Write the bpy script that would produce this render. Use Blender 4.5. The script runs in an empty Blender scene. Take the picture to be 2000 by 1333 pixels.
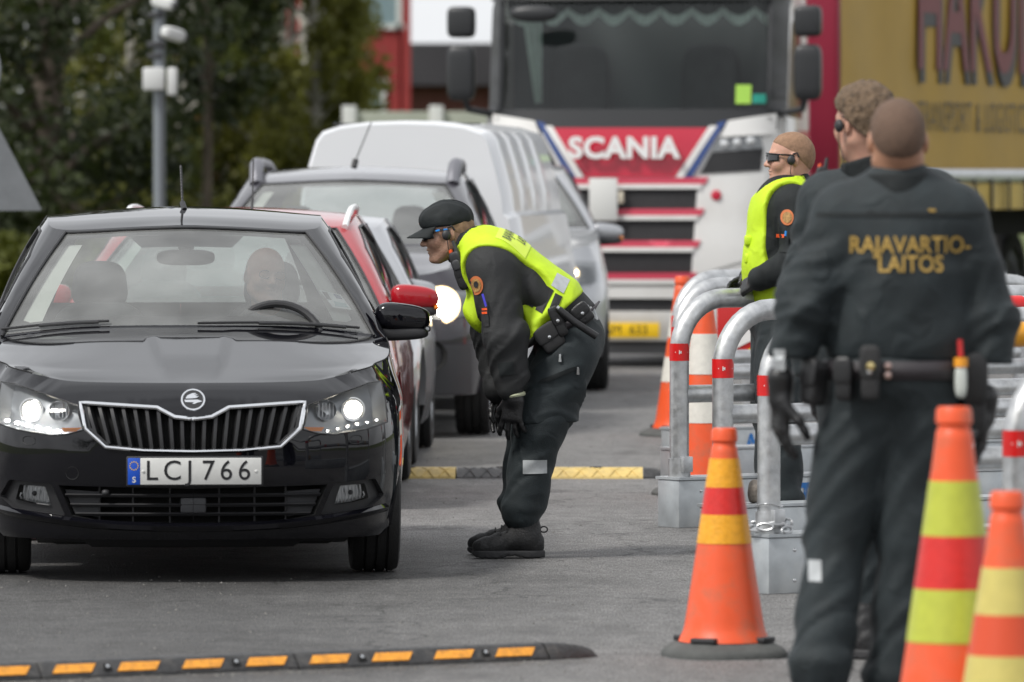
import bpy, bmesh, math, random
import numpy as np
from mathutils import Vector, Matrix
from mathutils.bvhtree import BVHTree
from mathutils.geometry import delaunay_2d_cdt

random.seed(7); np.random.seed(7)
scene = bpy.context.scene
col = scene.collection
R = math.radians

# ------------------------------------------------------------------ camera
# Telephoto shot at eye height (1.6 m), looking along +Y, 234 mm equivalent.
CAM_H, FPX, HOR = 1.6, 13000.0, 337.0
cam_data = bpy.data.cameras.new('camera')
cam = bpy.data.objects.new('camera', cam_data); col.objects.link(cam)
cam.location = (0, 0, CAM_H)
cam.rotation_euler = (R(90) - math.atan((666.5 - HOR) / FPX), 0, 0)
cam_data.sensor_width = 36.0
cam_data.lens = 234.0
cam_data.clip_start = 0.5
cam_data.clip_end = 3000.0
cam_data.dof.use_dof = True
cam_data.dof.focus_distance = 28.0
cam_data.dof.aperture_fstop = 4.6
scene.camera = cam

# ------------------------------------------------------------------ light: bright overcast
SUN_EL, SUN_AZ = R(52), R(-125)         # azimuth measured from +Y towards +X (light from the left, a little behind the camera)
world = bpy.data.worlds.new('World'); scene.world = world
world.use_nodes = True
wn = world.node_tree.nodes; wl = world.node_tree.links
wn.clear()
sky = wn.new('ShaderNodeTexSky'); sky.sky_type = 'NISHITA'; sky.sun_disc = False
sky.sun_elevation = SUN_EL; sky.sun_rotation = SUN_AZ
sky.air_density = 1.0; sky.dust_density = 1.0; sky.ozone_density = 1.0
hs = wn.new('ShaderNodeHueSaturation'); hs.inputs['Saturation'].default_value = 0.10
# broken cloud structure of an overcast sky, seen in the paint reflections
tc = wn.new('ShaderNodeTexCoord'); mp = wn.new('ShaderNodeMapping'); mp.inputs['Scale'].default_value = (1.0, 1.0, 2.6)
nz = wn.new('ShaderNodeTexNoise'); nz.inputs['Scale'].default_value = 2.3; nz.inputs['Detail'].default_value = 6; nz.inputs['Roughness'].default_value = 0.55
mr = wn.new('ShaderNodeMapRange'); mr.inputs['From Min'].default_value = 0.3; mr.inputs['From Max'].default_value = 0.7
mr.inputs['To Min'].default_value = 0.72; mr.inputs['To Max'].default_value = 1.2
mx = wn.new('ShaderNodeMix'); mx.data_type = 'RGBA'; mx.blend_type = 'MULTIPLY'; mx.inputs['Factor'].default_value = 1.0
bg = wn.new('ShaderNodeBackground'); bg.inputs['Strength'].default_value = 0.082
wo = wn.new('ShaderNodeOutputWorld')
wl.new(sky.outputs[0], hs.inputs['Color'])
wl.new(tc.outputs['Generated'], mp.inputs[0]); wl.new(mp.outputs[0], nz.inputs[0]); wl.new(nz.outputs[0], mr.inputs[0])
veil = wn.new('ShaderNodeMix'); veil.data_type = 'RGBA'; veil.inputs['Factor'].default_value = 0.7; veil.inputs['B'].default_value = (6.0, 6.15, 6.4, 1)   # even cloud layer
wl.new(hs.outputs[0], veil.inputs['A']); wl.new(veil.outputs['Result'], mx.inputs['A']); wl.new(mr.outputs[0], mx.inputs['B'])
wl.new(mx.outputs['Result'], bg.inputs['Color']); wl.new(bg.outputs[0], wo.inputs[0])

sd = bpy.data.lights.new('sun', 'SUN'); sd.energy = 1.5; sd.angle = R(12); sd.color = (1.0, 0.97, 0.92)
sun = bpy.data.objects.new('sun', sd); col.objects.link(sun)
_d = Vector((math.sin(SUN_AZ) * math.cos(SUN_EL), math.cos(SUN_AZ) * math.cos(SUN_EL), math.sin(SUN_EL)))
sun.rotation_euler = (-_d).to_track_quat('-Z', 'Y').to_euler()
sun.location = (0, 0, 30)

scene.view_settings.view_transform = 'Standard'
scene.view_settings.look = 'None'
scene.view_settings.exposure = 1.08
scene.view_settings.gamma = 1.0
scene.view_settings.use_curve_mapping = False
try:
    scene.cycles.max_bounces = 8; scene.cycles.transparent_max_bounces = 16
    scene.cycles.caustics_reflective = False; scene.cycles.caustics_refractive = False
    scene.cycles.sample_clamp_indirect = 6.0
except Exception: pass

# ------------------------------------------------------------------ materials
MATS = {}
def srgb(h):
    h = h.lstrip('#'); c = [int(h[i:i+2], 16) / 255 for i in (0, 2, 4)]
    return tuple(x / 12.92 if x <= 0.04045 else ((x + 0.055) / 1.055) ** 2.4 for x in c)

def mat(name, colr, rough=0.6, metal=0.0, var=0.0, vscale=8.0, bump=0.0, bscale=60.0, coat=0.0, spec=0.5, stretch=None, sss=0.0, dirt=None, rvar=0.0, wrinkle=0.0, sheen=0.0):
    """Principled material with object-space noise for colour variation, relief and wear."""
    if name in MATS: return MATS[name]
    m = bpy.data.materials.new(name); m.use_nodes = True; MATS[name] = m
    nt = m.node_tree; n = nt.nodes; l = nt.links
    b = n['Principled BSDF']
    b.inputs['Base Color'].default_value = (*colr, 1); b.inputs['Roughness'].default_value = rough
    b.inputs['Metallic'].default_value = metal
    b.inputs['Specular IOR Level'].default_value = spec
    if sheen: b.inputs['Sheen Weight'].default_value = sheen; b.inputs['Sheen Roughness'].default_value = 0.45
    if coat: b.inputs['Coat Weight'].default_value = coat; b.inputs['Coat Roughness'].default_value = 0.03
    if sss: b.inputs['Subsurface Weight'].default_value = sss; b.inputs['Subsurface Radius'].default_value = (0.012, 0.005, 0.003); b.inputs['Subsurface Scale'].default_value = 1.0
    if var or bump or dirt or rvar or wrinkle:
        tcn = n.new('ShaderNodeTexCoord'); mpn = n.new('ShaderNodeMapping'); l.new(tcn.outputs['Object'], mpn.inputs[0])
        if stretch: mpn.inputs['Scale'].default_value = stretch
    last = None
    if var:
        t = n.new('ShaderNodeTexNoise'); t.inputs['Scale'].default_value = vscale; t.inputs['Detail'].default_value = 6; t.inputs['Roughness'].default_value = 0.6
        l.new(mpn.outputs[0], t.inputs[0])
        r = n.new('ShaderNodeMapRange'); r.inputs['From Min'].default_value = 0.3; r.inputs['From Max'].default_value = 0.7
        r.inputs['To Min'].default_value = 1 - var; r.inputs['To Max'].default_value = 1 + var
        l.new(t.outputs[0], r.inputs[0])
        x = n.new('ShaderNodeMix'); x.data_type = 'RGBA'; x.blend_type = 'MULTIPLY'; x.inputs['Factor'].default_value = 1
        x.inputs['A'].default_value = (*colr, 1); l.new(r.outputs[0], x.inputs['B']); last = x.outputs['Result']
    if dirt:
        dc, amount, dscale = dirt
        t = n.new('ShaderNodeTexNoise'); t.inputs['Scale'].default_value = dscale; t.inputs['Detail'].default_value = 8; t.inputs['Roughness'].default_value = 0.65
        l.new(mpn.outputs[0], t.inputs[0])
        r = n.new('ShaderNodeMapRange'); r.inputs['From Min'].default_value = 0.48; r.inputs['From Max'].default_value = 0.68; r.inputs['To Max'].default_value = amount
        l.new(t.outputs[0], r.inputs[0])
        x = n.new('ShaderNodeMix'); x.data_type = 'RGBA'; l.new(r.outputs[0], x.inputs['Factor'])
        if last: l.new(last, x.inputs['A'])
        else: x.inputs['A'].default_value = (*colr, 1)
        x.inputs['B'].default_value = (*dc, 1); last = x.outputs['Result']
    if last: l.new(last, b.inputs['Base Color'])
    if rvar:
        t = n.new('ShaderNodeTexNoise'); t.inputs['Scale'].default_value = vscale * 1.7; t.inputs['Detail'].default_value = 5
        l.new(mpn.outputs[0], t.inputs[0])
        r = n.new('ShaderNodeMapRange'); r.inputs['From Min'].default_value = 0.3; r.inputs['From Max'].default_value = 0.7
        r.inputs['To Min'].default_value = max(0, rough - rvar); r.inputs['To Max'].default_value = rough + rvar
        l.new(t.outputs[0], r.inputs[0]); l.new(r.outputs[0], b.inputs['Roughness'])
    if bump:
        t = n.new('ShaderNodeTexNoise'); t.inputs['Scale'].default_value = bscale; t.inputs['Detail'].default_value = 4
        l.new(mpn.outputs[0], t.inputs[0])
        bp = n.new('ShaderNodeBump'); bp.inputs['Strength'].default_value = bump; bp.inputs['Distance'].default_value = 0.01
        l.new(t.outputs[0], bp.inputs['Height']); l.new(bp.outputs[0], b.inputs['Normal'])
        if wrinkle:                              # creases of worn cloth
            t = n.new('ShaderNodeTexNoise'); t.inputs['Scale'].default_value = 11.0; t.inputs['Detail'].default_value = 3; t.inputs['Distortion'].default_value = 1.2
            try: t.noise_type = 'RIDGED_MULTIFRACTAL'
            except Exception: pass
            l.new(mpn.outputs[0], t.inputs[0]); b2 = n.new('ShaderNodeBump'); b2.inputs['Strength'].default_value = wrinkle; b2.inputs['Distance'].default_value = 0.012
            l.new(t.outputs[0], b2.inputs['Height']); l.new(bp.outputs[0], b2.inputs['Normal']); l.new(b2.outputs[0], b.inputs['Normal'])
    return m

def emis(name, colr, strength):
    if name in MATS: return MATS[name]
    m = bpy.data.materials.new(name); m.use_nodes = True; MATS[name] = m
    n = m.node_tree.nodes; l = m.node_tree.links; n.clear()
    e = n.new('ShaderNodeEmission'); e.inputs[0].default_value = (*colr, 1); e.inputs[1].default_value = strength
    o = n.new('ShaderNodeOutputMaterial'); l.new(e.outputs[0], o.inputs[0]); return m

def glass(name, tint=(0.8, 0.86, 0.84), rough=0.0, ior=1.5, film=0.0):
    """Thin pane: tinted see-through with a Fresnel mirror reflection."""
    if name in MATS: return MATS[name]
    m = bpy.data.materials.new(name); m.use_nodes = True; MATS[name] = m
    n = m.node_tree.nodes; l = m.node_tree.links; n.clear()
    t = n.new('ShaderNodeBsdfTransparent'); t.inputs[0].default_value = (*tint, 1)
    g = n.new('ShaderNodeBsdfGlossy'); g.inputs['Roughness'].default_value = rough
    f = n.new('ShaderNodeFresnel'); f.inputs['IOR'].default_value = ior
    x = n.new('ShaderNodeMixShader'); l.new(f.outputs[0], x.inputs[0]); l.new(t.outputs[0], x.inputs[1]); l.new(g.outputs[0], x.inputs[2])
    o = n.new('ShaderNodeOutputMaterial')
    if film:                                     # pale film on the pane: reflected-sky haze painted in, with some road dust
        d = n.new('ShaderNodeBsdfDiffuse'); d.inputs[0].default_value = (.62, .63, .62, 1); y = n.new('ShaderNodeMixShader')
        tcn = n.new('ShaderNodeTexCoord'); t2 = n.new('ShaderNodeTexNoise'); t2.inputs['Scale'].default_value = 3.0; t2.inputs['Detail'].default_value = 5; l.new(tcn.outputs['Object'], t2.inputs[0])
        r = n.new('ShaderNodeMapRange'); r.inputs['From Min'].default_value = .3; r.inputs['From Max'].default_value = .7; r.inputs['To Min'].default_value = film * .6; r.inputs['To Max'].default_value = film * 1.4
        l.new(t2.outputs[0], r.inputs[0]); l.new(r.outputs[0], y.inputs[0]); l.new(x.outputs[0], y.inputs[1]); l.new(d.outputs[0], y.inputs[2]); x = y
    l.new(x.outputs[0], o.inputs[0]); return m

# ------------------------------------------------------------------ object helpers
def link(name, mesh, material=None, parent=None, loc=None, rot=None):
    o = bpy.data.objects.new(name, mesh); col.objects.link(o)
    if material is not None and mesh is not None and not mesh.materials: mesh.materials.append(material)
    if parent is not None: o.parent = parent
    if loc is not None: o.location = loc
    if rot is not None: o.rotation_euler = rot
    return o

def thing(name, label, cat, loc=(0, 0, 0), rz=0.0, group=None):
    o = bpy.data.objects.new(name, None); col.objects.link(o); o.empty_display_size = 0.1
    o.location = loc; o.rotation_euler = (0, 0, rz); tag(o, label, cat, group); return o

def tag(o, label=None, cat=None, group=None, kind=None):
    if label: o['label'] = label
    if cat: o['category'] = cat
    if group: o['group'] = group
    if kind: o['kind'] = kind
    return o

def copy_tree(o, parent=None):
    c = o.copy(); col.objects.link(c); c.parent = parent
    for ch in list(o.children): copy_tree(ch, c)
    return c

def mesh_from(name, verts, faces, smooth=True, sharp=None):
    me = bpy.data.meshes.new(name)
    me.from_pydata([tuple(map(float, v)) for v in verts], [], [tuple(int(i) for i in f) for f in faces])
    me.update()
    if smooth:
        me.polygons.foreach_set('use_smooth', [True] * len(me.polygons))
        if sharp: me.set_sharp_from_angle(angle=R(sharp))
    return me

class MB:
    """Collects shapes; build() links them as one mesh object."""
    def __init__(s): s.v = []; s.f = []
    def add(s, verts, faces, M=None):
        k = len(s.v)
        for p in verts:
            p = Vector(p); s.v.append(tuple(M @ p) if M else tuple(p))
        s.f += [tuple(i + k for i in f) for f in faces]; return s
    def box(s, c, size, M=None, bev=0.0):
        x, y, z = c; a, b, h = size[0] / 2, size[1] / 2, size[2] / 2
        if bev <= 0:
            vs = [(x + i * a, y + j * b, z + k * h) for k in (-1, 1) for j in (-1, 1) for i in (-1, 1)]
            fs = [(0, 2, 3, 1), (4, 5, 7, 6), (0, 1, 5, 4), (2, 6, 7, 3), (0, 4, 6, 2), (1, 3, 7, 5)]
            return s.add(vs, fs, M)
        bm = bmesh.new(); bmesh.ops.create_cube(bm, size=1.0)
        for v in bm.verts: v.co = Vector((v.co.x * size[0], v.co.y * size[1], v.co.z * size[2]))
        bmesh.ops.bevel(bm, geom=bm.edges[:], offset=min(bev, min(size) * 0.49), segments=2, affect='EDGES', profile=0.5)
        bm.verts.ensure_lookup_table(); bm.verts.index_update()
        vs = [(v.co.x + x, v.co.y + y, v.co.z + z) for v in bm.verts]; fs = [tuple(v.index for v in f.verts) for f in bm.faces]
        bm.free(); return s.add(vs, fs, M)
    def tube(s, path, r, n=10, caps=True, M=None, closed=False):
        path = [Vector(p) for p in path]; rs = r if isinstance(r, (list, tuple)) else [r] * len(path)
        vs = []; up = None; N = len(path)
        for i, p in enumerate(path):
            if closed: t = path[(i + 1) % N] - path[i - 1]
            else: t = (path[min(i + 1, N - 1)] - path[max(i - 1, 0)])
            t.normalize()
            if up is None:
                up = Vector((0, 0, 1)) if abs(t.z) < 0.9 else Vector((1, 0, 0))
            a = up - t * up.dot(t); a.normalize(); up = a; b = t.cross(a)
            for k in range(n):
                w = 2 * math.pi * k / n
                vs.append(p + (a * math.cos(w) + b * math.sin(w)) * rs[i])
        fs = []
        for i in range(N if closed else N - 1):
            j = (i + 1) % N
            for k in range(n):
                fs.append((i * n + k, i * n + (k + 1) % n, j * n + (k + 1) % n, j * n + k))
        if caps and not closed:
            fs.append(tuple(range(n - 1, -1, -1))); fs.append(tuple((N - 1) * n + k for k in range(n)))
        return s.add(vs, fs, M)
    def lathe(s, prof, n=32, M=None, close=False):
        """prof: list of (radius, z) spun about local Z."""
        vs = []; fs = []; m = len(prof)
        for k in range(n):
            w = 2 * math.pi * k / n
            for r, z in prof: vs.append((r * math.cos(w), r * math.sin(w), z))
        for k in range(n):
            k2 = (k + 1) % n
            for i in range(m if close else m - 1):
                j = (i + 1) % m
                fs.append((k * m + i, k2 * m + i, k2 * m + j, k * m + j))
        return s.add(vs, fs, M)
    def prism(s, outline, y0, y1, M=None):
        """outline in (x,z), extruded along y."""
        n = len(outline); vs = [(x, y0, z) for x, z in outline] + [(x, y1, z) for x, z in outline]
        fs = [tuple(range(n)), tuple(range(2 * n - 1, n - 1, -1))]
        for i in range(n):
            j = (i + 1) % n; fs.append((i, i + n, j + n, j))
        return s.add(vs, fs, M)
    def grid(s, pts):
        """pts[i][j] of 3D points."""
        n, m = len(pts), len(pts[0]); vs = [p for row in pts for p in row]
        fs = [(i * m + j, i * m + j + 1, (i + 1) * m + j + 1, (i + 1) * m + j) for i in range(n - 1) for j in range(m - 1)]
        return s.add(vs, fs)
    def ellipsoid(s, c, r, nu=18, nv=10, M=None):
        vs = []; fs = []
        for i in range(nv + 1):
            a = math.pi * i / nv
            for k in range(nu):
                w = 2 * math.pi * k / nu
                vs.append((c[0] + r[0] * math.sin(a) * math.cos(w), c[1] + r[1] * math.sin(a) * math.sin(w), c[2] + r[2] * math.cos(a)))
        for i in range(nv):
            for k in range(nu):
                fs.append((i * nu + k, (i + 1) * nu + k, (i + 1) * nu + (k + 1) % nu, i * nu + (k + 1) % nu))
        return s.add(vs, fs, M)
    def mesh(s, name, smooth=True, sharp=35, weld=False):
        me = mesh_from(name, s.v, s.f, smooth, sharp)
        bm = bmesh.new(); bm.from_mesh(me)
        if weld: bmesh.ops.remove_doubles(bm, verts=bm.verts[:], dist=1e-5)
        bmesh.ops.recalc_face_normals(bm, faces=bm.faces[:]); bm.to_mesh(me); bm.free()
        if smooth and sharp: me.set_sharp_from_angle(angle=R(sharp))
        return me
    def build(s, name, material, parent=None, smooth=True, sharp=35, loc=None, rot=None, weld=False):
        return link(name, s.mesh(name, smooth, sharp, weld), material, parent, loc, rot)

def T(loc=(0, 0, 0), rx=0, ry=0, rz=0, sc=None):
    M = Matrix.Translation(loc) @ Matrix.Rotation(rz, 4, 'Z') @ Matrix.Rotation(ry, 4, 'Y') @ Matrix.Rotation(rx, 4, 'X')
    if sc: M = M @ Matrix.Diagonal((*sc, 1))
    return M

def inpoly(x, y, poly):
    c = False; n = len(poly); j = n - 1
    for i in range(n):
        xi, yi = poly[i]; xj, yj = poly[j]
        if (yi > y) != (yj > y) and x < (xj - xi) * (y - yi) / (yj - yi + 1e-12) + xi: c = not c
        j = i
    return c

def dense(poly, step, closed=True):
    out = []; n = len(poly)
    for i in range(n if closed else n - 1):
        a, b = poly[i], poly[(i + 1) % n]; L = math.dist(a, b); k = max(1, int(math.ceil(L / step)))
        out += [tuple(a[q] + (b[q] - a[q]) * t / k for q in range(len(a))) for t in range(k)]
    if not closed: out.append(tuple(poly[-1]))
    return out

def chaikin(poly, it=2, closed=True):
    for _ in range(it):
        out = []; n = len(poly)
        if closed:
            for i in range(n):
                a, b = poly[i], poly[(i + 1) % n]
                out += [tuple(a[q] * .75 + b[q] * .25 for q in range(len(a))), tuple(a[q] * .25 + b[q] * .75 for q in range(len(a)))]
        else:
            out.append(tuple(poly[0]))
            for i in range(n - 1):
                a, b = poly[i], poly[i + 1]
                out += [tuple(a[q] * .75 + b[q] * .25 for q in range(len(a))), tuple(a[q] * .25 + b[q] * .75 for q in range(len(a)))]
            out.append(tuple(poly[-1]))
        poly = out
    return poly

def cdt(outline, holes=(), step=0.05, estep=None):
    """2D region with holes -> (points, triangles) with interior samples."""
    es = estep or step
    pts = []; edges = []; loops = []
    for poly in [outline] + list(holes):
        d = dense(poly, es); k = len(pts); pts += d; edges += [(k + i, k + (i + 1) % len(d)) for i in range(len(d))]; loops.append(d)
    xs = [p[0] for p in outline]; ys = [p[1] for p in outline]
    allp = np.array(pts)
    x0, x1, y0, y1 = min(xs), max(xs), min(ys), max(ys)
    nx = int((x1 - x0) / step) + 1; ny = int((y1 - y0) / step) + 1
    for i in range(nx + 1):
        for j in range(ny + 1):
            x = x0 + (i + (0.5 if j % 2 else 0.0)) * step; y = y0 + (j + .5) * step
            if not inpoly(x, y, loops[0]): continue
            if any(inpoly(x, y, h) for h in loops[1:]): continue
            if np.min((allp[:, 0] - x) ** 2 + (allp[:, 1] - y) ** 2) < (es * 0.35) ** 2: continue
            pts.append((x, y))
    v, e, f, _, _, _ = delaunay_2d_cdt([Vector(p) for p in pts], edges, [], 0, 1e-6)
    tri = []
    for t in f:
        cx = sum(v[i].x for i in t) / len(t); cy = sum(v[i].y for i in t) / len(t)
        if inpoly(cx, cy, loops[0]) and not any(inpoly(cx, cy, h) for h in loops[1:]): tri.append(tuple(t))
    return [(p.x, p.y) for p in v], tri

def patch(mb, fn, outline, holes=(), step=0.05, off=0.0, thick=0.0, estep=None):
    """Lays a 2D region on the surface fn(a,b,off)->3D, optionally with a rim that runs inwards."""
    p, t = cdt(outline, holes, step, estep)
    mb.add([fn(a, b, off) for a, b in p], t)
    if thick:
        for poly in [outline] + list(holes):
            d = dense(poly, estep or step); n = len(d)
            top = [fn(a, b, off) for a, b in d]; bot = [fn(a, b, off - thick) for a, b in d]
            mb.add(top + bot, [(i, (i + 1) % n, n + (i + 1) % n, n + i) for i in range(n)])
    return mb

def text_mesh(s, size, depth=0.002, font_shear=0.0, bold=0.0, align='CENTER', spacing=1.0):
    c = bpy.data.curves.new('lettering', 'FONT'); c.body = s; c.size = size; c.extrude = depth; c.offset = bold
    c.align_x = align; c.align_y = 'CENTER'; c.shear = font_shear; c.space_character = spacing; c.resolution_u = 4
    o = bpy.data.objects.new('lettering', c); col.objects.link(o)
    dg = bpy.context.evaluated_depsgraph_get(); dg.update()
    me = bpy.data.meshes.new_from_object(o.evaluated_get(dg))
    bpy.data.objects.remove(o); bpy.data.curves.remove(c)
    me.materials.clear()
    return me

def lettering(name, s, size, material, parent, loc, rot=(R(90), 0, 0), sx=1.0, **kw):
    me = text_mesh(s, size, **kw)
    if sx != 1.0:
        for v in me.vertices: v.co.x *= sx
    return link(name, me, material, parent, loc, rot)

def catmull(pts, n):
    """Open Catmull-Rom through points, n samples, equal steps in the parameter."""
    P = np.array(pts, float); m = len(P)
    E = np.vstack([2 * P[0] - P[1], P, 2 * P[-1] - P[-2]])
    out = []
    for t in np.linspace(0, m - 1 - 1e-9, n):
        i = int(t); u = t - i; a, b, c, d = E[i], E[i + 1], E[i + 2], E[i + 3]
        out.append(0.5 * ((2 * b) + (c - a) * u + (2 * a - 5 * b + 4 * c - d) * u ** 2 + (3 * b - a - 3 * c + d) * u ** 3))
    return np.array(out)
# ------------------------------------------------------------------ ground
def asphalt():
    m = bpy.data.materials.new('asphalt'); m.use_nodes = True; n = m.node_tree.nodes; l = m.node_tree.links; b = n['Principled BSDF']
    tcn = n.new('ShaderNodeTexCoord')
    def noise(scale, detail=5, rough=.6, stretch=None):
        t = n.new('ShaderNodeTexNoise'); t.inputs['Scale'].default_value = scale; t.inputs['Detail'].default_value = detail; t.inputs['Roughness'].default_value = rough
        if stretch:
            mpn = n.new('ShaderNodeMapping'); mpn.inputs['Scale'].default_value = stretch; l.new(tcn.outputs['Object'], mpn.inputs[0]); l.new(mpn.outputs[0], t.inputs[0])
        else: l.new(tcn.outputs['Object'], t.inputs[0])
        return t.outputs[0]
    def rng(s, a, b_, c, d):
        r = n.new('ShaderNodeMapRange'); r.inputs['From Min'].default_value = a; r.inputs['From Max'].default_value = b_; r.inputs['To Min'].default_value = c; r.inputs['To Max'].default_value = d
        l.new(s, r.inputs[0]); return r.outputs[0]
    def mul(a, bsock):
        x = n.new('ShaderNodeMath'); x.operation = 'MULTIPLY'; l.new(a, x.inputs[0]); l.new(bsock, x.inputs[1]); return x.outputs[0]
    # older, bleached asphalt and newer dark course in the car lane, darkened further as shadow under the hatchback
    sep = n.new('ShaderNodeSeparateXYZ'); l.new(tcn.outputs['Object'], sep.inputs[0])
    wob = rng(noise(.9, 4), .3, .7, -.5, .5)
    ad = n.new('ShaderNodeMath'); ad.operation = 'ADD'; l.new(sep.outputs[0], ad.inputs[0]); l.new(wob, ad.inputs[1])
    lane0 = rng(ad.outputs[0], -.9, .5, .42, 1.0); far = rng(sep.outputs[1], 26.0, 29.5, 0.0, 1.0)
    mxm = n.new('ShaderNodeMath'); mxm.operation = 'MAXIMUM'; l.new(lane0, mxm.inputs[0]); l.new(far, mxm.inputs[1]); lane = mxm.outputs[0]
    v = mul(rng(noise(.5, 5, .6, (1, .45, 1)), .3, .7, .75, 1.25), rng(noise(7, 6, .65), .3, .7, .80, 1.2))
    v = mul(v, lane)
    fine = rng(noise(170, 3, .75), .35, .65, .42, 1.58); v = mul(v, fine)
    v = mul(v, rng(noise(34, 4, .7), .35, .65, .80, 1.2))
    v = mul(v, rng(noise(150, 2, .6, (1, .075, 1)), .32, .68, .62, 1.38))      # streaked tone painted in for the lit and shaded sides of proud stones
    v = mul(v, rng(noise(9, 5, .7, (1, .16, 1)), .32, .68, .86, 1.14))
    ck = n.new('ShaderNodeTexVoronoi'); ck.feature = 'DISTANCE_TO_EDGE'; ck.inputs['Scale'].default_value = .42; ck.inputs['Randomness'].default_value = 1.0
    wv = n.new('ShaderNodeVectorMath'); wv.operation = 'ADD'; nn_ = n.new('ShaderNodeTexNoise'); nn_.inputs['Scale'].default_value = 2.2; nn_.inputs['Detail'].default_value = 6; l.new(tcn.outputs['Object'], nn_.inputs[0]); l.new(tcn.outputs['Object'], wv.inputs[0]); l.new(nn_.outputs['Color'], wv.inputs[1]); l.new(wv.outputs[0], ck.inputs[0])
    v = mul(v, rng(ck.outputs['Distance'], .002, .007, .45, 1.0))
    cr = n.new('ShaderNodeMix'); cr.data_type = 'RGBA'; cr.blend_type = 'MULTIPLY'; cr.inputs['Factor'].default_value = 1; cr.inputs['A'].default_value = (.15, .147, .144, 1); l.new(v, cr.inputs['B'])
    # pale stones in the wearing course
    vo = n.new('ShaderNodeTexVoronoi'); vo.inputs['Scale'].default_value = 62; l.new(tcn.outputs['Object'], vo.inputs[0])
    hsv = n.new('ShaderNodeSeparateColor'); l.new(vo.outputs['Color'], hsv.inputs[0])
    pick = rng(hsv.outputs[0], .93, .94, 0, 1); near = rng(vo.outputs['Distance'], .18, .26, 1, 0)
    x = n.new('ShaderNodeMix'); x.data_type = 'RGBA'; l.new(mul(pick, near), x.inputs['Factor']); l.new(cr.outputs['Result'], x.inputs['A']); x.inputs['B'].default_value = (.30, .28, .25, 1)
    l.new(x.outputs['Result'], b.inputs['Base Color'])
    l.new(rng(noise(3, 5), .3, .7, .62, .8), b.inputs['Roughness']); b.inputs['Specular IOR Level'].default_value = .42
    bp = n.new('ShaderNodeBump'); bp.inputs['Strength'].default_value = .65; bp.inputs['Distance'].default_value = .012
    l.new(noise(120, 4, .75, (1, .12, 1)), bp.inputs['Height'])
    l.new(bp.outputs[0], b.inputs['Normal']); return m

def sheet(name, x0, x1, y0, y1, z, m, nx=1, ny=1):
    mb = MB(); mb.grid([[(x0 + (x1 - x0) * i / nx, y0 + (y1 - y0) * j / ny, z) for i in range(nx + 1)] for j in range(ny + 1)])
    return tag(mb.build(name, m, smooth=False), kind='structure')
GRASS = mat('grass_ground', (.075, .095, .022), .9, var=.45, vscale=1.3, bump=.6, bscale=30)
sheet('ground', -900, 900, -600, 1500, -.02, GRASS)
sheet('road', -14, 26, -40, 62, 0.0, asphalt())
# loose grit and stone chips on the asphalt
_g = np.random.RandomState(11); gv = []; gf = []
for k in range(1500):
    y = 20.5 + 20 * _g.rand() ** 1.5; x = (_g.rand() - .5) * .17 * y; r = .002 + .004 * _g.rand() ** 2
    if k % 3 == 0: t = _g.rand(); x = .3 - 2.4 * t; y = 21.85 - 1.22 * t + _g.normal() * .06 - .08
    q = len(gv); a = _g.rand() * 6
    gv += [(x + r * 1.4 * math.cos(a + j * 2.09), y + r * 1.4 * math.sin(a + j * 2.09), .0005) for j in range(3)] + [(x, y, r * 1.1)]; gf += [(q, q + 1, q + 3), (q + 1, q + 2, q + 3), (q + 2, q, q + 3)]
gr_ = link('grit', mesh_from('grit', gv, gf, False), mat('grit_stone', (.15, .145, .135), .9, var=.5, vscale=3)); tag(gr_, 'loose grit and stone chips scattered on the asphalt', None, None, 'stuff')
# ------------------------------------------------------------------ vehicle paints and trims
BLK = mat('black_paint', (0.004, 0.004, 0.006), 0.3, coat=1.0, spec=0.0, var=0.15, vscale=3)
REDP = mat('red_paint', (0.36, 0.008, 0.016), 0.3, coat=1.0, spec=.1)
SILV = mat('silver_paint', (0.42, 0.43, 0.45), 0.3, metal=0.6, coat=0.8)
PURP = mat('dark_grey_paint', (0.030, 0.027, 0.036), 0.3, metal=0.2, coat=1.0, spec=.2)
WHITEP = mat('white_paint', (0.74, 0.75, 0.77), 0.3, coat=0.6)
PLAST = mat('black_plastic', (0.022, 0.022, 0.024), 0.5, bump=0.15, bscale=400)
PLASTG = mat('dark_grey_plastic', (0.045, 0.046, 0.05), 0.55, bump=0.15, bscale=400)
GRILL = mat('grille_black', (0.020, 0.020, 0.021), 0.32)
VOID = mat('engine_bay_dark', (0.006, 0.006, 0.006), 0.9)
CHROME = mat('chrome', (0.80, 0.81, 0.83), 0.12, metal=1.0)
ALU = mat('brushed_aluminium', (0.55, 0.56, 0.58), 0.35, metal=1.0, var=0.1)
RUBBER = mat('tyre_rubber', (0.018, 0.018, 0.018), 0.75, var=0.25, vscale=20, bump=0.3, bscale=120)
FRIT = mat('black_glass_border', (0.012, 0.012, 0.014), 0.12)
WSCREEN = glass('windscreen_glass', (0.74, 0.79, 0.77), 0.0, 1.62, film=.19)
SIDEGL = glass('side_glass', (0.35, 0.38, 0.37), 0.0, 1.5)
REARGL = glass('rear_glass', (0.72, 0.76, 0.75), 0.0, 1.5)
DARKGL = glass('tinted_glass', (0.10, 0.11, 0.11), 0.0, 1.6)
LENS = glass('lamp_lens', (0.93, 0.94, 0.95), 0.0, 1.35)
REFL = mat('lamp_reflector', (0.78, 0.79, 0.80), 0.22, metal=.6)
LAMPIN = mat('lamp_inner_grey', (0.28, 0.29, 0.30), 0.35, metal=0.4)
AMBER = mat('amber_lens', (0.75, 0.22, 0.02), 0.2, coat=0.5)
LAMPON = emis('headlamp_glow', (1.0, 0.90, 0.72), 28.0)
LEDON = emis('daytime_led_glow', (1.0, 0.98, 0.94), 14.0)
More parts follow.
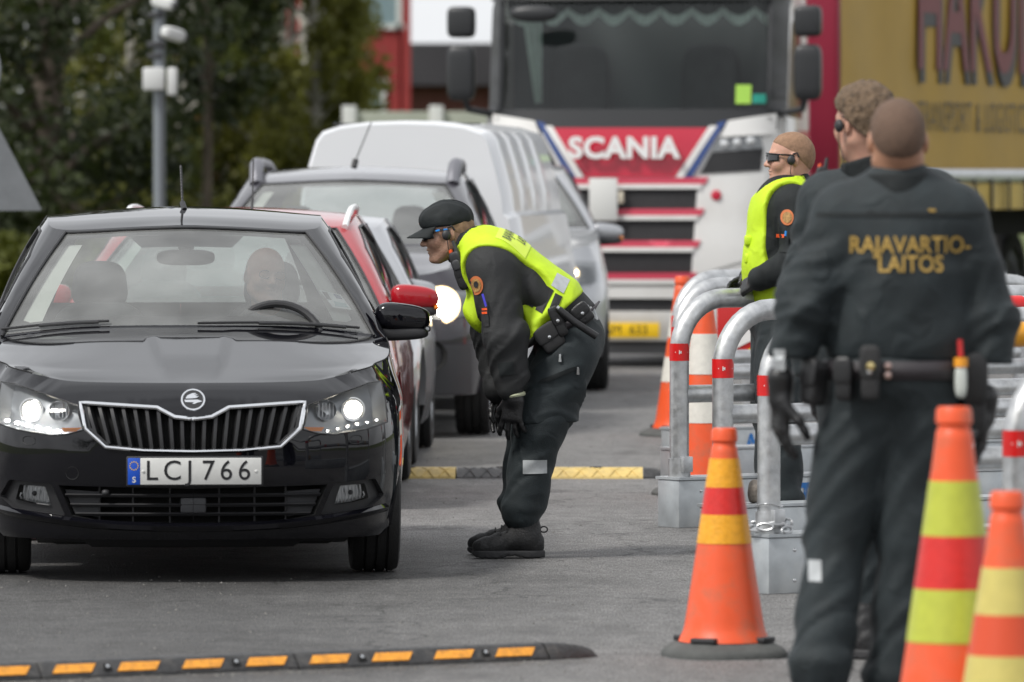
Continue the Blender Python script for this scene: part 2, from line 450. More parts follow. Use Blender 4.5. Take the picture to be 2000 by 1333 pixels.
FABRIC_IN = mat('seat_fabric', (0.055, 0.057, 0.06), 0.85, var=0.15, bump=0.2, bscale=300)
HEADLINER = mat('headliner_grey', (0.62, 0.61, 0.58), 0.9)
PLATEW = mat('plate_white', (0.62, 0.62, 0.60), 0.35, var=0.05, vscale=30)
PLATEY = mat('plate_yellow', (0.80, 0.50, 0.01), 0.4)
PLATEB = mat('plate_blue', (0.01, 0.08, 0.50), 0.35)
INK = mat('plate_black', (0.012, 0.012, 0.014), 0.4)

def sstep(a, b, x):
    t = np.clip((x - a) / (b - a), 0, 1); return t * t * (3 - 2 * t)

class Shell:
    """Lower body of a road vehicle. Local axes: x towards its left side, y rearwards from the nose, z up."""
    def __init__(s, contour, fprof, sprof, top, zb, wheels, wr, uc_xy, belt_y):
        P = [np.array(p, float) for p in contour]
        ext = [np.array([-P[1][0], P[1][1]])] + P + [np.array([-P[-2][0], P[-2][1]])]
        pts = []
        for i in range(len(P) - 1):
            a, b, c, d = ext[i:i + 4]
            for u in np.linspace(0, 1, 40, endpoint=False):
                pts.append(0.5 * ((2 * b) + (c - a) * u + (2 * a - 5 * b + 4 * c - d) * u ** 2 + (3 * b - a - 3 * c + d) * u ** 3))
        pts.append(P[-1]); C = np.array(pts)
        L = np.concatenate([[0], np.cumsum(np.linalg.norm(np.diff(C, axis=0), axis=1))])
        s.U = L[-1]; s.us = np.linspace(0, s.U, 700)
        s.cx = np.interp(s.us, L, C[:, 0]); s.cy = np.interp(s.us, L, C[:, 1])
        tx = np.gradient(s.cx, s.us); ty = np.gradient(s.cy, s.us); k = np.hypot(tx, ty)
        s.nx = ty / k; s.ny = -tx / k                       # outward
        s.fp = np.array(fprof); s.sp = np.array(sprof)
        s.front_w = np.clip(-s.ny, 0, 1) ** 0.7 + np.clip(s.ny, 0, 1) ** 0.7 * 0.7
        tp = sorted((s.u_near(*p), z) for p, z in top)
        q = catmull(tp, 400); o = np.argsort(q[:, 0]); s.tu = q[o, 0]; s.tz = q[o, 1]
        s.zb = zb; s.wheels = wheels; s.wr = wr
        s.uc = s.u_near(*uc_xy); s.ub = s.u_near(contour[len(contour) // 2][0], belt_y)
    def u_near(s, x, y): return float(s.us[np.argmin((s.cx - x) ** 2 + (s.cy - y) ** 2)])
    def zt(s, u): return float(np.interp(u, s.tu, s.tz))
    def inset(s, u, z):
        w = float(np.interp(u, s.us, s.front_w))
        return w * np.interp(z, s.fp[:, 0], s.fp[:, 1]) + (1 - w) * np.interp(z, s.sp[:, 0], s.sp[:, 1])
    def m(s, u, z, off=0.0):
        d = off - s.inset(u, z); sg = 1
        if u < 0: u = -u; sg = -1
        return (sg * max(0.0 if u < 1e-6 or u > s.U - 1e-6 else -1, float(np.interp(u, s.us, s.cx) + np.interp(u, s.us, s.nx) * d)), float(np.interp(u, s.us, s.cy) + np.interp(u, s.us, s.ny) * d), z)
    def mm(s, u, z, off=0.0):                                # signed u: negative on the other side
        p = s.m(abs(u), z, off); return (p[0] if u >= 0 else -p[0], p[1], p[2])
    def u_of(s, x, z):
        """signed contour position for a point seen from the front at (x,z)."""
        a = abs(x); key = round(z, 4)
        if not hasattr(s, 'cache'): s.cache = {}
        if key not in s.cache:
            k = s.us <= s.uc * 1.6; w = s.front_w[k]
            ins = w * np.interp(z, s.fp[:, 0], s.fp[:, 1]) + (1 - w) * np.interp(z, s.sp[:, 0], s.sp[:, 1])
            s.cache[key] = (np.maximum.accumulate(s.cx[k] - s.nx[k] * ins), s.us[k])
        xx, uu = s.cache[key]
        u = float(np.interp(a, xx, uu)); return u if x >= 0 else -u
    def fr(s, x, z, off=0.0): return s.mm(s.u_of(x, z), z, off)
    def outline(s):
        top = [(u, s.zt(u)) for u in np.linspace(0, s.U, 90)]
        bot = []
        for u in np.linspace(0, s.U, 260):
            z = s.zb(u)
            for wy, r in s.wheels:
                uw = s.u_near(10, wy)
                if abs(u - uw) < r: z = max(z, s.wr + math.sqrt(max(0, r * r - (u - uw) ** 2)))
            bot.append((float(u), float(z)))
        return bot + top[::-1]

def mirror_mb(mb):
    n = len(mb.v); mb.v += [(-x, y, z) for x, y, z in mb.v]; mb.f += [tuple(i + n for i in reversed(f)) for f in mb.f]; return mb

def coons(c0, c1, d0, d1):
    """c0,c1: curves along r at s=0,1 (n pts); d0,d1: curves along s at r=0,1 (m pts)."""
    c0, c1, d0, d1 = map(np.array, (c0, c1, d0, d1)); n, m = len(c0), len(d0); out = []
    for j in range(m):
        s = j / (m - 1); row = []
        for i in range(n):
            r = i / (n - 1)
            f = np.array([r, r, r * r])                      # parabolic crown: level across the centre line
            p = (1 - s) * c0[i] + s * c1[i] + (1 - f) * d0[j] + f * d1[j] - ((1 - s) * ((1 - f) * c0[0] + f * c0[-1]) + s * ((1 - f) * c1[0] + f * c1[-1]))
            row.append(p)
        out.append(row)
    return out

def polyline(pts, n):
    P = np.array(pts, float); L = np.concatenate([[0], np.cumsum(np.linalg.norm(np.diff(P, axis=0), axis=1))])
    t = np.linspace(0, L[-1], n); return np.array([[np.interp(q, L, P[:, k]) for k in range(P.shape[1])] for q in t])

class Cabin:
    """Glasshouse between the belt line and the roof edge."""
    KS, VS = 0.05, 0.5
    def __init__(g, lo, hi, bulge=0.02):
        g.lo = np.array(lo); g.hi = np.array(hi); g.n = len(lo); g.b = bulge
        t = np.gradient(g.lo + g.hi, axis=0); up = g.hi - g.lo
        nn = np.cross(t, up); nn /= np.linalg.norm(nn, axis=1)[:, None] + 1e-9
        g.nn = nn
    def m(g, a, b, off=0.0):
        k = min(max(abs(a) / g.KS, 0), g.n - 1 - 1e-6); v = b / g.VS; i = int(k); f = k - i
        lo = g.lo[i] * (1 - f) + g.lo[i + 1] * f; hi = g.hi[i] * (1 - f) + g.hi[i + 1] * f; nn = g.nn[i] * (1 - f) + g.nn[i + 1] * f
        p = lo * (1 - v) + hi * v + nn * (g.b * 4 * v * (1 - v) + off)
        if k < 1e-4: p[0] = 0.0
        return (float(p[0] if a >= 0 else -p[0]), float(p[1]), float(p[2]))

def wheel(parent, x, y, r, w=0.2, rimr=None, mrim=None, spokes=5, steer=0.0, s=1):
    """Wheel with tyre and rim, axis along x."""
    rimr = rimr or r * 0.66
    wo = bpy.data.objects.new('wheel', None); col.objects.link(wo); wo.empty_display_size = 0.05; wo.parent = parent
    wo.location = (x, y, r); wo.rotation_euler = (0, 0, steer)
    M = T(ry=R(90) * s)
    mb = MB(); h = w / 2
    prof = [(rimr, -h * .86), (rimr + .015, -h), (r * .9, -h), (r * .965, -h * .93), (r * .99, -h * .75)]
    for g in (-.45, 0.0, .45):                       # tread grooves
        prof += [(r, h * (g - .06)), (r - .009, h * (g - .045)), (r - .009, h * (g + .045)), (r, h * (g + .06))]
    prof += [(r * .99, h * .75), (r * .965, h * .93), (r * .9, h), (rimr + .015, h), (rimr, h * .86)]
    mb.lathe(prof, 40, M); mb.build('tyre', RUBBER, wo)
    mb = MB(); mb.lathe([(rimr + .004, -h * .8), (rimr - .01, -h * .7), (rimr - .02, h * .6), (rimr + .004, h * .88), (rimr - .012, h * .9), (rimr - .03, h * .7)], 40, M)
    for k in range(spokes):
        A = M @ Matrix.Rotation(2 * math.pi * k / spokes, 4, 'Z')
        mb.box((rimr * .5, 0, h * .62), (rimr * .98, rimr * .22, .03), A, 0.008)
    mb.lathe([(0.0, h * .78), (rimr * .2, h * .76), (rimr * .24, h * .6), (rimr * .24, h * .4)], 20, M)
    mb.build('rim', mrim or ALU, wo)
    mb = MB(); mb.lathe([(0, h * .1), (rimr * .72, h * .1), (rimr * .72, h * .16), (0, h * .16)], 30, M); mb.build('brake_disc', VOID, wo)
    return wo

def sellip(mb, c, r, e=2.6, nu=24, nv=14, M=None, taper=None):
    """Superellipsoid: a soft box."""
    def p(v): return math.copysign(abs(v) ** (2 / e), v)
    vs = []; fs = []
    for i in range(nv + 1):
        a = -math.pi / 2 + math.pi * i / nv
        for k in range(nu):
            w = 2 * math.pi * k / nu
            q = [p(math.cos(a)) * p(math.cos(w)), p(math.cos(a)) * p(math.sin(w)), p(math.sin(a))]
            if taper: q = taper(*q)
            vs.append(tuple(c[j] + r[j] * q[j] for j in range(3)))
    for i in range(nv):
        for k in range(nu): fs.append((i * nu + k, i * nu + (k + 1) % nu, (i + 1) * nu + (k + 1) % nu, (i + 1) * nu + k))
    mb.add(vs, fs, M); return mb

def seat(parent, x, y, zb=0.35, zs=0.55, zt=0.98, zh=1.13, hw=0.115):
    mb = MB(); sellip(mb, (x, y, zb + .1), (.25, .26, .1), 4)
    sellip(mb, (x, y + .27, (zs + zt) / 2), (.24, .075, (zt - zs) / 2 + .08), 4, M=None, taper=lambda a, b, c: (a * (1 - .18 * max(0, c)), b, c))
    o = mb.build('seat', FABRIC_IN, parent)
    mb = MB(); sellip(mb, (x, y + .30, zh), (hw, .05, .10), 3.2, taper=lambda a, b, c: (a * (1 - .10 * c), b, c)); mb.build('headrest', FABRIC_IN, o)
    for q in (-.07, .07):
        MB().tube([(x + q, y + .3, zt - .02), (x + q, y + .3, zh - .05)], .006, 8).build('headrest_post', CHROME, o)
    return o

def steering(parent, x, y, z, r=0.185, tilt=R(62)):
    M = T((x, y, z), rx=tilt)
    mb = MB(); mb.tube([(r * math.cos(a), r * math.sin(a), 0) for a in np.linspace(0, 2 * math.pi, 36, endpoint=False)], .016, 10, closed=True, M=M)
    mb.box((0, 0, -.01), (2 * r, .05, .02), M, .006); mb.box((0, -r * .5, -.01), (.05, r, .02), M, .006)
    sellip(mb, (0, 0, 0), (.075, .065, .03), 3, M=M)
    mb.build('steering_wheel', PLAST, parent)

def door_mirror(parent, x, y, z, paint, sc=1.0, s=1):
    """s=+1: on the +x side."""
    o = bpy.data.objects.new('door_mirror', None); col.objects.link(o); o.parent = parent; o.location = (x, y, z); o.empty_display_size = .05
    mb = MB(); sellip(mb, (s * .115 * sc, 0.0, .035 * sc), (.115 * sc, .055 * sc, .058 * sc), 3.0,
                      taper=lambda a, b, c: (a, b * (1 - .25 * a * s), c * (1 - .16 * a * s) - .10 * a * s))
    mb.build('mirror_cap', paint, o)
    mb = MB(); sellip(mb, (s * .11 * sc, 0.004, -.03 * sc), (.112 * sc, .05 * sc, .03 * sc), 3.4, taper=lambda a, b, c: (a, b, c * (1 - .2 * a * s)))
    mb.box((s * -.02 * sc, .01, -.04 * sc), (.09 * sc, .05 * sc, .03 * sc), None, .008)
    mb.build('mirror_foot', PLAST, o)
    mb = MB(); sellip(mb, (s * .118 * sc, .05 * sc, .01), (.095 * sc, .008, .055 * sc), 3); mb.build('mirror_glass', CHROME, o)
    mb = MB(); sellip(mb, (s * .218 * sc, -.012, -.012 * sc), (.012 * sc, .035 * sc, .012 * sc), 3); mb.build('turn_signal', LENS if paint is BLK else AMBER, o)
    return o

def car(name, label, group, loc, rz, P, paint, detail=None):
    """Passenger vehicle from a parameter dict; returns (root, shell, cabin)."""
    root = thing(name, label, P.get('cat', 'car'), loc, rz, group)
    S = Shell(P['contour'], P['fprof'], P['sprof'], P['top'], P['zb'], P['wheels'], P['wr'], P['corner'], P['belt_y'])
    # --- lower body
    holes = [[(S.u_of(x, z), z) for x, z in h] for h in P.get('holes', [])]
    mb = MB(); patch(mb, S.m, S.outline(), holes, step=P.get('step', .06), estep=P.get('estep', .03)); mirror_mb(mb)
    for wy, r in P['wheels']:                          # arch lips
        uw = S.u_near(10, wy)
        arc = [(uw + r * math.cos(a), S.wr + r * math.sin(a)) for a in np.linspace(0.02, math.pi - .02, 26)]
        rows = [[S.m(u, z, 0.0) for u, z in arc], [S.m(u, z, -.03) for u, z in arc], [tuple(np.array(S.m(u, z, -.2))) for u, z in arc]]
        k = MB(); k.grid(rows); mirror_mb(k); mb.add(k.v, k.f)
    body = mb.build('body', paint, root, sharp=40, weld=True)
    # --- bonnet
    n, m_ = P.get('bon_n', (22, 26))
    c0 = [S.m(u, S.zt(u)) for u in np.linspace(0, S.uc, n)]
    d1 = [S.m(u, S.zt(u)) for u in np.linspace(S.uc, S.ub, m_)]
    cw0 = np.array(P['cowl']); d0 = polyline(catmull([c0[0], *P['bonnet_mid'], cw0], 60), m_)
    e = np.array(d1[-1]); cm = np.array([e[0] * .55, cw0[1] + (e[1] - cw0[1]) * .32, cw0[2] + (e[2] - cw0[2]) * .18])
    c1 = polyline(catmull([[-cm[0], cm[1], cm[2]], cw0, cm, e], 91)[30:], n)
    pts = coons(c0, c1, d0, d1)
    if P.get('crease'):
        for j, row in enumerate(pts):
            s_ = j / (m_ - 1)
            for i, p in enumerate(row):
                cxs = P['crease'][0] * (1 - s_) + P['crease'][1] * s_
                p[2] += .009 * (sstep(cxs + .035, cxs - .012, abs(p[0]))) * sstep(0, .5, s_) * (1 - sstep(.8, 1, s_))
    mb = MB(); mb.grid([[tuple(p) for p in row] for row in pts]); mirror_mb(mb)
    bon = mb.build('bonnet', paint, root, sharp=50, weld=True)
    # --- glasshouse
    nW, nS, nR = 16, 44, 12
    lo = list(polyline(c1, nW)); us = np.linspace(S.ub, S.u_near(*P['tail_corner']), nS + 1)[1:]
    lo += [np.array(S.m(u, S.zt(u))) for u in us]; ur = np.linspace(us[-1], S.U, nR + 1)[1:]
    lo += [np.array(S.m(u, S.zt(u))) for u in ur]
    r = P['roof']; hi = list(polyline(catmull([[-r['f1'][0], *r['f1'][1:]], r['f0'], r['f1']], 61)[30:], nW))
    hi += list(polyline(catmull(r['side'], 80), nS + 1))[1:]; hi += list(polyline(catmull([r['side'][-1], *r['rear']], 30), nR + 1))[1:]
    hi = np.array(hi); h0 = hi.copy()
    for _ in range(14): hi[2:-2] = hi[2:-2] * .5 + (hi[1:-3] + hi[3:-1]) * .25
    hi = list(hi)
    G = Cabin(lo, hi, P.get('bulge', .025)); KS, VS = G.KS, G.VS; aW, aS, aE = (nW - 1) * KS, (nW - 1 + nS) * KS, (G.n - 1) * KS - 1e-4
    wins = []
    ws = chaikin([(-.001, .008), (aW - .05, .008), (aW - .075, VS - .02), (-.001, VS - .02)], 0)
    side_w = [[(aW + a * nS * KS, b * VS) for a, b in w] for w in P['side_windows']]
    rear = [(aS + .10, .08 * VS), (aE, .08 * VS), (aE, .86 * VS), (aS + .10, .86 * VS)] if P.get('rear_window', True) else None
    ws_h = [(0, .008), (aW - .05, .008), (aW - .075, VS - .02), (0, VS - .02)]
    outl = [(0, 0), (aE, 0), (aE, VS), (0, VS)]
    hl = [chaikin(w, 1) for w in side_w]
    # windscreen touches the centre line: cut it out of the outline instead of a hole
    outl = [(0, 0), (aE, 0)] + ([(aE, rear[1][1]), rear[0], rear[3], (aE, rear[2][1])] if rear else []) + [(aE, VS), (0, VS), (0, VS - .02), (aW - .075, VS - .02), (aW - .05, .008), (0, .008)]
    mb = MB(); patch(mb, G.m, outl, hl, step=.06, estep=.035); mirror_mb(mb); mb.build('pillars', paint, root, sharp=50, weld=True)
    mb = MB(); patch(mb, G.m, ws_h, (), step=.08, off=-.003); mirror_mb(mb); wsc = mb.build('windscreen', P.get('wsgl', WSCREEN), root, weld=True)
    fr = [(0, .008), (aW - .05, .008), (aW - .075, VS - .02), (0, VS - .02), (0, VS - .045), (aW - .10, VS - .05), (aW - .078, .075), (aW - .14, .052), (0, .052)]
    mb = MB(); patch(mb, G.m, fr, (), step=.06, off=-.006); mirror_mb(mb); mb.build('black_border', FRIT, wsc, weld=True)
    mb = MB()
    for q in (1, -1):
        path = [G.m(q * a, b, .004) for a, b in dense([(aW - .05, .0), (aW - .075, VS - .018)], .05, False)]
        mb.tube(path, .006, 6)
    mb.tube([G.m(a, VS - .018, .002) for a in np.linspace(-(aW - .075), aW - .075, 40)], .005, 6)
    mb.build('window_seal', PLAST, wsc)
    for q in (1, -1):
        mb = MB(); patch(mb, lambda a, b, o: G.m(q * a, b, o), [(aW - .17, .05), (aW - .085, .05), (aW - .09, VS - .04), (aW - .19, VS - .05)], (), step=.08, off=-.035); mb.build('pillar_trim', HEADLINER, root)
    for w in hl:
        for q in (1, -1):
            mb = MB(); patch(mb, lambda a, b, o: G.m(q * a, b, o), w, (), step=.09, off=-.008); g = mb.build('side_window', P.get('sgl', SIDEGL), root)
            mb = MB(); mb.tube([G.m(q * a, b, -.003) for a, b in dense(w, .05)], .009, 5, closed=True); mb.build('window_trim', PLAST, g)
    if rear:
        mb = MB(); patch(mb, G.m, rear, (), step=.1, off=-.006); mirror_mb(mb); mb.build('rear_window', P.get('rgl', REARGL), root, weld=True)
    # --- roof
    c0 = hi[:nW]; d1 = hi[nW - 1:nW + nS]; c1 = list(hi[nW - 1 + nS:])[::-1]
    dm = polyline(catmull([hi[0], *r['crown'], hi[-1]], 80), nS + 1)
    mb = MB(); mb.grid([[tuple(p) for p in row] for row in coons(c0, polyline(c1, nW), dm, d1)]); mirror_mb(mb); mb.build('roof', paint, root, sharp=50, weld=True)
    if P.get('liner', True):
        mb = MB(); mb.grid([[tuple(np.array(p) - [0, 0, .025]) for p in row] for row in coons(c0, polyline(c1, nW), dm, d1)]); mirror_mb(mb); mb.build('headliner', HEADLINER, root, weld=True)
    # --- below
    Ln = P['contour'][-1][1]; W = max(p[0] for p in P['contour'])
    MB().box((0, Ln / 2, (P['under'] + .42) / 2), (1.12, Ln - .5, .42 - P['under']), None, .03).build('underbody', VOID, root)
    for i, (wy, rr) in enumerate(P['wheels']):
        for q in (1, -1): wheel(root, q * P['track'], wy, S.wr, P.get('tw', .2), mrim=P.get('mrim'), steer=P.get('steer', 0) if i == 0 else 0, s=q)
    # --- inside
    MB().box((0, cw0[1] + .22, cw0[2] - .10), (W * 1.62, .40, .14), None, .05).build('dashboard', PLAST, root)
    for q in (1, -1): seat(root, q * .36, P['seat_y'], *P.get('seat_z', (.35, .55, .98, .5 * (.98) + .64)))
    mb = MB(); sellip(mb, (0, P['seat_y'] + .95, .75), (.60, .08, .22), 4)
    rs = mb.build('rear_bench', FABRIC_IN, root)
    steering(root, P.get('steer_x', .36), P['seat_y'] - .48, P.get('steer_z', .90))
    return root, S, G, bon

def u_ring(S, pts, r, off=0.0, step=.03):
    return [S.fr(x, z, off) for x, z in dense(pts, step)]

# ------------------------------------------------------------------ parameter sets
HATCH = dict(
    contour=[(0, 0), (.30, .022), (.55, .085), (.70, .19), (.785, .34), (.83, .52), (.858, .80), (.866, 1.5), (.866, 2.6), (.85, 3.3), (.80, 3.72), (.60, 3.92), (.30, 3.98), (0, 3.99)],
    fprof=[(.10, .10), (.17, .045), (.21, .022), (.235, .030), (.30, .02), (.42, .0), (.56, .0), (.62, .010), (.67, .030), (.71, .062), (.74, .10), (.765, .15), (.785, .21), (.80, .26), (.83, .32)],
    sprof=[(.12, .10), (.20, .04), (.32, .012), (.5, .0), (.62, .004), (.70, .0), (.75, .01), (.85, .03), (.95, .055), (1.0, .07)],
    top=[((0, 0), .776), ((.30, .02), .777), ((.55, .085), .782), ((.70, .19), .795), ((.80, .38), .818), ((.84, .6), .842), ((.86, .9), .876), ((.866, 1.25), .915), ((.866, 1.8), .945), ((.866, 2.6), .97), ((.85, 3.3), .99), ((.6, 3.92), .99), ((0, 3.99), .99)],
    zb=lambda u: .17 if u < 1.0 else .20, wheels=[(.80, .335), (3.27, .335)], wr=.302, corner=(.775, .31), belt_y=1.36,
    cowl=(0, 1.16, .972), bonnet_mid=[(0, .45, .828), (0, .8, .899)], crease=(.085, .16),
    tail_corner=(.80, 3.72), bulge=.022,
    roof=dict(f0=(0, 1.92, 1.380), f1=(.565, 2.06, 1.352), side=[(.565, 2.06, 1.352), (.580, 2.35, 1.402), (.585, 2.75, 1.418), (.575, 3.2, 1.40), (.53, 3.55, 1.35)], rear=[(.3, 3.63, 1.37), (0, 3.65, 1.375)], crown=[(0, 2.2, 1.425), (0, 2.7, 1.455), (0, 3.3, 1.425)]),
    side_windows=[[(.04, .08), (.42, .06), (.42, .88), (.08, .90)], [(.47, .06), (.80, .08), (.80, .86), (.47, .88)]],
    under=.14, track=.735, seat_y=1.72, steer_x=.36, tw=.195)

def variant(base, sx=1.0, sy=1.0, sz=1.0, **kw):
    P = dict(base)
    P['contour'] = [(x * sx, y * sy) for x, y in base['contour']]
    for k in ('fprof', 'sprof'): P[k] = [(z * sz, i) for z, i in base[k]]
    P['top'] = [((x * sx, y * sy), z * sz) for (x, y), z in base['top']]
    P['cowl'] = tuple(np.array(base['cowl']) * [sx, sy, sz]); P['bonnet_mid'] = [tuple(np.array(p) * [sx, sy, sz]) for p in base['bonnet_mid']]
    r = base['roof']; f = lambda p: tuple(np.array(p) * [sx, sy, sz])
    P['roof'] = dict(f0=f(r['f0']), f1=f(r['f1']), side=[f(p) for p in r['side']], rear=[f(p) for p in r['rear']], crown=[f(p) for p in r['crown']])
    P['corner'] = (base['corner'][0] * sx, base['corner'][1] * sy); P['tail_corner'] = (base['tail_corner'][0] * sx, base['tail_corner'][1] * sy)
    P['belt_y'] = base['belt_y'] * sy; P['seat_y'] = base['seat_y'] * sy; P['track'] = base['track'] * sx
    P['wheels'] = [(y * sy, rr) for y, rr in base['wheels']]; P['crease'] = None
    P.update(kw); return P
# ------------------------------------------------------------------ background: trees, houses, mast, signs
def leafmat(name, c, tr=.35):
    m = bpy.data.materials.new(name); m.use_nodes = True; n = m.node_tree.nodes; l = m.node_tree.links; b = n['Principled BSDF']
    oi = n.new('ShaderNodeTexCoord'); t = n.new('ShaderNodeTexNoise'); t.inputs['Scale'].default_value = .9; t.inputs['Detail'].default_value = 4; l.new(oi.outputs['Object'], t.inputs[0])
    r = n.new('ShaderNodeValToRGB'); r.color_ramp.elements[0].position = .3; r.color_ramp.elements[1].position = .7
    r.color_ramp.elements[0].color = (*[x * .55 for x in c], 1); r.color_ramp.elements[1].color = (c[0] * 1.5, c[1] * 1.35, c[2] * 1.1, 1)
    l.new(t.outputs[0], r.inputs[0]); l.new(r.outputs[0], b.inputs['Base Color']); b.inputs['Roughness'].default_value = .55
    tl = n.new('ShaderNodeBsdfTranslucent'); l.new(r.outputs[0], tl.inputs[0]); x = n.new('ShaderNodeMixShader'); x.inputs[0].default_value = tr
    l.new(b.outputs[0], x.inputs[1]); l.new(tl.outputs[0], x.inputs[2]); l.new(x.outputs[0], n['Material Output'].inputs[0]); return m
LEAF = [leafmat('leaf_dark', (.026, .040, .010)), leafmat('leaf_olive', (.15, .165, .034), .5), leafmat('leaf_mid', (.085, .11, .024), .45)]
BARK = mat('bark_brown', (.09, .07, .055), .9, var=.4, vscale=6, bump=.8, bscale=14); BIRCH = mat('bark_birch', (.42, .40, .36), .8, var=.35, vscale=5, bump=.5, bscale=12, dirt=((.05, .05, .05), .8, 4))
def leaves(centers, radii, n, size, rng, droop=0.0):
    k = rng.randint(0, len(centers), n); C = np.array(centers)[k]; Rr = np.array(radii)[k]
    v = rng.normal(size=(n, 3)); v /= np.linalg.norm(v, axis=1)[:, None]; rad = rng.rand(n) ** .45
    p = C + v * Rr * rad[:, None]; p[:, 2] -= droop * rng.rand(n)
    a = rng.normal(size=(n, 3)); a /= np.linalg.norm(a, axis=1)[:, None]; b = np.cross(a, rng.normal(size=(n, 3))); b /= np.linalg.norm(b, axis=1)[:, None]
    s = size * (.6 + .8 * rng.rand(n))[:, None]
    V = np.stack([p - a * s, p + b * s * .55, p + a * s, p - b * s * .55], 1).reshape(-1, 3)
    return V, np.arange(4 * n).reshape(n, 4)
def fast_mesh(name, V, F):
    me = bpy.data.meshes.new(name); me.vertices.add(len(V)); me.vertices.foreach_set('co', V.astype(np.float32).ravel())
    me.loops.add(F.size); me.loops.foreach_set('vertex_index', F.astype(np.int32).ravel()); me.polygons.add(len(F)); me.polygons.foreach_set('loop_start', np.arange(0, F.size, 4, dtype=np.int32)); me.update(calc_edges=True); return me
def tree(name, label, x, y, h, cr, base, n, size, leaf, bark, seed, clumps=26, tr=.18, droop=0.0, group='trees behind the queue'):
    rng = np.random.RandomState(seed); root = thing(name, label, 'tree', (x, y, 0), 0, group)
    mb = MB(); tops = []
    mb.tube([(0, 0, -.1), (.05, .02, h * .3), (rng.normal() * .15, .1, h * .6), (rng.normal() * .2, .1, h * .92)], [tr, tr * .8, tr * .5, .03], 10)
    cs, rs = [], []
    for k in range(clumps):
        t = rng.rand(); z = base + (h - base) * t; prof = math.sin(math.pi * min(1, .18 + .82 * t)) ** .6; a = rng.rand() * 6.283; r_ = cr * prof * (.35 + .65 * rng.rand())
        c = (r_ * math.cos(a), r_ * math.sin(a), z); cs.append(c); q = cr * (.20 + .18 * rng.rand()); rs.append((q, q, q * .75))
        if k % 2 == 0: mb.tube([(0, 0, max(h * .15, z - r_ * .7)), (c[0] * .5, c[1] * .5, z - r_ * .25), c], [tr * .35, tr * .2, .012], 6)
    mb.build('trunk', bark, root)
    V, F = leaves(cs, rs, n, size, rng, droop); link('crown', fast_mesh('crown', V, F), leaf, root); return root
def at(px, d): return (px - 1000) * d / FPX
tree('broadleaf_tree', 'big dark broadleaf tree filling the corner behind the camera mast', at(60, 72), 74, 9, 2.1, 1.3, 12000, .07, LEAF[0], BARK, 1, 60, .22, .3)
tree('broadleaf_tree', 'dark broadleaf tree with low hanging twigs just right of the camera mast', at(385, 80), 82, 9, 1.25, 2.3, 6500, .075, LEAF[0], BARK, 2, 46, .07, .3)
tree('broadleaf_tree', 'dark broadleaf tree at the very edge behind the triangular sign', at(-160, 78), 80, 9, 1.8, .9, 9000, .08, LEAF[0], BARK, 3, 40, .2, .3)
for i, (px, d, h, lf, lab) in enumerate(((470, 112, 11, 1, 'olive birch with a pale trunk right of the dark tree'), (545, 104, 10, 1, 'olive birch standing in front of the red house'), (300, 122, 13, 1, 'olive birch half hidden by the mast'), (590, 122, 12, 2, 'mid-green birch beside the red house corner'), (160, 128, 14, 2, 'mid-green birch behind the big dark tree'), (-10, 120, 13, 1, 'olive birch behind the triangular sign'))):
    tree('birch_tree', lab, at(px, d), d, h, 1.5, .5, 8000, .07, LEAF[lf], BIRCH, 20 + i, 44, .13, .5)
for i, px in enumerate((400, 540, 240, 90)):
    d = 134 + i * 3; tree('birch_tree', ['birch at the back of the grove, between the mast and the red house', 'birch at the back of the grove, nearest the red house', 'birch at the back of the grove, behind the mast', 'birch at the back of the grove, behind the sign'][i], at(px, d), d, 12, 1.8, .3, 8000, .08, LEAF[1 + i % 2], BIRCH, 40 + i, 44, .14, .4)
for i, (px, d, lf) in enumerate(((350, 98, 2), (430, 101, 1), (505, 99, 1), (560, 102, 1), (612, 100, 1), (250, 100, 1))):
    tree('bushy_birch', ['bushy olive birch right of the mast', 'bushy olive birch between mast and red house', 'bushy olive birch above the dark SUV roof rail', 'bushy olive birch in front of the red house wall', 'bushy olive birch at the red house corner', 'bushy olive birch left of the mast foot'][i], at(px, d), d, 8.5, 1.05 if px > 600 else 1.3, .1, 9000, .075, LEAF[lf], BIRCH, 80 + i, 60, .09, .5)
for i, px in enumerate((-380, -640, -900)):
    tree('broadleaf_tree', ['dark broadleaf tree next along the verge past the triangular sign', 'second dark broadleaf tree along the verge past the triangular sign', 'third dark broadleaf tree along the verge past the triangular sign'][i], at(px, 84), 86 + i * 2, 9, 2.4, .6, 6000, .09, LEAF[0], BARK, 100 + i, 44, .16, .3)
# undergrowth along the verge
def hedge(name, label, x0, x1, y, h, n, leaf, seed, cat='bush', size=.07):
    rng = np.random.RandomState(seed); cs = []; rs = []
    for k in range(26):
        u = k / 25; cs.append((x0 + (x1 - x0) * u, y + rng.normal() * .5, h * (.35 + .3 * rng.rand()))); q = h * (.35 + .2 * rng.rand()); rs.append((max(q, (x1 - x0) / 22), q, q))
    V, F = leaves(cs, rs, n, size, rng); V[:, 2] = np.abs(V[:, 2]); return tag(link(name, fast_mesh(name, V, F), leaf), label, cat)
hedge('hedge', 'low yellow-green bushes along the verge under the trees', at(-1000, 68), at(560, 68), 69, .9, 14000, leafmat('leaf_bright', (.085, .105, .014)), 5)
hedge('hedge', 'taller olive thicket behind the verge bushes', at(-1200, 96), at(640, 96), 97, 1.6, 16000, LEAF[1], 6)
# far wood closing the view
fw = hedge('far_wood', 'far wood behind the houses', at(-600, 190), at(2700, 190), 195, 5.0, 16000, LEAF[2], 9, size=.16); fw['kind'] = 'stuff'
del fw['category']
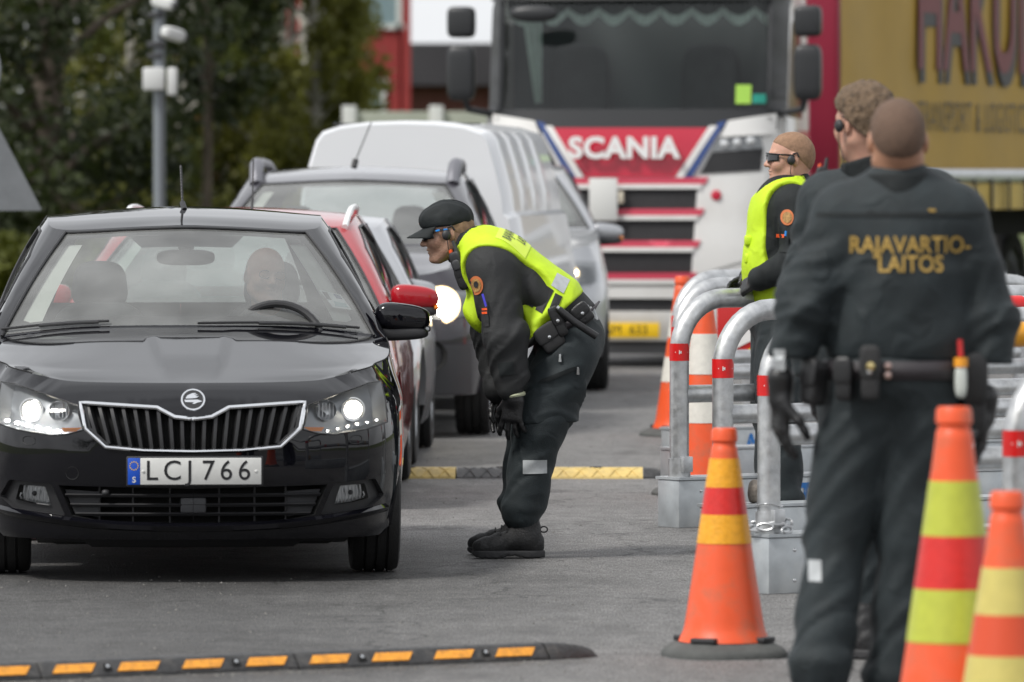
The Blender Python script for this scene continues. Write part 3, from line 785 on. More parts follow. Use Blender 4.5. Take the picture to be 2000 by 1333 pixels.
# camera mast
MASTM = mat('mast_grey', (.22, .24, .26), .5, metal=.4); BOXW = mat('enclosure_white', (.60, .61, .60), .5)
mast = thing('camera_mast', 'grey steel mast carrying white surveillance cameras and boxes', 'mast', (at(312, 62), 62, 0))
MB().tube([(0, 0, 0), (0, 0, 1.2), (-.01, 0, 6.0)], [.062, .058, .045], 16).build('pole', MASTM, mast)
for px, py, sz, nm, m_ in ((302, 155, (.20, .14, .21), 'equipment_box', BOXW), (338, 160, (.09, .12, .26), 'cable_box', BOXW), (306, 88, (.17, .17, .06), 'mounting_ring', PLASTG), (304, 110, (.14, .16, .05), 'mounting_ring', PLASTG), (306, 30, (.16, .16, .05), 'mounting_ring', PLASTG)):
    s = FPX / 62; mb = MB(); mb.box(((px - 312) / s, -.09 if m_ is BOXW else 0, CAM_H - (py - HOR) / s), sz, None, .02); mb.build(nm, m_, mast)
for px, py, a in ((340, 68, 35), (322, 6, -25)):
    s = FPX / 62; M = T(((px - 312) / s, -.12, CAM_H - (py - HOR) / s), rz=R(a), ry=R(14)); co = MB(); sellip(co, (0, 0, 0), (.12, .06, .06), 4, M=M); oo = co.build('camera', BOXW, mast)
    MB().lathe([(0, .04), (.035, .035), (.04, 0)], 14, M @ T((.11, 0, 0), ry=R(90))).build('camera_lens', PLAST, oo)
    mb = MB(); mb.box((-.08, .04, -.05), (.12, .03, .03), M, .005); mb.build('camera_arm', PLASTG, oo)
# back of road signs at the left edge
SGN = mat('sign_back', (.20, .21, .22), .5, metal=.3, var=.1)
sgn = thing('road_sign', 'grey back of a triangular road sign on its post', 'road sign', (at(-12, 44), 44, 0), R(6))
s = FPX / 44; tri = chaikin(dense([(-.46, CAM_H - (412 - HOR) / s), (.32, CAM_H - (412 - HOR) / s), (-.07, CAM_H - (190 - HOR) / s)], .06), 1); mb = MB(); mb.prism(tri, -.004, .004); mb.build('sign_panel', SGN, sgn, smooth=False)
MB().tube([(-.07, .03, 0), (-.07, .03, 2.9)], .03, 12).build('post', MASTM, sgn)
MB().lathe([(0, 0), (.32, 0), (.32, .006), (0, .006)], 40, T((-.27, -.02, CAM_H + .68), rx=R(90))).build('round_panel', SGN, sgn)
# red house, its windows, brown annexe, wall
def window(parent, x, z, w, h, y=-.03):
    o = MB(); o.box((x, y, z), (w, .05, h)); wo_ = o.build('window', mat('house_glass', (.22, .30, .33), .08), parent, smooth=False)
    for a, b, c, d in ((x, z + h / 2, w + .16, .1), (x, z - h / 2, w + .2, .1), (x - w / 2, z, .1, h + .1), (x + w / 2, z, .1, h + .1)):
        mb = MB(); mb.box((a, y - .035, b), (c, .06, d)); mb.build('frame', mat('house_white', (.62, .63, .62), .6), wo_, smooth=False)
RDW = mat('house_red', (.30, .035, .035), .8, var=.12, vscale=2, bump=.3, bscale=20)
house = thing('house', 'red boarded house with white-framed windows beyond the trees', 'house', (at(795, 128) - 2.3, 128, 0))
mb = MB()
for k in range(28):
    x = -2.22 + k * .159; w_ = MB(); w_.box((x, .0, 4.0), (.152, .05, 8.0)); w_.build('cladding_board', RDW, house, smooth=False)
mb.box((0, 4.06, 4.0), (4.5, 8, 8.0)); mb.build('wall', RDW, house, smooth=False)
mb = MB(); mb.prism([(-2.8, 8.02), (2.8, 8.02), (0, 9.6)], -.5, 8.6); mb.build('roof', mat('roof_dark', (.05, .05, .055), .7), house, smooth=False)
for x, z in ((1.35, 2.75), (1.65, 5.0), (-1.0, 2.75), (-1.0, 5.0)): window(house, x, z, 1.0, 1.2)
mb = MB(); mb.box((2.29, -.04, 4.0), (.16, .1, 8.0)); mb.build('corner_board', RDW, house, smooth=False)
ann = thing('house', 'brown house with dark eaves between the red house and the lorry mirror', 'house', (at(850, 140) + .6, 140, 0))
mb = MB(); mb.box((0, 3, 1.7), (3.4, 6, 3.4)); mb.build('wall', mat('house_brown', (.16, .07, .055), .8, var=.15, vscale=3), ann, smooth=False)
mb = MB(); mb.prism([(-2.0, 3.42), (2.0, 3.42), (1.6, 4.3), (-1.6, 4.3)], -.6, 6.6); mb.build('roof', mat('eaves_grey', (.09, .09, .10), .7), ann, smooth=False)
window(ann, -.4, 2.0, .7, 1.1)
wal = thing('boundary_wall', 'pale grey-green boundary wall with white posts behind the white van', 'wall', (at(680, 92), 92, 0), R(-2))
for k in range(5):
    mb = MB(); mb.box((.62 + k * 1.2, 0, 1.22), (1.13, .10, 2.44), None, .01); mb.build('wall_panel', mat('wall_grey_green', (.34, .36, .30), .8, var=.12, vscale=2, dirt=((.20, .21, .17), .5, 2)), wal)
for k in range(6):
    mb = MB(); mb.box((.02 + k * 1.2, -.03, 1.26), (.19, .22, 2.52), None, .015); mb.build('post', mat('wall_post_white', (.58, .59, .57), .7), wal)
# wood across the road behind the photographer: what the glossy bumper mirrors
fw2 = hedge('roadside_wood', 'wood across the road, mirrored in the black bumper', -34, 34, -44, 8.5, 15000, LEAF[2], 13, size=.24); fw2['kind'] = 'stuff'; del fw2['category']
# ------------------------------------------------------------------ black hatchback at the head of the queue
HX, HY, HRZ = -1.2386, 25.85, R(3.6)
def hp(px, py, t=0.03):
    """photograph measurement on the car's front -> metres in the car's own frame (x, z)."""
    s = FPX / (HY + t); cx = 1000 + (HX - math.sin(HRZ) * t) * s
    return ((px - cx) / s, CAM_H - (py - HOR) / s)
def half(pts): return [(abs(x), z) for x, z in pts]

GR_O = [hp(*p) for p in [(377, 819), (413, 815), (447, 797), (596, 788), (586, 838), (547, 873), (473, 880), (377, 882)]]
GR_O[0] = (0.0, GR_O[0][1]); GR_O[-1] = (0.0, GR_O[-1][1])
HL_O = [hp(px, py, .16) for px, py in [(600, 791), (660, 771), (722, 752), (750, 750), (757, 785), (760, 828), (715, 840), (650, 849), (618, 846), (590, 838), (597, 812)]]
IN_O = [hp(px, py, .03) for px, py in [(377, 955), (640, 949), (615, 1008), (545, 1021), (377, 1024)]]
IN_O[0] = (0.0, IN_O[0][1]); IN_O[-1] = (0.0, IN_O[-1][1])
FG_O = [hp(px, py, .14) for px, py in [(652, 943), (735, 938), (754, 972), (727, 994), (625, 1006)]]
FL_O = [hp(px, py, .14) for px, py in [(669, 950), (722, 947), (731, 977), (700, 983), (657, 987)]]
P = dict(HATCH); P['step'] = .05; P['estep'] = .02; P['bon_n'] = (90, 40)
FG_O = chaikin(dense(FG_O, .022), 1); FL_O = chaikin(dense(FL_O, .018), 1)
P['holes'] = [HL_O, FG_O]
# grille and intake touch the centre line: keep them as holes that start a hair off it and close the gap with the dark back panels
e0 = 0.0006
P['holes'] += [[(max(x, e0), z) for x, z in GR_O], [(max(x, e0), z) for x, z in IN_O]]
hero, HS, HG, hbon = car('hatchback_car', 'black hatchback with lit headlights at the head of the queue, driver at the wheel', None, (HX, HY, 0), HRZ, P, BLK)

def mirrored(poly): return poly + [(-x, z) for x, z in poly[::-1] if x > 1e-3]
# grille: recessed back, chrome frame, separate slats
gfull = mirrored(GR_O)
mb = MB(); patch(mb, lambda a, b, o: HS.fr(a, b, o), gfull, (), step=.04, off=-.05); grb = mb.build('grille', VOID, hero)
mb = MB(); ring = dense(gfull, .018)
path = [HS.fr(x, z, .004) for x, z in ring]; mb.tube(path, .0085, 8, closed=True); mb.build('chrome_frame', CHROME, grb)
mb = MB(); path = [HS.fr(x * .975, z, -.012) for x, z in ring]; mb.tube(path, .010, 6, closed=True); mb.build('inner_frame', GRILL, grb)
def zspan(poly, x):
    zs = []
    for i in range(len(poly)):
        (xa, za), (xb, zb_) = poly[i], poly[(i + 1) % len(poly)]
        if (xa - x) * (xb - x) <= 0 and abs(xa - xb) > 1e-9: zs.append(za + (zb_ - za) * (x - xa) / (xb - xa))
    return min(zs), max(zs)
for i in range(19):
    x = (i - 9) * .0435; z0, z1 = zspan(gfull, x if abs(x) > 1e-6 else 1e-4)
    mb = MB(); lean = x * .06
    zs = np.linspace(z0 + .004, z1 - .004, 6); vs = []
    for z in zs:
        xx = x + lean * (z - .62) / .08
        a = HS.fr(xx - .013, z, -.036); b = HS.fr(xx - .0065, z, -.006); c = HS.fr(xx + .0065, z, -.006); d = HS.fr(xx + .013, z, -.036); vs.append([a, b, c, d])
    mb.grid(vs); mb.build('grille_slat', GRILL, grb, sharp=25)
# winged-arrow badge on the bonnet lip
bx, bz = hp(377, 782, .09); bx = 0
BN = Vector((0, -.82, .57))
bq = Vector((0, 1, 0)).rotation_difference(-BN)
badge = thing('badge', None, None)
badge.parent = hero; pb = HS.fr(0, bz, .004); badge.location = pb; badge.rotation_euler = (R(-30), 0, 0)
MB().lathe([(.0, 0), (.047, 0), (.049, .004), (.047, .008), (.041, .008), (.040, .005), (0, .005)], 40, T(rx=R(90))).build('badge_ring', CHROME, badge)
MB().lathe([(0, .0058), (.0395, .0058), (.0395, .0048)], 40, T(rx=R(90))).build('badge_field', mat('badge_dark', (.03, .03, .032), .3), badge)
mb = MB()
for poly in ([(-.030, .004), (-.022, .018), (-.004, .027), (.014, .028), (.004, .021), (.020, .022), (.009, .014), (.024, .014), (.012, .006), (-.010, .004)],
             [(-.034, -.002), (.018, -.001), (.034, -.007), (.034, -.010), (.018, -.014), (.006, -.020), (-.004, -.020), (.004, -.013), (-.030, -.012)]):
    mb.prism(poly, -.0085, -.005)
mb.build('winged_arrow', CHROME, badge, smooth=False)
# headlights
for q in (1, -1):
    o = bpy.data.objects.new('headlight', None); col.objects.link(o); o.parent = hero; o.empty_display_size = .05
    ho = [(q * x, z) for x, z in HL_O]
    F = lambda a, b, of: HS.fr(a, b, of)
    cx = sum(x for x, z in ho) / len(ho); cz = sum(z for x, z in ho) / len(ho)
    mb = MB(); patch(mb, F, [(cx + (x - cx) * .97, cz + (z - cz) * .97) for x, z in ho], (), step=.03, off=-.055)
    d = dense(ho, .02); n = len(d)
    mb.grid([[HS.fr(x, z, 0) for x, z in d + d[:1]], [HS.fr(cx + (x - cx) * .97, cz + (z - cz) * .97, -.056) for x, z in d + d[:1]]])
    mb.build('housing', LAMPIN, o)
    mb = MB(); patch(mb, F, ho, (), step=.025, off=.002); mb.build('lens', LENS, o)
    mb = MB(); mb.tube([HS.fr(x, z, .001) for x, z in d], .003, 5, closed=True); mb.build('gasket', GRILL, o)
    # dipped-beam projector and inner reflector
    px, pz = hp(701, 801, .2); lx, lz = hp(644, 803, .1)
    c = Vector(HS.fr(q * px, pz, -.035)); M = T(c, rx=R(90))
    MB().lathe([(.036, .014), (.046, .016), (.048, .012), (.036, -.02), (.028, -.03)], 28, M).build('projector_ring', REFL, o)
    MB().lathe([(0, .012), (.014, .0105), (.025, .004), (.029, -.004)], 24, M).build('bulb', LAMPON, o)
    MB().lathe([(.008, .018), (.010, .017), (.010, .010)], 14, M).build('bulb_shield', LAMPIN, o)
    c = Vector(HS.fr(q * lx, lz, -.035)); M = T(c, rx=R(90))
    mb = MB(); mb.lathe([(.040, .018), (.036, .0), (.02, -.016), (0, -.018)], 24, M)
    for k in range(5): mb.box((-.028 + k * .014, 0, -.002), (.003, .055, .02), M)
    mb.build('reflector_bowl', REFL, o)
    # running-light steps along the lower edge
    for k in range(6):
        x, z = hp(640 + k * 20.5, 841 - k * 3.6, .16)
        c = Vector(HS.fr(q * x, z, -.012))
        mb = MB(); sellip(mb, c, (.011, .008, .0065), 3, nu=12, nv=8)
        mb.build('running_light', LEDON if q < 0 else REFL, o)
        if q > 0:
            mb = MB(); mb.ellipsoid((c.x, c.y - .009, c.z - .001), (.004, .002, .003), 10, 6); mb.build('running_light_core', LEDON, o)
    mb = MB(); patch(mb, F, [(q * x, z) for x, z in [hp(p_, r_, .12) for p_, r_ in [(592, 834), (634, 835), (628, 843), (606, 842)]]], (), step=.03, off=-.008); mb.build('indicator', AMBER, o)
    # washer-jet cover
    wx, wz = hp(695, 860, .14); rect = [(q * (wx + a * .026), wz + b * .02) for a, b in ((-1, -.8), (.9, -.8), (1, .8), (-.8, .8))]
    mb = MB(); mb.tube([HS.fr(x, z, 0) for x, z in dense(chaikin(rect, 1), .01)], .0013, 4, closed=True); mb.build('washer_cover', GRILL, hero)
    # fog lamp pod
    fo = bpy.data.objects.new('fog_lamp', None); col.objects.link(fo); fo.parent = hero; fo.empty_display_size = .05
    fp = [(q * x, z) for x, z in FG_O]; fl = [(q * x, z) for x, z in FL_O]
    mb = MB(); patch(mb, F, fp, [fl], step=.03, off=-.022, estep=.015)
    d = dense(fp, .02); mb.grid([[HS.fr(x, z, 0) for x, z in d + d[:1]], [HS.fr(x, z, -.023) for x, z in d + d[:1]]]); mb.build('bezel', PLAST, fo, sharp=30)
    mb = MB(); patch(mb, F, fl, (), step=.02, off=-.05)
    xs = np.linspace(min(x for x, z in fl) + .008, max(x for x, z in fl) - .008, 9)
    for x in xs:
        z0, z1 = zspan(fl, x); mb.tube([HS.fr(x, z0 + .004, -.04), HS.fr(x, (z0 + z1) / 2, -.034), HS.fr(x, z1 - .004, -.04)], .0035, 6)
    mb.build('reflector', REFL, fo)
    mb = MB(); mb.ellipsoid(HS.fr(q * hp(694, 964, .14)[0], hp(694, 964, .14)[1], -.03), (.010, .008, .010), 14, 8); mb.build('bulb_cap', PLASTG, fo)
    mb = MB(); patch(mb, F, fl, (), step=.03, off=-.014); mb.build('lens', LENS, fo)
# lower intake
ifull = mirrored(IN_O)
mb = MB(); patch(mb, lambda a, b, o: HS.fr(a, b, o), ifull, (), step=.05, off=-.10)
d = dense(ifull, .03); mb.grid([[HS.fr(x, z, 0) for x, z in d + d[:1]], [HS.fr(x, z, -.101) for x, z in d + d[:1]]]); ink = mb.build('lower_intake', VOID, hero)
for py in (968, 987, 1005):
    _, z = hp(377, py); w = [x for x in np.linspace(-.56, .56, 57) if inpoly(x, z, ifull)]
    rows = [[HS.fr(x, z - .008, -.012) for x in w], [HS.fr(x, z + .001, .0 - .004) for x in w], [HS.fr(x, z + .006, -.012) for x in w], [HS.fr(x, z + .003, -.06) for x in w]]
    mb = MB(); mb.grid(rows); mb.build('intake_slat', PLAST, ink, sharp=30)
for px in (258, 331, 428, 498, 560, 192):
    x, _ = hp(px, 990); z0, z1 = zspan(ifull, x)
    mb = MB(); mb.tube([HS.fr(x, z, -.022) for z in np.linspace(z0, z1, 5)], .004, 5); mb.build('intake_bar', PLAST, ink)
for s_ in (1, -1):
    pl = [(s_ * x, z) for x, z in [hp(560, 962), hp(632, 958), hp(612, 1005), hp(565, 1012)]]
    mb = MB(); patch(mb, lambda a, b, o: HS.fr(a, b, o), pl, (), step=.03, off=-.03, thick=.02); mb.build('intake_blank', PLASTG, ink)
mb = MB(); mb.box(HS.fr(0, hp(377, 988)[1], -.02), (.10, .03, .06), None, .008); mb.build('radar_cover', PLASTG, ink)
mb = MB(); x, z = hp(205, 963); sellip(mb, HS.fr(x, z, -.01), (.016, .02, .013), 2.5, 14, 8); mb.build('tow_eye', PLAST, ink)
# lower lip and valance
mb = MB(); xs = np.linspace(-.76, .76, 60)
zl = lambda x: .218 + .060 * (abs(x) / .76) ** 2.2
mb.grid([[HS.fr(x, zl(x) + .018, .002) for x in xs], [HS.fr(x, zl(x) + .006, .020) for x in xs], [HS.fr(x, zl(x) - .012, .012) for x in xs], [HS.fr(x, zl(x) - .02, -.01) for x in xs]]); mb.build('lip_spoiler', BLK, hero, sharp=60)
mb = MB(); xs = np.linspace(-.62, .62, 40)
mb.grid([[tuple(np.array(HS.fr(x, .19, -.02))) for x in xs], [(p[0], p[1] + .08, .135 + .02 * (abs(p[0]) > .42)) for p in [HS.fr(x, .19, -.02) for x in xs]], [(p[0], p[1] + .4, .13) for p in [HS.fr(x, .19, -.02) for x in xs]]]); mb.build('valance', PLAST, hero)
mb = MB(); mb.tube([HS.fr(x, .46, .0005) for x in ()] or [(HS.fr(hp(141, 925)[0] + .024 * math.cos(a), hp(141, 925)[1] + .024 * math.sin(a), 0)) for a in np.linspace(0, 6.28, 24, endpoint=False)], .0012, 4, closed=True); mb.build('tow_cover', GRILL, hero)
# number plate
plx, plz = hp(380, 921, -.02)
pl = bpy.data.objects.new('number_plate', None); col.objects.link(pl); pl.parent = hero; pl.location = (plx, -.028, plz); pl.empty_display_size = .05
mb = MB(); mb.box((0, .004, 0), (.532, .012, .118), None, .006); mb.build('plate_holder', PLAST, pl)
mb = MB(); mb.box((.023, -.006, 0), (.470, .006, .104), None, .003); mb.build('plate_face', PLATEW, pl)
mb = MB(); mb.box((-.236, -.006, 0), (.048, .006, .104), None, .003); mb.build('plate_band', PLATEB, pl)
for s_, x in (('LCJ', -.100), ('766', .122)): lettering('plate_letters', s_, .110, INK, pl, (x, -.0096, 0), sx=.95, depth=.001, spacing=1.34)
lettering('country_letter', 'S', .032, PLATEW, pl, (-.236, -.0096, -.033), depth=.0006, bold=.0008)
mb = MB()
for k in range(12):
    a = k * math.pi / 6; mb.lathe([(0, .0098), (.0028, .0096), (.0028, .008)], 6, T((-.236 + .016 * math.cos(a), 0, .022 + .016 * math.sin(a)), rx=R(90)))
mb.build('star_ring', PLATEY, pl)
for x in (-.2, .238): MB().lathe([(0, .0125), (.006, .011), (.007, .008)], 12, T((x, 0, 0), rx=R(90))).build('plate_screw', PLATEW, pl)
# panel gaps
us = np.linspace(HS.uc, HS.ub, 40)
for q in (1, -1):
    mb = MB(); mb.tube([(q * HS.m(u, HS.zt(u), -.001)[0], HS.m(u, HS.zt(u))[1], HS.zt(u) + .0005) for u in us], .0028, 5)
    mb.build('bonnet_gap', VOID, hero)
for q in (1, -1):
    for yy in (1.28, 2.42):
        u = HS.u_near(10, yy); mb = MB(); mb.tube([tuple(np.array(HS.m(u, z, -.001)) * [q, 1, 1]) for z in np.linspace(.26, HS.zt(u), 14)], .003, 5); mb.build('door_gap', VOID, hero)
# door handles
for q in (1, -1):
    u = HS.u_near(10, 2.25); p = HS.m(u, .80, .01); mb = MB(); sellip(mb, (q * p[0], p[1], p[2]), (.022, .09, .018), 3); mb.build('door_handle', BLK, hero)
# mirrors, aerial, wipers, cowl
for q in (1, -1): door_mirror(hero, q * .775, 1.62, .965, BLK, 1.0, q)
MB().tube([(0.0, 2.42, 1.44), (-.008, 2.47, 1.47)], .012, 10).build('aerial_base', PLAST, hero)
mb = MB(); zz = np.linspace(0, .165, 60); mb.tube([(-.008 - .006 * z / .165, 2.47 + z * .45, 1.465 + z) for z in zz], [.0045 + .0016 * (math.sin(z * 500) > 0) for z in zz], 8); mb.build('aerial', PLAST, hero)
mb = MB(); xs = np.linspace(-.71, .71, 40)
mb.grid([[(x, 1.16 + .24 * (x / .72) ** 2 + .0, .952 - .006 * abs(x)) for x in xs], [(x, 1.25 + .24 * (x / .72) ** 2, .945 - .006 * abs(x)) for x in xs]]); mb.build('cowl', PLAST, hero)
def wiper(x0, x1, sag):
    mb = MB(); pts = []
    for t in np.linspace(0, 1, 12):
        x = x0 + (x1 - x0) * t; a = abs(x) / .72 * (15 * HG.KS)
        p = HG.m(math.copysign(a, x), .018 + sag * t, .012); pts.append(p)
    mb.tube(pts, .0055, 6); mb.tube([(p[0], p[1] - .006, p[2] - .004) for p in pts[1:8]], .006, 6); mb.build('wiper', PLAST, hero)
wiper(-.28, -.68, .004); wiper(.62, .03, -.012)
# rear-view mirror with its sensor pod
mb = MB(); sellip(mb, (0, 2.05, 1.243), (.122, .022, .033), 3.2); rv = mb.build('rear_view_mirror', PLASTG, hero)
mb = MB(); sellip(mb, (0, 2.0, 1.298), (.036, .05, .034), 2.4); mb.build('mirror_foot', PLAST, rv)
mb = MB(); patch(mb, HG.m, [(-.30, .455), (.30, .455), (.22, .385), (-.22, .385)], (), step=.06, off=-.009); mb.build('sensor_shade', FRIT, rv)
# permit sticker inside the screen
sk = []
A0 = .70; STK = MB(); patch(STK, HG.m, [(.560, .195), (.655, .180), (.672, .115), (.588, .118)], (), step=.03, off=-.012); st = STK.build('permit_sticker', mat('sticker_paper', (.92, .95, .95), .5), hero)
STK = MB(); patch(STK, HG.m, [(.57, .186), (.592, .184), (.598, .150), (.576, .152)], (), step=.03, off=-.0105); STK.build('bar_code', INK, st)
STK = MB(); patch(STK, HG.m, [(.62, .180), (.648, .176), (.652, .158), (.624, .160)], (), step=.03, off=-.0105); STK.build('print_block', mat('sticker_blue', (.06, .12, .25), .5), st)
STK = MB(); patch(STK, HG.m, [(.605, .146), (.655, .140), (.660, .122), (.600, .124)], (), step=.03, off=-.0105); STK.build('print_panel', mat('sticker_teal', (.30, .52, .55), .5), st)
# ------------------------------------------------------------------ organic shapes: distance fields meshed by surface nets

def vsub(P, c): return P - np.asarray(c, np.float32)
def cap(P, a, b, ra, rb):
    a = np.asarray(a, np.float32); b = np.asarray(b, np.float32); d = b - a
    t = np.clip(((P - a) @ d) / (d @ d + 1e-9), 0, 1)
    return np.linalg.norm(P - a - t[:, None] * d, axis=1) - (ra + (rb - ra) * t)
def ell(P, c, r, M=None):
    q = P - np.asarray(c, np.float32)
    if M is not None: q = q @ np.asarray(M, np.float32)
    r = np.asarray(r, np.float32); k0 = np.linalg.norm(q / r, axis=1); k1 = np.linalg.norm(q / (r * r), axis=1)
    return k0 * (k0 - 1) / (k1 + 1e-9)
def rbox(P, c, h, rad, M=None):
    q = P - np.asarray(c, np.float32)
    if M is not None: q = q @ np.asarray(M, np.float32)
    q = np.abs(q) - (np.asarray(h, np.float32) - rad)
    return np.linalg.norm(np.maximum(q, 0), axis=1) + np.minimum(q.max(axis=1), 0) - rad
def ecap(P, a, b, ra, rb, flat, side):
    """tapered capsule flattened along unit vector side by factor flat (<1 thinner)."""
    side = np.asarray(side, np.float32); a = np.asarray(a, np.float32); b = np.asarray(b, np.float32)
    k = 1 / flat - 1
    st = lambda q: q + (q @ side)[..., None] * side * k
    return cap(st(P - a), st(np.zeros((1, 3), np.float32))[0], st((b - a)[None])[0], ra, rb) * (flat if flat < 1 else 1)
def smin(a, b, k):
    h = np.clip(.5 + .5 * (b - a) / k, 0, 1); return b * (1 - h) + a * h - k * h * (1 - h)
def smax(a, b, k): return -smin(-a, -b, k)
def su(k, *ds):
    r = ds[0]
    for d in ds[1:]: r = smin(r, d, k)
    return r

_rng = np.random.RandomState(3); _G = _rng.rand(32, 32, 32).astype(np.float32)
def vnoise(P, f):
    """smooth value noise in -1..1"""
    q = P * f + 100.0; i = np.floor(q).astype(int); t = q - i; t = t * t * (3 - 2 * t); i &= 31; j = (i + 1) & 31
    g = lambda a, b, c: _G[a, b, c]
    x0, y0, z0 = i.T; x1, y1, z1 = j.T; u, v, w = t.T
    r = ((g(x0, y0, z0) * (1 - u) + g(x1, y0, z0) * u) * (1 - v) + (g(x0, y1, z0) * (1 - u) + g(x1, y1, z0) * u) * v) * (1 - w) + \
        ((g(x0, y0, z1) * (1 - u) + g(x1, y0, z1) * u) * (1 - v) + (g(x0, y1, z1) * (1 - u) + g(x1, y1, z1) * u) * v) * w
    return r * 2 - 1

def folds(P, axis_a, axis_b, freq=22.0, amp=.006, seed=0.0, lo=0.0, hi=1.0, slant=6.0):
    """irregular cloth folds lying across a limb from axis_a to axis_b, strongest from lo to hi along it."""
    a = np.asarray(axis_a, np.float32); d = np.asarray(axis_b, np.float32) - a; L = np.linalg.norm(d); d = d / L
    q = P - a; al = q @ d; t = al / L; w = np.exp(-((t - (lo + hi) / 2) / ((hi - lo) / 2 + 1e-6)) ** 4)
    r = q - al[:, None] * d; wob = vnoise(P + seed, 5.0)
    al2 = al + .07 * wob + (r[:, 0] * .55 - r[:, 1] * .4 + r[:, 2] * .35) * (slant / 6)
    Q = np.stack([al2 * freq * 1.6, r[:, 0] * 3.0 + r[:, 2] * 2.0, r[:, 1] * 3.5], 1).astype(np.float32)
    n1 = vnoise(Q + seed * 3.1, 1.0); n2 = vnoise(Q * np.float32([2.1, 1.5, 1.5]) + seed, 1.0)
    ridge = 1 - np.abs(n1) * 2.2
    return -amp * w * (ridge * .9 + n2 * .45)

def surfnet(fn, lo, hi, h, name='m'):
    lo = np.array(lo, np.float32); hi = np.array(hi, np.float32)
    n = np.ceil((hi - lo) / h).astype(int) + 1
    ax = [lo[k] + h * np.arange(n[k], dtype=np.float32) for k in range(3)]
    X, Y, Z = np.meshgrid(*ax, indexing='ij')
    Pts = np.stack([X.ravel(), Y.ravel(), Z.ravel()], 1)
    V = np.concatenate([fn(c) for c in np.array_split(Pts, max(1, len(Pts) // 250000))]).reshape(n).astype(np.float32)
    S = V < 0
    c = np.zeros(n - 1, int)
    for dx in (0, 1):
        for dy in (0, 1):
            for dz in (0, 1): c += S[dx:n[0] - 1 + dx, dy:n[1] - 1 + dy, dz:n[2] - 1 + dz]
    act = (c > 0) & (c < 8); idx = -np.ones(n - 1, int); ii = np.argwhere(act); idx[act] = np.arange(len(ii))
    acc = np.zeros((len(ii), 3), np.float32); cnt = np.zeros(len(ii), np.float32)
    cor = [(a, b, d) for a in (0, 1) for b in (0, 1) for d in (0, 1)]
    for p in cor:
        for k in range(3):
            if p[k]: continue
            q = list(p); q[k] = 1
            v0 = V[ii[:, 0] + p[0], ii[:, 1] + p[1], ii[:, 2] + p[2]]; v1 = V[ii[:, 0] + q[0], ii[:, 1] + q[1], ii[:, 2] + q[2]]
            m = (v0 < 0) != (v1 < 0); t = np.where(m, v0 / np.where(m, v0 - v1, 1), 0)
            pos = np.tile(np.array(p, np.float32), (len(ii), 1)); pos[:, k] += t
            acc += pos * m[:, None]; cnt += m
    verts = lo + h * (ii + acc / np.maximum(cnt, 1)[:, None])
    faces = []
    for k in range(3):
        a, b = [(1, 2), (2, 0), (0, 1)][k]
        sl0 = [slice(1, -1)] * 3; sl0[k] = slice(0, n[k] - 1); sl1 = list(sl0); sl1[k] = slice(1, n[k])
        s0 = S[tuple(sl0)]; s1 = S[tuple(sl1)]; e = np.argwhere(s0 != s1); flip = s0[tuple(e.T)]
        base = e.copy(); base[:, a] += 1; base[:, b] += 1
        def cell(da, db):
            q = base.copy(); q[:, a] -= da; q[:, b] -= db; return idx[tuple(q.T)]
        q = np.stack([cell(1, 1), cell(0, 1), cell(0, 0), cell(1, 0)], 1)
        q = np.where(flip[:, None], q, q[:, ::-1]); faces.append(q)
    faces = np.concatenate(faces); faces = faces[(faces >= 0).all(1)]
    me = bpy.data.meshes.new(name)
    me.vertices.add(len(verts)); me.vertices.foreach_set('co', verts.astype(np.float32).ravel())
    me.loops.add(len(faces) * 4); me.loops.foreach_set('vertex_index', faces.ravel().astype(np.int32))
    me.polygons.add(len(faces)); me.polygons.foreach_set('loop_start', np.arange(0, len(faces) * 4, 4, dtype=np.int32))
    me.update(calc_edges=True); me.validate()
    me.polygons.foreach_set('use_smooth', np.ones(len(me.polygons), bool))
    return me

def bvh_of(me): return BVHTree.FromPolygons([v.co.copy() for v in me.vertices], [tuple(p.vertices) for p in me.polygons])

def drape(bvh, outline, o, ux, uy, d, off=.003, step=.012, thick=.004):
    """Lays a flat outline (metres along ux, uy from o) on a surface by casting along d."""
    o, ux, uy, d = Vector(o), Vector(ux).normalized(), Vector(uy).normalized(), Vector(d).normalized()
    p, t = cdt(outline, (), step)
    pts = []; last = None
    for a, b in p:
        org = o + ux * a + uy * b - d * .4; h = bvh.ray_cast(org, d, .9)
        pts.append((h[0] - d * off) if h[0] else None)
    good = [q for q in pts if q]
    if not good: return MB()
    for i, q in enumerate(pts):
        if q is None:
            base = o + ux * p[i][0] + uy * p[i][1]; nb = min(good, key=lambda g: (g - base).length)
            pts[i] = base + d * (nb - base).dot(d)
    mb = MB(); mb.add(pts, t)
    from collections import Counter
    ec = Counter()
    for f in t:
        for i in range(3): ec[tuple(sorted((f[i], f[(i + 1) % 3])))] += 1
    for (i, j), c in ec.items():
        if c == 1: mb.add([pts[i], pts[j], pts[j] + d * thick, pts[i] + d * thick], [(0, 1, 2, 3)])
    return mb

def drape_text(bvh, s, size, o, ux, uy, d, off=.003, sx=1.0, bold=0.0, spacing=1.0):
    me = text_mesh(s, size, 0.0, bold=bold, spacing=spacing); o, ux, uy, d = Vector(o), Vector(ux).normalized(), Vector(uy).normalized(), Vector(d).normalized()
    bm = bmesh.new(); bm.from_mesh(me); bmesh.ops.triangulate(bm, faces=bm.faces[:])
    bmesh.ops.subdivide_edges(bm, edges=[e for e in bm.edges if e.calc_length() > .02], cuts=2); bm.to_mesh(me); bm.free()
    for v in me.vertices:
        q = o + ux * v.co.x * sx + uy * v.co.y; h = bvh.ray_cast(q - d * .4, d, .9)
        v.co = (h[0] - d * off) if h[0] else q
    return me
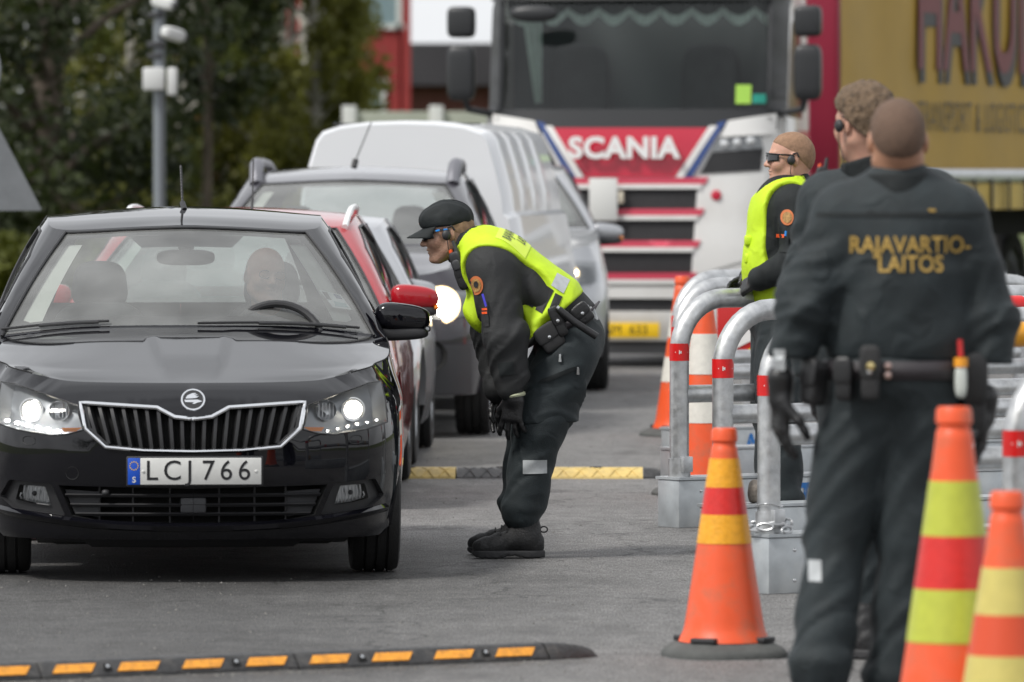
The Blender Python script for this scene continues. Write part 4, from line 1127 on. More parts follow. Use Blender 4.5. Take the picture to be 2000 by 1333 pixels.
# ------------------------------------------------------------------ people
UNI = mat('uniform_slate', (.016, .023, .026), .68, var=.22, vscale=9, bump=.35, bscale=260, spec=.4, wrinkle=.5, sheen=.04)
UNI2 = mat('uniform_slate_dark', (.011, .014, .015), .7, var=.2, vscale=9, bump=.3, bscale=260, spec=.3, wrinkle=.25)
HIVIS = mat('hivis_yellow', (.52, .74, .012), .62, var=.07, vscale=14, bump=.35, bscale=320, wrinkle=.3)
HIVISP = mat('hivis_panel', (.62, .78, .07), .5, var=.05, vscale=14)
REFTAPE = mat('reflective_grey', (.42, .44, .45), .3, var=.1, vscale=40)
SKIN = mat('skin_tan', (.40, .235, .165), .55, var=.10, vscale=26, sss=.10, bump=.3, bscale=140, dirt=((.30, .14, .10), .5, 22))
SKIN2 = mat('skin_light', (.52, .29, .21), .55, var=.08, vscale=26, sss=.12, bump=.12, bscale=180, dirt=((.50, .20, .15), .4, 14))
HAIRB = mat('hair_blond_stubble', (.30, .185, .11), .8, var=.3, vscale=60, bump=.5, bscale=320)
HAIRS = mat('hair_shaved', (.13, .078, .052), .75, var=.15, vscale=60, bump=.5, bscale=400)
HAIRBR = mat('hair_brown', (.13, .085, .05), .7, var=.5, vscale=45, bump=.9, bscale=150)
LEATHER = mat('black_leather', (.012, .012, .013), .38, var=.2, bump=.25, bscale=150)
NYLON = mat('black_nylon', (.015, .015, .016), .6, bump=.3, bscale=300)
BELTM = mat('belt_web', (.032, .027, .031), .5, bump=.3, bscale=300)
BOOT = mat('boot_black', (.016, .016, .017), .6, var=.3, vscale=25, bump=.4, bscale=120)
SOLE = mat('boot_sole', (.03, .03, .032), .7, bump=.3, bscale=80)
SHADES = mat('sunglass_lens', (.008, .009, .012), .06, spec=.8)
BLUEACC = mat('blue_accent', (.02, .25, .70), .35)
BLUEPEN = mat('blue_pen', (.06, .05, .55), .35)
ORANGE = mat('orange_dot', (.85, .10, .02), .4)
PATCHO = mat('patch_orange', (.55, .16, .05), .7, bump=.3, bscale=300)
PATCHD = mat('patch_gold', (.34, .19, .06), .7, var=.5, vscale=120)
GOLDTXT = mat('gold_lettering', (.42, .27, .06), .6, var=.15, vscale=60, bump=.3, bscale=200)
GREYTXT = mat('grey_lettering', (.12, .14, .06), .6)
STEELZ = mat('zip_steel', (.6, .61, .62), .25, metal=1.0)

def unit(v): v = np.asarray(v, float); return v / np.linalg.norm(v)

def head_parts(root, c, f, u, skin, hair=None, hairm=None, cap=False, shades=None, earpiece=None, neck_to=None, h=.0042, glasses=False):
    """Head with neck: one continuous mesh. f forward, u up."""
    f = unit(f); u = unit(np.asarray(u) - f * np.dot(u, f)); l = np.cross(u, f); M = np.stack([f, l, u], 1).astype(np.float32); c = np.asarray(c, np.float32)
    nk = (np.asarray(neck_to, np.float32) - c) @ M if neck_to is not None else np.array([-.05, 0, -.19])
    def skull(q):
        cr = ell(q, (-.014, 0, .036), (.099, .0765, .086)); oc = ell(q, (-.045, 0, .0), (.068, .066, .072))
        return su(.03, cr, oc)
    def fn(P):
        q = (P - c) @ M; s = q * np.array([1, 0, 1], np.float32); s[:, 1] = np.abs(q[:, 1])
        d = skull(q)
        d = smin(d, ell(q, (.026, 0, -.028), (.064, .059, .083)), .03)
        d = smin(d, cap_(s, (-.012, .050, -.055), (.052, .022, -.100), .020, .017), .035)      # jaw line
        d = smin(d, ell(q, (.070, 0, -.098), (.020, .020, .017)), .018)                        # chin
        d = smin(d, ell(s, (.052, .042, -.026), (.026, .022, .026)), .025)                     # cheek
        d = smin(d, cap_(s, (.083, .0, .023), (.072, .036, .024), .009, .010), .014)           # brow
        d = smax(d, -ell(s, (.098, .033, .004), (.018, .018, .013)), .012)                     # eye socket
        d = smin(d, ell(s, (.074, .032, .003), (.012, .013, .012)), .004)                      # eyeball
        d = smin(d, cap_(q, (.082, 0, .012), (.101, 0, -.024), .0075, .0105), .010)            # nose bridge
        d = smin(d, ell(q, (.1035, 0, -.029), (.0125, .0125, .0105)), .008)
        d = smin(d, ell(s, (.092, .012, -.032), (.012, .008, .008)), .006)                     # nostril
        d = smin(d, ell(q, (.0845, 0, -.0555), (.010, .022, .0058)), .006)                     # lips
        d = smin(d, ell(q, (.0815, 0, -.0675), (.010, .019, .0065)), .006)
        d = smax(d, -ell(q, (.096, 0, -.0612), (.010, .022, .0016)), .003)
        d = smin(d, ell(q, (.068, 0, -.079), (.012, .02, .006)), .015)
        e = ell(s, (-.014, .079, -.002), (.019, .009, .032), np.array([[.96, .25, .2], [-.25, .96, 0], [-.2, 0, .97]]))
        e = smax(e, -ell(s, (-.008, .090, -.002), (.010, .008, .018)), .004)
        d = smin(d, e, .008)
        d = smin(d, cap_(q, (-.022, 0, -.045), nk * .55, .056, .058), .03); d = smin(d, cap_(q, nk * .55, nk, .058, .066), .03)
        return d
    lo = c - .17; hi = c + .17
    if neck_to is not None: lo = np.minimum(lo, np.asarray(neck_to) - .08); hi = np.maximum(hi, np.asarray(neck_to) + .08)
    me = surfnet(fn, lo, hi, h, 'body'); body = link('body', me, skin, root)
    W = lambda a, b, cc: Vector(c.astype(float) + a * f + b * l + cc * u)
    Mx = Matrix(((f[0], l[0], u[0], c[0]), (f[1], l[1], u[1], c[1]), (f[2], l[2], u[2], c[2]), (0, 0, 0, 1)))
    if hair:
        th, wild = hair
        def hf(P):
            q = (P - c) @ M; d = skull(q) - th - wild * (.7 * vnoise(q, 42.) + .8 * vnoise(q * np.float32([1, 1, .5]) + 3, 95.)) - (wild * 1.6 * sstep(.02, .11, q[:, 2]))
            line = np.where(q[:, 0] > .0, .030 + .55 * q[:, 0], .030 + .95 * q[:, 0]) - q[:, 2]
            line = np.where(np.abs(q[:, 1]) < .045, np.maximum(line, -.075 - q[:, 2]), line)
            fr = smax(d, line, .012)
            return fr
        link('hair', surfnet(hf, c - .15, c + .15, h, 'hair'), hairm, root)
    if cap:
        def cf(P):
            q = (P - c) @ M
            d = su(.03, ell(q, (-.012, 0, .050), (.110, .087, .086)), ell(q, (.048, 0, .070), (.056, .064, .042)))
            d = d - .0045 * vnoise(q, 17.) - .002 * vnoise(q, 45.) - .0015 * np.sin(np.abs(q[:, 1]) * 160)
            return smax(d, (.030 + .06 * q[:, 0]) - q[:, 2] * 1.0, .006)
        cp = link('cap', surfnet(cf, c - .17, c + .17, .0045, 'cap'), UNI2, root)
        mb = MB(); rows = []
        for t in np.linspace(0, 1, 9):
            row = []
            for w in np.linspace(-1, 1, 17):
                a = w * 1.12; x = -.012 + (.104 + .074 * t * (1 - .25 * abs(w) ** 3)) * math.cos(a * .92); y = (.084 + .004 * t) * math.sin(a)
                z = .036 + .05 * x * .1 - .026 * t - .020 * t * w * w
                row.append(W(x, y, z))
            rows.append(row)
        mb.grid(rows); o = mb.build('brim', UNI2, cp); md = o.modifiers.new('thickness', 'SOLIDIFY'); md.thickness = .004
        mb = MB(); mb.lathe([(.0, 0), (.018, 0), (.018, .003), (0, .004)], 16, Mx @ T((.098, 0, .072), ry=R(70))); mb.build('cap_emblem', PATCHO, cp)
        mb = MB(); mb.ellipsoid((-.012, 0, .136), (.010, .010, .005), 12, 6, Mx); mb.build('cap_button', UNI2, cp)
        mb = MB(); mb.tube([W(-.012 + .112 * math.cos(a), 0.0, .050 + .087 * math.sin(a)) for a in np.linspace(.5, 2.9, 20)], .0022, 5); mb.build('cap_seam', UNI2, cp)
    if shades:
        so = bpy.data.objects.new('sunglasses', None); col.objects.link(so); so.parent = root; so.empty_display_size = .03
        for sg in (1, -1):
            rows = []
            for i, t in enumerate(np.linspace(0, 1, 9)):
                a = .12 + t * 1.05; hgt = .020 * (1 - .35 * t)
                rows.append([W(.020 + .083 * math.cos(a * .95), sg * .073 * math.sin(a) ** .9 + sg * .002, .006 + z * hgt - .003 * t + (-.004 if z < 0 and t < .3 else 0)) for z in np.linspace(-1, 1, 7)])
            mb = MB(); mb.grid(rows); o = mb.build('lens', SHADES, so); md = o.modifiers.new('thickness', 'SOLIDIFY'); md.thickness = .003
            mb = MB(); mb.tube([W(.020 + .084 * math.cos((.12 + t * 1.05) * .95), sg * .074 * math.sin(.12 + t * 1.05) ** .9, .024 - .005 * t) for t in np.linspace(0, 1, 8)] + [W(.03, sg * .082, .018), W(-.005, sg * .083, .016), W(-.022, sg * .083, .006)], [.0035] * 8 + [.0042, .0038, .003], 6); mb.build('frame', SHADES, so)
            mb = MB(); mb.tube([W(.045, sg * .0845, .0175), W(.028, sg * .0855, .018)], .0042, 6); mb.tube([W(.012, sg * .0865, .0175), W(-.004, sg * .0865, .0165)], .0038, 6); mb.build('temple_accent', shades, so)
        mb = MB(); mb.tube([W(.103, -.012, .012), W(.105, 0, .014), W(.103, .012, .012)], .0035, 6); mb.build('bridge', SHADES, so)
    if glasses:
        mb = MB()
        for sg in (1, -1): mb.tube([W(.096 - .012 * abs(math.cos(a)), sg * (.034 + .024 * math.cos(a)), .006 + .017 * math.sin(a)) for a in np.linspace(0, 6.283, 20, endpoint=False)], .002, 5, closed=True)
        mb.build('spectacles', SHADES, root)
    if earpiece:
        sg = earpiece; eo = MB(); eo.ellipsoid((.004, sg * .096, -.006), (.019, .013, .022), 16, 10, Mx); eo.tube([W(-.004, sg * .088, .022), W(-.024, sg * .088, .028), W(-.034, sg * .086, .008)], .004, 6)
        ep = eo.build('earpiece', PLAST, root)
        mb = MB(); mb.tube([W(.004, sg * .098, -.026), W(.006, sg * .095, -.06), W(-.002, sg * .088, -.10), W(-.01, sg * .09, -.15)], .002, 5); mb.build('cable', PLAST, ep)
    return body, W, Mx
cap_ = cap

def hand_mesh(root, wrist, dirv, palm_n, sgn, curl=.5, spread=.1, m=None, name='glove', sc=1.0, thumb=.5):
    """Gloved hand: dirv wrist->fingers, palm_n the way the palm faces, sgn side of the thumb."""
    d = unit(dirv); n = unit(np.asarray(palm_n) - d * np.dot(palm_n, d)); t = np.cross(d, n) * sgn; w = np.asarray(wrist, float)
    pt = lambda a, b, c: (w + (a * d + b * t + c * n) * sc).astype(np.float32)
    R_ = np.stack([d, t, n], 1).astype(np.float32)
    fingers = []
    for k, (b, L) in enumerate([(.033, .072), (.011, .082), (-.011, .076), (-.032, .060)]):
        base = np.array([.098 - .006 * abs(k - 1), b, 0.0]); ang = spread * (1.2 - k * .8); p = base; cur = curl * (.55 + .12 * k); a = 0; seg = []
        for j, fr in enumerate((.45, .32, .23)):
            a += cur * (.7 if j == 0 else 1.0)
            q = p + L * fr * np.array([math.cos(a) * math.cos(ang), math.sin(ang), math.sin(a)]); seg.append((p.copy(), q.copy())); p = q
        fingers.append(seg)
    tb = [np.array([.035, .034, .006]), np.array([.066, .060, .018 + .02 * thumb]), np.array([.092, .066, .022 + .04 * thumb]), np.array([.112, .064 - .01 * thumb, .028 + .05 * thumb])]
    def fn(P):
        q = (P - w.astype(np.float32)) @ R_ / sc
        d0 = rbox(q, (.055, 0, 0), (.050, .042, .016), .015); d0 = smin(d0, cap(q, (-.04, 0, 0), (.015, 0, 0), .036, .032), .02)
        for seg in fingers:
            dd = None
            for j, (a, b) in enumerate(seg):
                x = cap(q, a, b, .0105 - .0006 * j, .0100 - .0008 * j); dd = x if dd is None else smin(dd, x, .004)
            d0 = smin(d0, dd, .006)
        dt = su(.008, cap(q, tb[0], tb[1], .016, .0125), cap(q, tb[1], tb[2], .0125, .011), cap(q, tb[2], tb[3], .011, .009)); d0 = smin(d0, dt, .010)
        return d0 * sc
    c = w + d * .07 * sc; return link(name, surfnet(fn, c - .15 * sc, c + .15 * sc, .0038 * sc, name), m or LEATHER, root)

def boot(root, heel, toe_dir, L=.30, hgt=.14, side=0.0):
    """Boot standing on the ground, heel point at (x,y), pointing along toe_dir."""
    f = unit([toe_dir[0], toe_dir[1], 0]); l = np.array([-f[1], f[0], 0]); M = np.stack([f, l, [0, 0, 1]], 1).astype(np.float32); c = np.array([heel[0], heel[1], 0], np.float32)
    def fn(P):
        q = (P - c) @ M
        d = su(.035, ell(q, (L * .80, 0, .048), (.062, .047, .040)), cap(q, (L * .62, 0, .060), (L * .25, 0, .085), .046, .050), ell(q, (.055, 0, .055), (.055, .038, .055)))
        d = smin(d, cap(q, (.085, 0, .09), (.075, 0, hgt), .052, .056), .04)
        d = d - .002 * np.sin(q[:, 0] * 150 + q[:, 2] * 90) * (q[:, 2] > .05) * (np.abs(q[:, 1]) < .05)
        return smax(d, .016 - q[:, 2], .006)
    o = link('boot', surfnet(fn, c - [.36, .36, 0], c + [.36, .36, .26], .0055, 'boot'), BOOT, root)
    def fs(P):
        q = (P - c) @ M; q2 = q.copy(); q2[:, 2] = 0
        d = su(.05, ell(q2, (L * .76, 0, 0), (L * .25, .052, .2)), ell(q2, (.075, 0, 0), (.078, .043, .2)), rbox(q2, (L * .45, 0, 0), (L * .28, .036, .3), .02))
        arch = .010 * np.exp(-((q[:, 0] - L * .45) / .04) ** 2) + .014 * sstep(L * .86, L * 1.02, q[:, 0]) ** 2
        d = smax(d, q[:, 2] - .034, .004); return smax(d, arch + .001 + .003 * (np.sin(q[:, 0] * 210) > .3) - q[:, 2], .003)
    link('sole', surfnet(fs, c - [.36, .36, .012], c + [.36, .36, .06], .006, 'sole'), SOLE, o)
    mb = MB()
    for k in range(6):
        a = L * .70 - k * .026; z = .093 + k * .011
        pts = [c + M @ np.array([a, s * .03, z - .006 + .014 * (1 - abs(s))], np.float32) for s in (-1, -.5, 0, .5, 1)]
        mb.tube([Vector(map(float, p)) for p in pts], .0032, 5)
    mb.build('laces', NYLON, o)
    return o

def clothes(root, J, jr, trousers_r, mj=UNI, mt=UNI, amp=1.0, h=.009, flat=.68, spine_n=None, hemline=None):
    """Jacket and trousers grown over the joints J. Returns the meshes."""
    A = {k: np.asarray(v, np.float32) for k, v in J.items()}
    sn = unit(spine_n); sn32 = sn.astype(np.float32)
    def torso(P):
        d = ecap(P, A['pelvis'], A['waist'], jr['hem'], jr['waist'], flat, sn32)
        d = smin(d, ecap(P, A['waist'], A['chest'], jr['waist'], jr['chest'], flat, sn32), .05)
        d = smin(d, cap(P, A['sh_l'], A['sh_r'], jr['yoke'], jr['yoke']), .07)
        return smin(d, cap(P, A['chest'], A['neck'], .11, .062), .06)
    def jac(P):
        d = torso(P)
        for s in 'lr':
            a, b, c = A['sh_' + s], A['el_' + s], A['wr_' + s]
            arm = smin(cap(P, a, b, jr['sh'], jr['el']), cap(P, b, c, jr['el'], jr['wr']), .03)
            arm = arm + folds(P, a, b, 9, .010 * amp, 1.0, .2, 1.1, 11) + folds(P, b, c, 12, .010 * amp, 4.0, -.1, .9, 8)
            d = smin(d, arm, .028)
        d = d + folds(P, A['chest'], A['pelvis'], 5, .009 * amp, 2.0, .2, 1.1, 9.0) + .006 * amp * vnoise(P, 6.0)
        ad = unit(A['pelvis'] - A['waist']).astype(np.float32)
        return smax(d, (P - A['pelvis']) @ ad - jr.get('hemlen', .06), .012)
    pts = np.array([A[k] for k in ('pelvis', 'chest', 'neck', 'sh_l', 'sh_r', 'el_l', 'el_r', 'wr_l', 'wr_r')])
    jm = surfnet(jac, pts.min(0) - .17, pts.max(0) + .17, h, 'jacket'); jo = link('jacket', jm, mj, root)
    ro = trousers_r
    def tro(P):
        d = ell(P, A['hip_c'], ro['hips'])
        for s in 'lr':
            a, b, c = A['hip_' + s], A['kn_' + s], A['an_' + s]
            th = cap(P, a, b, ro['hip'], ro['knee']) + folds(P, a, b, 5.5, .013 * amp, 7.0, .0, 1.1, 16)
            shn = cap(P, b, c, ro['shin'], ro['ankle']) + folds(P, b, c, 7, .012 * amp, 9.0, -.1, 1.2, 12)
            cu = ell(P, c + np.float32([0, 0, .03]), (ro['ankle'] + .016, ro['ankle'] + .012, .055)) + .004 * vnoise(P, 22.0)
            leg = smin(smin(th, shn, .02), cu, .018); d = smin(d, leg, .03)
        return d + .005 * amp * vnoise(P + 9, 7.0)
    pts = np.array([A[k] for k in ('hip_c', 'hip_l', 'hip_r', 'kn_l', 'kn_r', 'an_l', 'an_r')])
    tm = surfnet(tro, pts.min(0) - .21, pts.max(0) + .21, h, 'trousers'); to = link('trousers', tm, mt, root)
    return jo, to, torso

def collar(root, base, top, r0, r1, m=UNI2, flare=.0):
    a, b = np.asarray(base, float), np.asarray(top, float)
    def fn(P):
        d = cap(P, a, b, r0, r1); d = np.abs(d + .006) - .007
        ax = unit(b - a).astype(np.float32); t = (P - a.astype(np.float32)) @ ax; L = np.linalg.norm(b - a)
        return smax(smax(d + .003 * vnoise(P, 20.), t - L, .006), -t - .04, .006)
    return link('collar', surfnet(fn, np.minimum(a, b) - .13, np.maximum(a, b) + .13, .0055, 'collar'), m, root)

def pouch(root, name, c, size, M, m=LEATHER, snap=True):
    mb = MB(); sellip(mb, (0, 0, 0), tuple(x / 2 for x in size), 5, M=Matrix.Translation(c) @ M); o = mb.build(name, m, root)
    mb = MB(); sellip(mb, (0, -size[1] * .36, size[2] * .22), (size[0] * .56, size[1] * .22, size[2] * .34), 4, 18, 10, M=Matrix.Translation(c) @ M); mb.build('flap', m, o)
    if snap: MB().lathe([(0, .006), (.007, .004), (.008, 0)], 12, Matrix.Translation(c) @ M @ T((0, -size[1] * .58, size[2] * .05), rx=R(90))).build('snap', STEELZ, o)
    return o

# ---------------------------------------------------------------- officer leaning down to the driver's window
D1 = 27.7; S1 = FPX / D1
def j1(px, py, y=0.0): return np.array([(px - 1000) / S1, y, CAM_H - (py - HOR) / S1])
O1 = thing('person', 'officer in cap and hi-vis vest bending towards the black hatchback, hands on knees', 'person', (0, D1, 0))
J1 = dict(pelvis=j1(1118, 628), waist=j1(1060, 575), chest=j1(978, 522), neck=j1(912, 474), sh_l=j1(960, 530, -.175), sh_r=j1(952, 522, .175),
          el_l=j1(990, 655, -.255), el_r=j1(966, 650, .225), wr_l=j1(1003, 752, -.245), wr_r=j1(976, 757, .165),
          hip_c=j1(1112, 662), hip_l=j1(1112, 688, -.095), hip_r=j1(1105, 688, .095), kn_l=j1(1048, 842, -.125), kn_r=j1(1040, 842, .12), an_l=j1(1022, 1000, -.12), an_r=j1(1014, 998, .12))
sp = j1(978, 522) - j1(1118, 628); spn = unit([-sp[2], 0, sp[0]]) * -1
jo1, to1, torso1 = clothes(O1, J1, dict(hem=.175, waist=.170, chest=.200, yoke=.095, sh=.100, el=.086, wr=.066, hemlen=.03), dict(hips=(.150, .185, .145), hip=.128, knee=.112, shin=.098, ankle=.080), mj=mat('uniform_charcoal', (.023, .024, .025), .7, var=.2, vscale=9, bump=.35, bscale=260, spec=.35, wrinkle=.35), flat=.62, spine_n=spn)
f1 = unit([-.985, -.04, -.17]); b1, W1, M1 = head_parts(O1, j1(872, 456), f1, (0, 0, 1), SKIN, hair=(.0025, .0008), hairm=HAIRB, cap=True, shades=BLUEACC, earpiece=1, neck_to=j1(915, 486), h=.0038)
collar(O1, j1(918, 486), j1(890, 474), .092, .082)
# hi-vis vest: shell over the jacket with arm holes
A1 = {k: np.asarray(v, np.float32) for k, v in J1.items()}
def vest_fn(J, torso, hem_pt, hem_dir, holes, nk, loose=.018, drop=None):
    def fn(P):
        d = torso(P) - loose - .004 * vnoise(P, 11.) + folds(P, J['chest'], J['pelvis'], 6, .006, 3.0, .1, 1.0, 3)
        if drop is not None: d = smin(d, drop(P), .03)
        d = smax(d, (P - np.float32(hem_pt)) @ np.float32(hem_dir), .008)
        for a, b, r in holes: d = smax(d, -cap(P, a, b, r, r), .012)
        return smax(d, -cap(P, nk[0], nk[1], nk[2], nk[2]), .01)
    return fn
hd = unit(unit(j1(1118, 628) - j1(1060, 575)) + np.array([.15, 0, -.35]))
holes1 = [(j1(935, 545, s * .30), j1(1020, 560, s * .30), .165) for s in (-1, 1)]
hang = lambda P: su(.03, ecap(P, j1(960, 560, -.05), j1(928, 622, -.05), .10, .075, .45, (.8, 0, .6)), ecap(P, j1(1050, 590, -.10), j1(1040, 676, -.17), .12, .062, .55, (1, 0, 0)))
vm = surfnet(vest_fn(A1, torso1, j1(1098, 606), hd, holes1, (j1(925, 480), j1(870, 445), .098), .014, hang), np.array([-.36, -.34, .80]), np.array([.42, .34, 1.50]), .008, 'vest')
vo1 = link('vest', vm, HIVIS, O1); bv1 = bvh_of(vm); bj1 = bvh_of(jo1.data); bt1 = bvh_of(to1.data)
CAMD = (0, 1, 0)
def dr1(bvh, pts, name, m, parent, off=.004, d=CAMD):
    q = [((px - 1000) / S1, CAM_H - (py - HOR) / S1) for px, py in pts]; cx = sum(a for a, b in q) / len(q); cz = sum(b for a, b in q) / len(q)
    mb = drape(bvh, [(a - cx, b - cz) for a, b in q], (cx, -.2, cz), (1, 0, 0), (0, 0, 1), d, off); return mb.build(name, m, parent, sharp=60)
for q in ([(1047, 547), (1062, 555), (1040, 600), (1026, 592)], [(1066, 556), (1081, 566), (1058, 611), (1045, 603)], [(1084, 571), (1098, 578), (1087, 603), (1070, 606)]): dr1(bv1, q, 'elastic_strap', NYLON, vo1)
dr1(bv1, [(1088, 532), (1113, 546), (1100, 572), (1076, 556)], 'reflective_band', REFTAPE, vo1)
# lettered panel on the back of the shoulders
mid = Vector(j1(1003, 470, -.02)); sx_ = Vector((.87, 0, -.49)); down = Vector((.42, 0, -.9)).normalized()
mb = drape(bv1, [(-.075, -.16), (.075, -.16), (.075, .12), (-.075, .12)], mid, sx_, (0, 1, 0), Vector((-.42, .25, -.85)), .003); mb.build('name_panel', HIVISP, vo1, sharp=60)
for s_, o_ in (('RAJAVARTIO-', -.028), ('LAITOS', .032)):
    me = drape_text(bv1, s_, .058, mid + sx_ * o_, (0, 1, 0), -sx_, Vector((-.42, .25, -.85)), .0055, sx=.75, bold=.001); link('vest_lettering', me, GREYTXT, vo1)
# piping round the arm hole and side adjusters
# sleeve patch, pen, flag tabs, pockets
def disc(bvh, c, r, name, m, parent, off, D=S1, o=1000, y=-.2, dd=CAMD, n=24, ry=1.0):
    cx, cz = c; mb = drape(bvh, [(r * math.cos(a), r * ry * math.sin(a)) for a in np.linspace(0, 6.283, n, endpoint=False)], (cx, y, cz), (1, 0, 0), (0, 0, 1), dd, off); return mb.build(name, m, parent, sharp=60)
p = j1(930, 556); sp_ = disc(bj1, (p[0], p[2]), .030, 'sleeve_patch', PATCHO, jo1, .004, ry=1.3); disc(bj1, (p[0], p[2]), .021, 'patch_emblem', PATCHD, sp_, .0065, ry=1.3); 
mb = drape(bj1, [(.010 * math.cos(a), .014 * math.sin(a)) for a in np.linspace(0, 6.28, 12, endpoint=False)], (p[0], -.2, p[2] + .004), (1, 0, 0), (0, 0, 1), CAMD, .009); mb.build('patch_figure', NYLON, sp_)
mb = MB(); mb.tube([j1(943, 572, -.315), j1(946, 582, -.32), j1(950, 596, -.325)], [.005, .005, .0045], 8); mb.build('pen', BLUEPEN, jo1)
dr1(bj1, [(940, 598), (953, 596), (956, 634), (944, 636)], 'sleeve_pocket', NYLON, jo1, .005)
for k in (0, 1): dr1(bj1, [(941, 600 + k * 7), (951, 599 + k * 7), (952, 603 + k * 7), (942, 604 + k * 7)], 'flag_tab', ORANGE, jo1, .009)
dr1(bj1, [(972, 706), (1003, 702), (1004, 727), (976, 731)], 'velcro_tab', UNI2, jo1, .006)
dr1(bt1, [(1021, 895), (1068, 895), (1068, 921), (1021, 922)], 'reflective_patch', REFTAPE, to1, .005)
dr1(bt1, [(1050, 745), (1056, 738), (1112, 716), (1130, 712), (1132, 718), (1072, 742)], 'pocket_zip', UNI2, to1, .005)
for a, b in (((1093, 690), (1096, 704)), ((1128, 715), (1131, 728))):
    mb = drape(bt1, [(-.006, -.02), (.006, -.02), (.004, .012), (-.004, .012)], (j1(*a)[0], -.2, j1(*a)[2] - .01), (1, 0, 0), (0, 0, 1), CAMD, .009, .01); mb.build('zip_puller', STEELZ, to1)
# knee drape of the over-trousers
def kd(P):
    d = su(.03, cap(P, j1(1075, 770, -.115), j1(1052, 826, -.125), .118, .122), cap(P, j1(1090, 762, -.115), j1(1096, 826, -.118), .08, .075)) + folds(P, j1(1100, 720, -.1), j1(1050, 840, -.12), 10, .006, 2.2, 0, 1.0)
    return smax(d, (.560 + .03 * (P[:, 0] - .1)) - P[:, 2], .008)
link('knee_flap', surfnet(kd, j1(1075, 800, -.12) - .26, j1(1075, 800, -.12) + .26, .008, 'knee_flap'), UNI, to1)
# gloves on the knees
hand_mesh(O1, j1(1004, 768, -.262), (-.10, .05, -1), (.35, .9, 0), -1, curl=.42, spread=.22, thumb=.1, sc=1.08)
hand_mesh(O1, j1(978, 772, .20), (-.05, .10, -1), (.45, -.75, 0), 1, curl=.5, spread=.12)
MB().tube([Vector(j1(1005, 768, -.255)) + Vector((.036 * math.cos(a), .036 * math.sin(a), .006 * math.cos(a))) for a in np.linspace(0, 6.28, 20, endpoint=False)], .010, 8, closed=True).build('glove_cuff', mat('glove_lining', (.42, .44, .30), .8), O1)
for y, dx in ((-.12, 0.0), (.12, -.02)): boot(O1, (.135 + dx, y), (-1, -.06 if y < 0 else .04), .30, .15)
mb = MB(); mb.tube([j1(1062, 1032, -.12) + np.array([.015 * math.sin(a), 0, .012 * math.cos(a)]) for a in np.linspace(0, 6.28, 14, endpoint=False)], .003, 6, closed=True); mb.build('boot_loop', NYLON, O1)
# duty belt
bp = [j1(1163, 598, 0), j1(1150, 610, -.11), j1(1110, 632, -.185), j1(1062, 655, -.16), j1(1035, 672, -.05), j1(1035, 672, .05), j1(1062, 655, .16), j1(1110, 632, .185), j1(1150, 610, .11)]
mb = MB(); vs = []
ring = catmull(bp + bp[:1], 60)[:-1]; upb = unit([.52, 0, .85])
for p in ring: vs += [p + upb * .026, p - upb * .026]
n = len(ring); mb.add([Vector(v) for v in vs], [(2 * i, 2 * i + 1, 2 * ((i + 1) % n) + 1, 2 * ((i + 1) % n)) for i in range(n)])
belt = mb.build('duty_belt', BELTM, O1); md = belt.modifiers.new('thickness', 'SOLIDIFY'); md.thickness = .008
Rt = lambda deg, tilt=0: Matrix.Rotation(R(deg), 4, 'Y') @ Matrix.Rotation(R(tilt), 4, 'Z')
pouch(belt, 'magazine_pouch', j1(1090, 627, -.215), (.045, .04, .125), Rt(-24))
pouch(belt, 'holster', j1(1074, 658, -.20), (.10, .05, .11), Rt(-35), NYLON)
pouch(belt, 'cuff_pouch', j1(1138, 612, -.175), (.07, .04, .085), Rt(-40))
mb = MB(); mb.tube([j1(1090, 601, -.245), j1(1094, 605, -.245), j1(1120, 626, -.25), j1(1164, 655, -.245)], [.014, .0155, .0155, .0155], 14); bt = mb.build('baton', LEATHER, belt)
MB().tube([j1(1086, 598, -.245), j1(1091, 602, -.245)], .011, 12).build('baton_tip', STEELZ, bt)
for k in range(3): MB().tube([j1(1146 + k * 6, 596 + k * 3, -.10), j1(1160 + k * 3, 622 + k * 1, -.11)], .006, 6).build('belt_keeper', REFTAPE, belt)
# chest radio
def radio(root, c, M, parent=None):
    mb = MB(); sellip(mb, (0, 0, 0), (.028, .019, .062), 4.5, M=Matrix.Translation(c) @ M); o = mb.build('radio', PLAST, root)
    MB().tube([(0.012, 0, .055), (.013, 0, .105)], [.010, .007], 10, M=Matrix.Translation(c) @ M).build('aerial', PLASTG, o)
    MB().lathe([(0, .074), (.008, .072), (.009, .055)], 10, Matrix.Translation(c) @ M @ T((-.014, 0, 0))).build('radio_knob', ORANGE, o)
    mb = MB(); sellip(mb, (0, -.018, .005), (.019, .006, .022), 3, M=Matrix.Translation(c) @ M); mb.build('speaker_face', PLASTG, o)
    mb = MB(); sellip(mb, (0, .008, -.055), (.035, .025, .05), 4, M=Matrix.Translation(c) @ M); mb.build('radio_pouch', NYLON, o)
    return o
radio(O1, Vector(j1(897, 518, -.115)), Matrix.Rotation(R(-20), 4, 'Y') @ Matrix.Rotation(R(-30), 4, 'Z'))

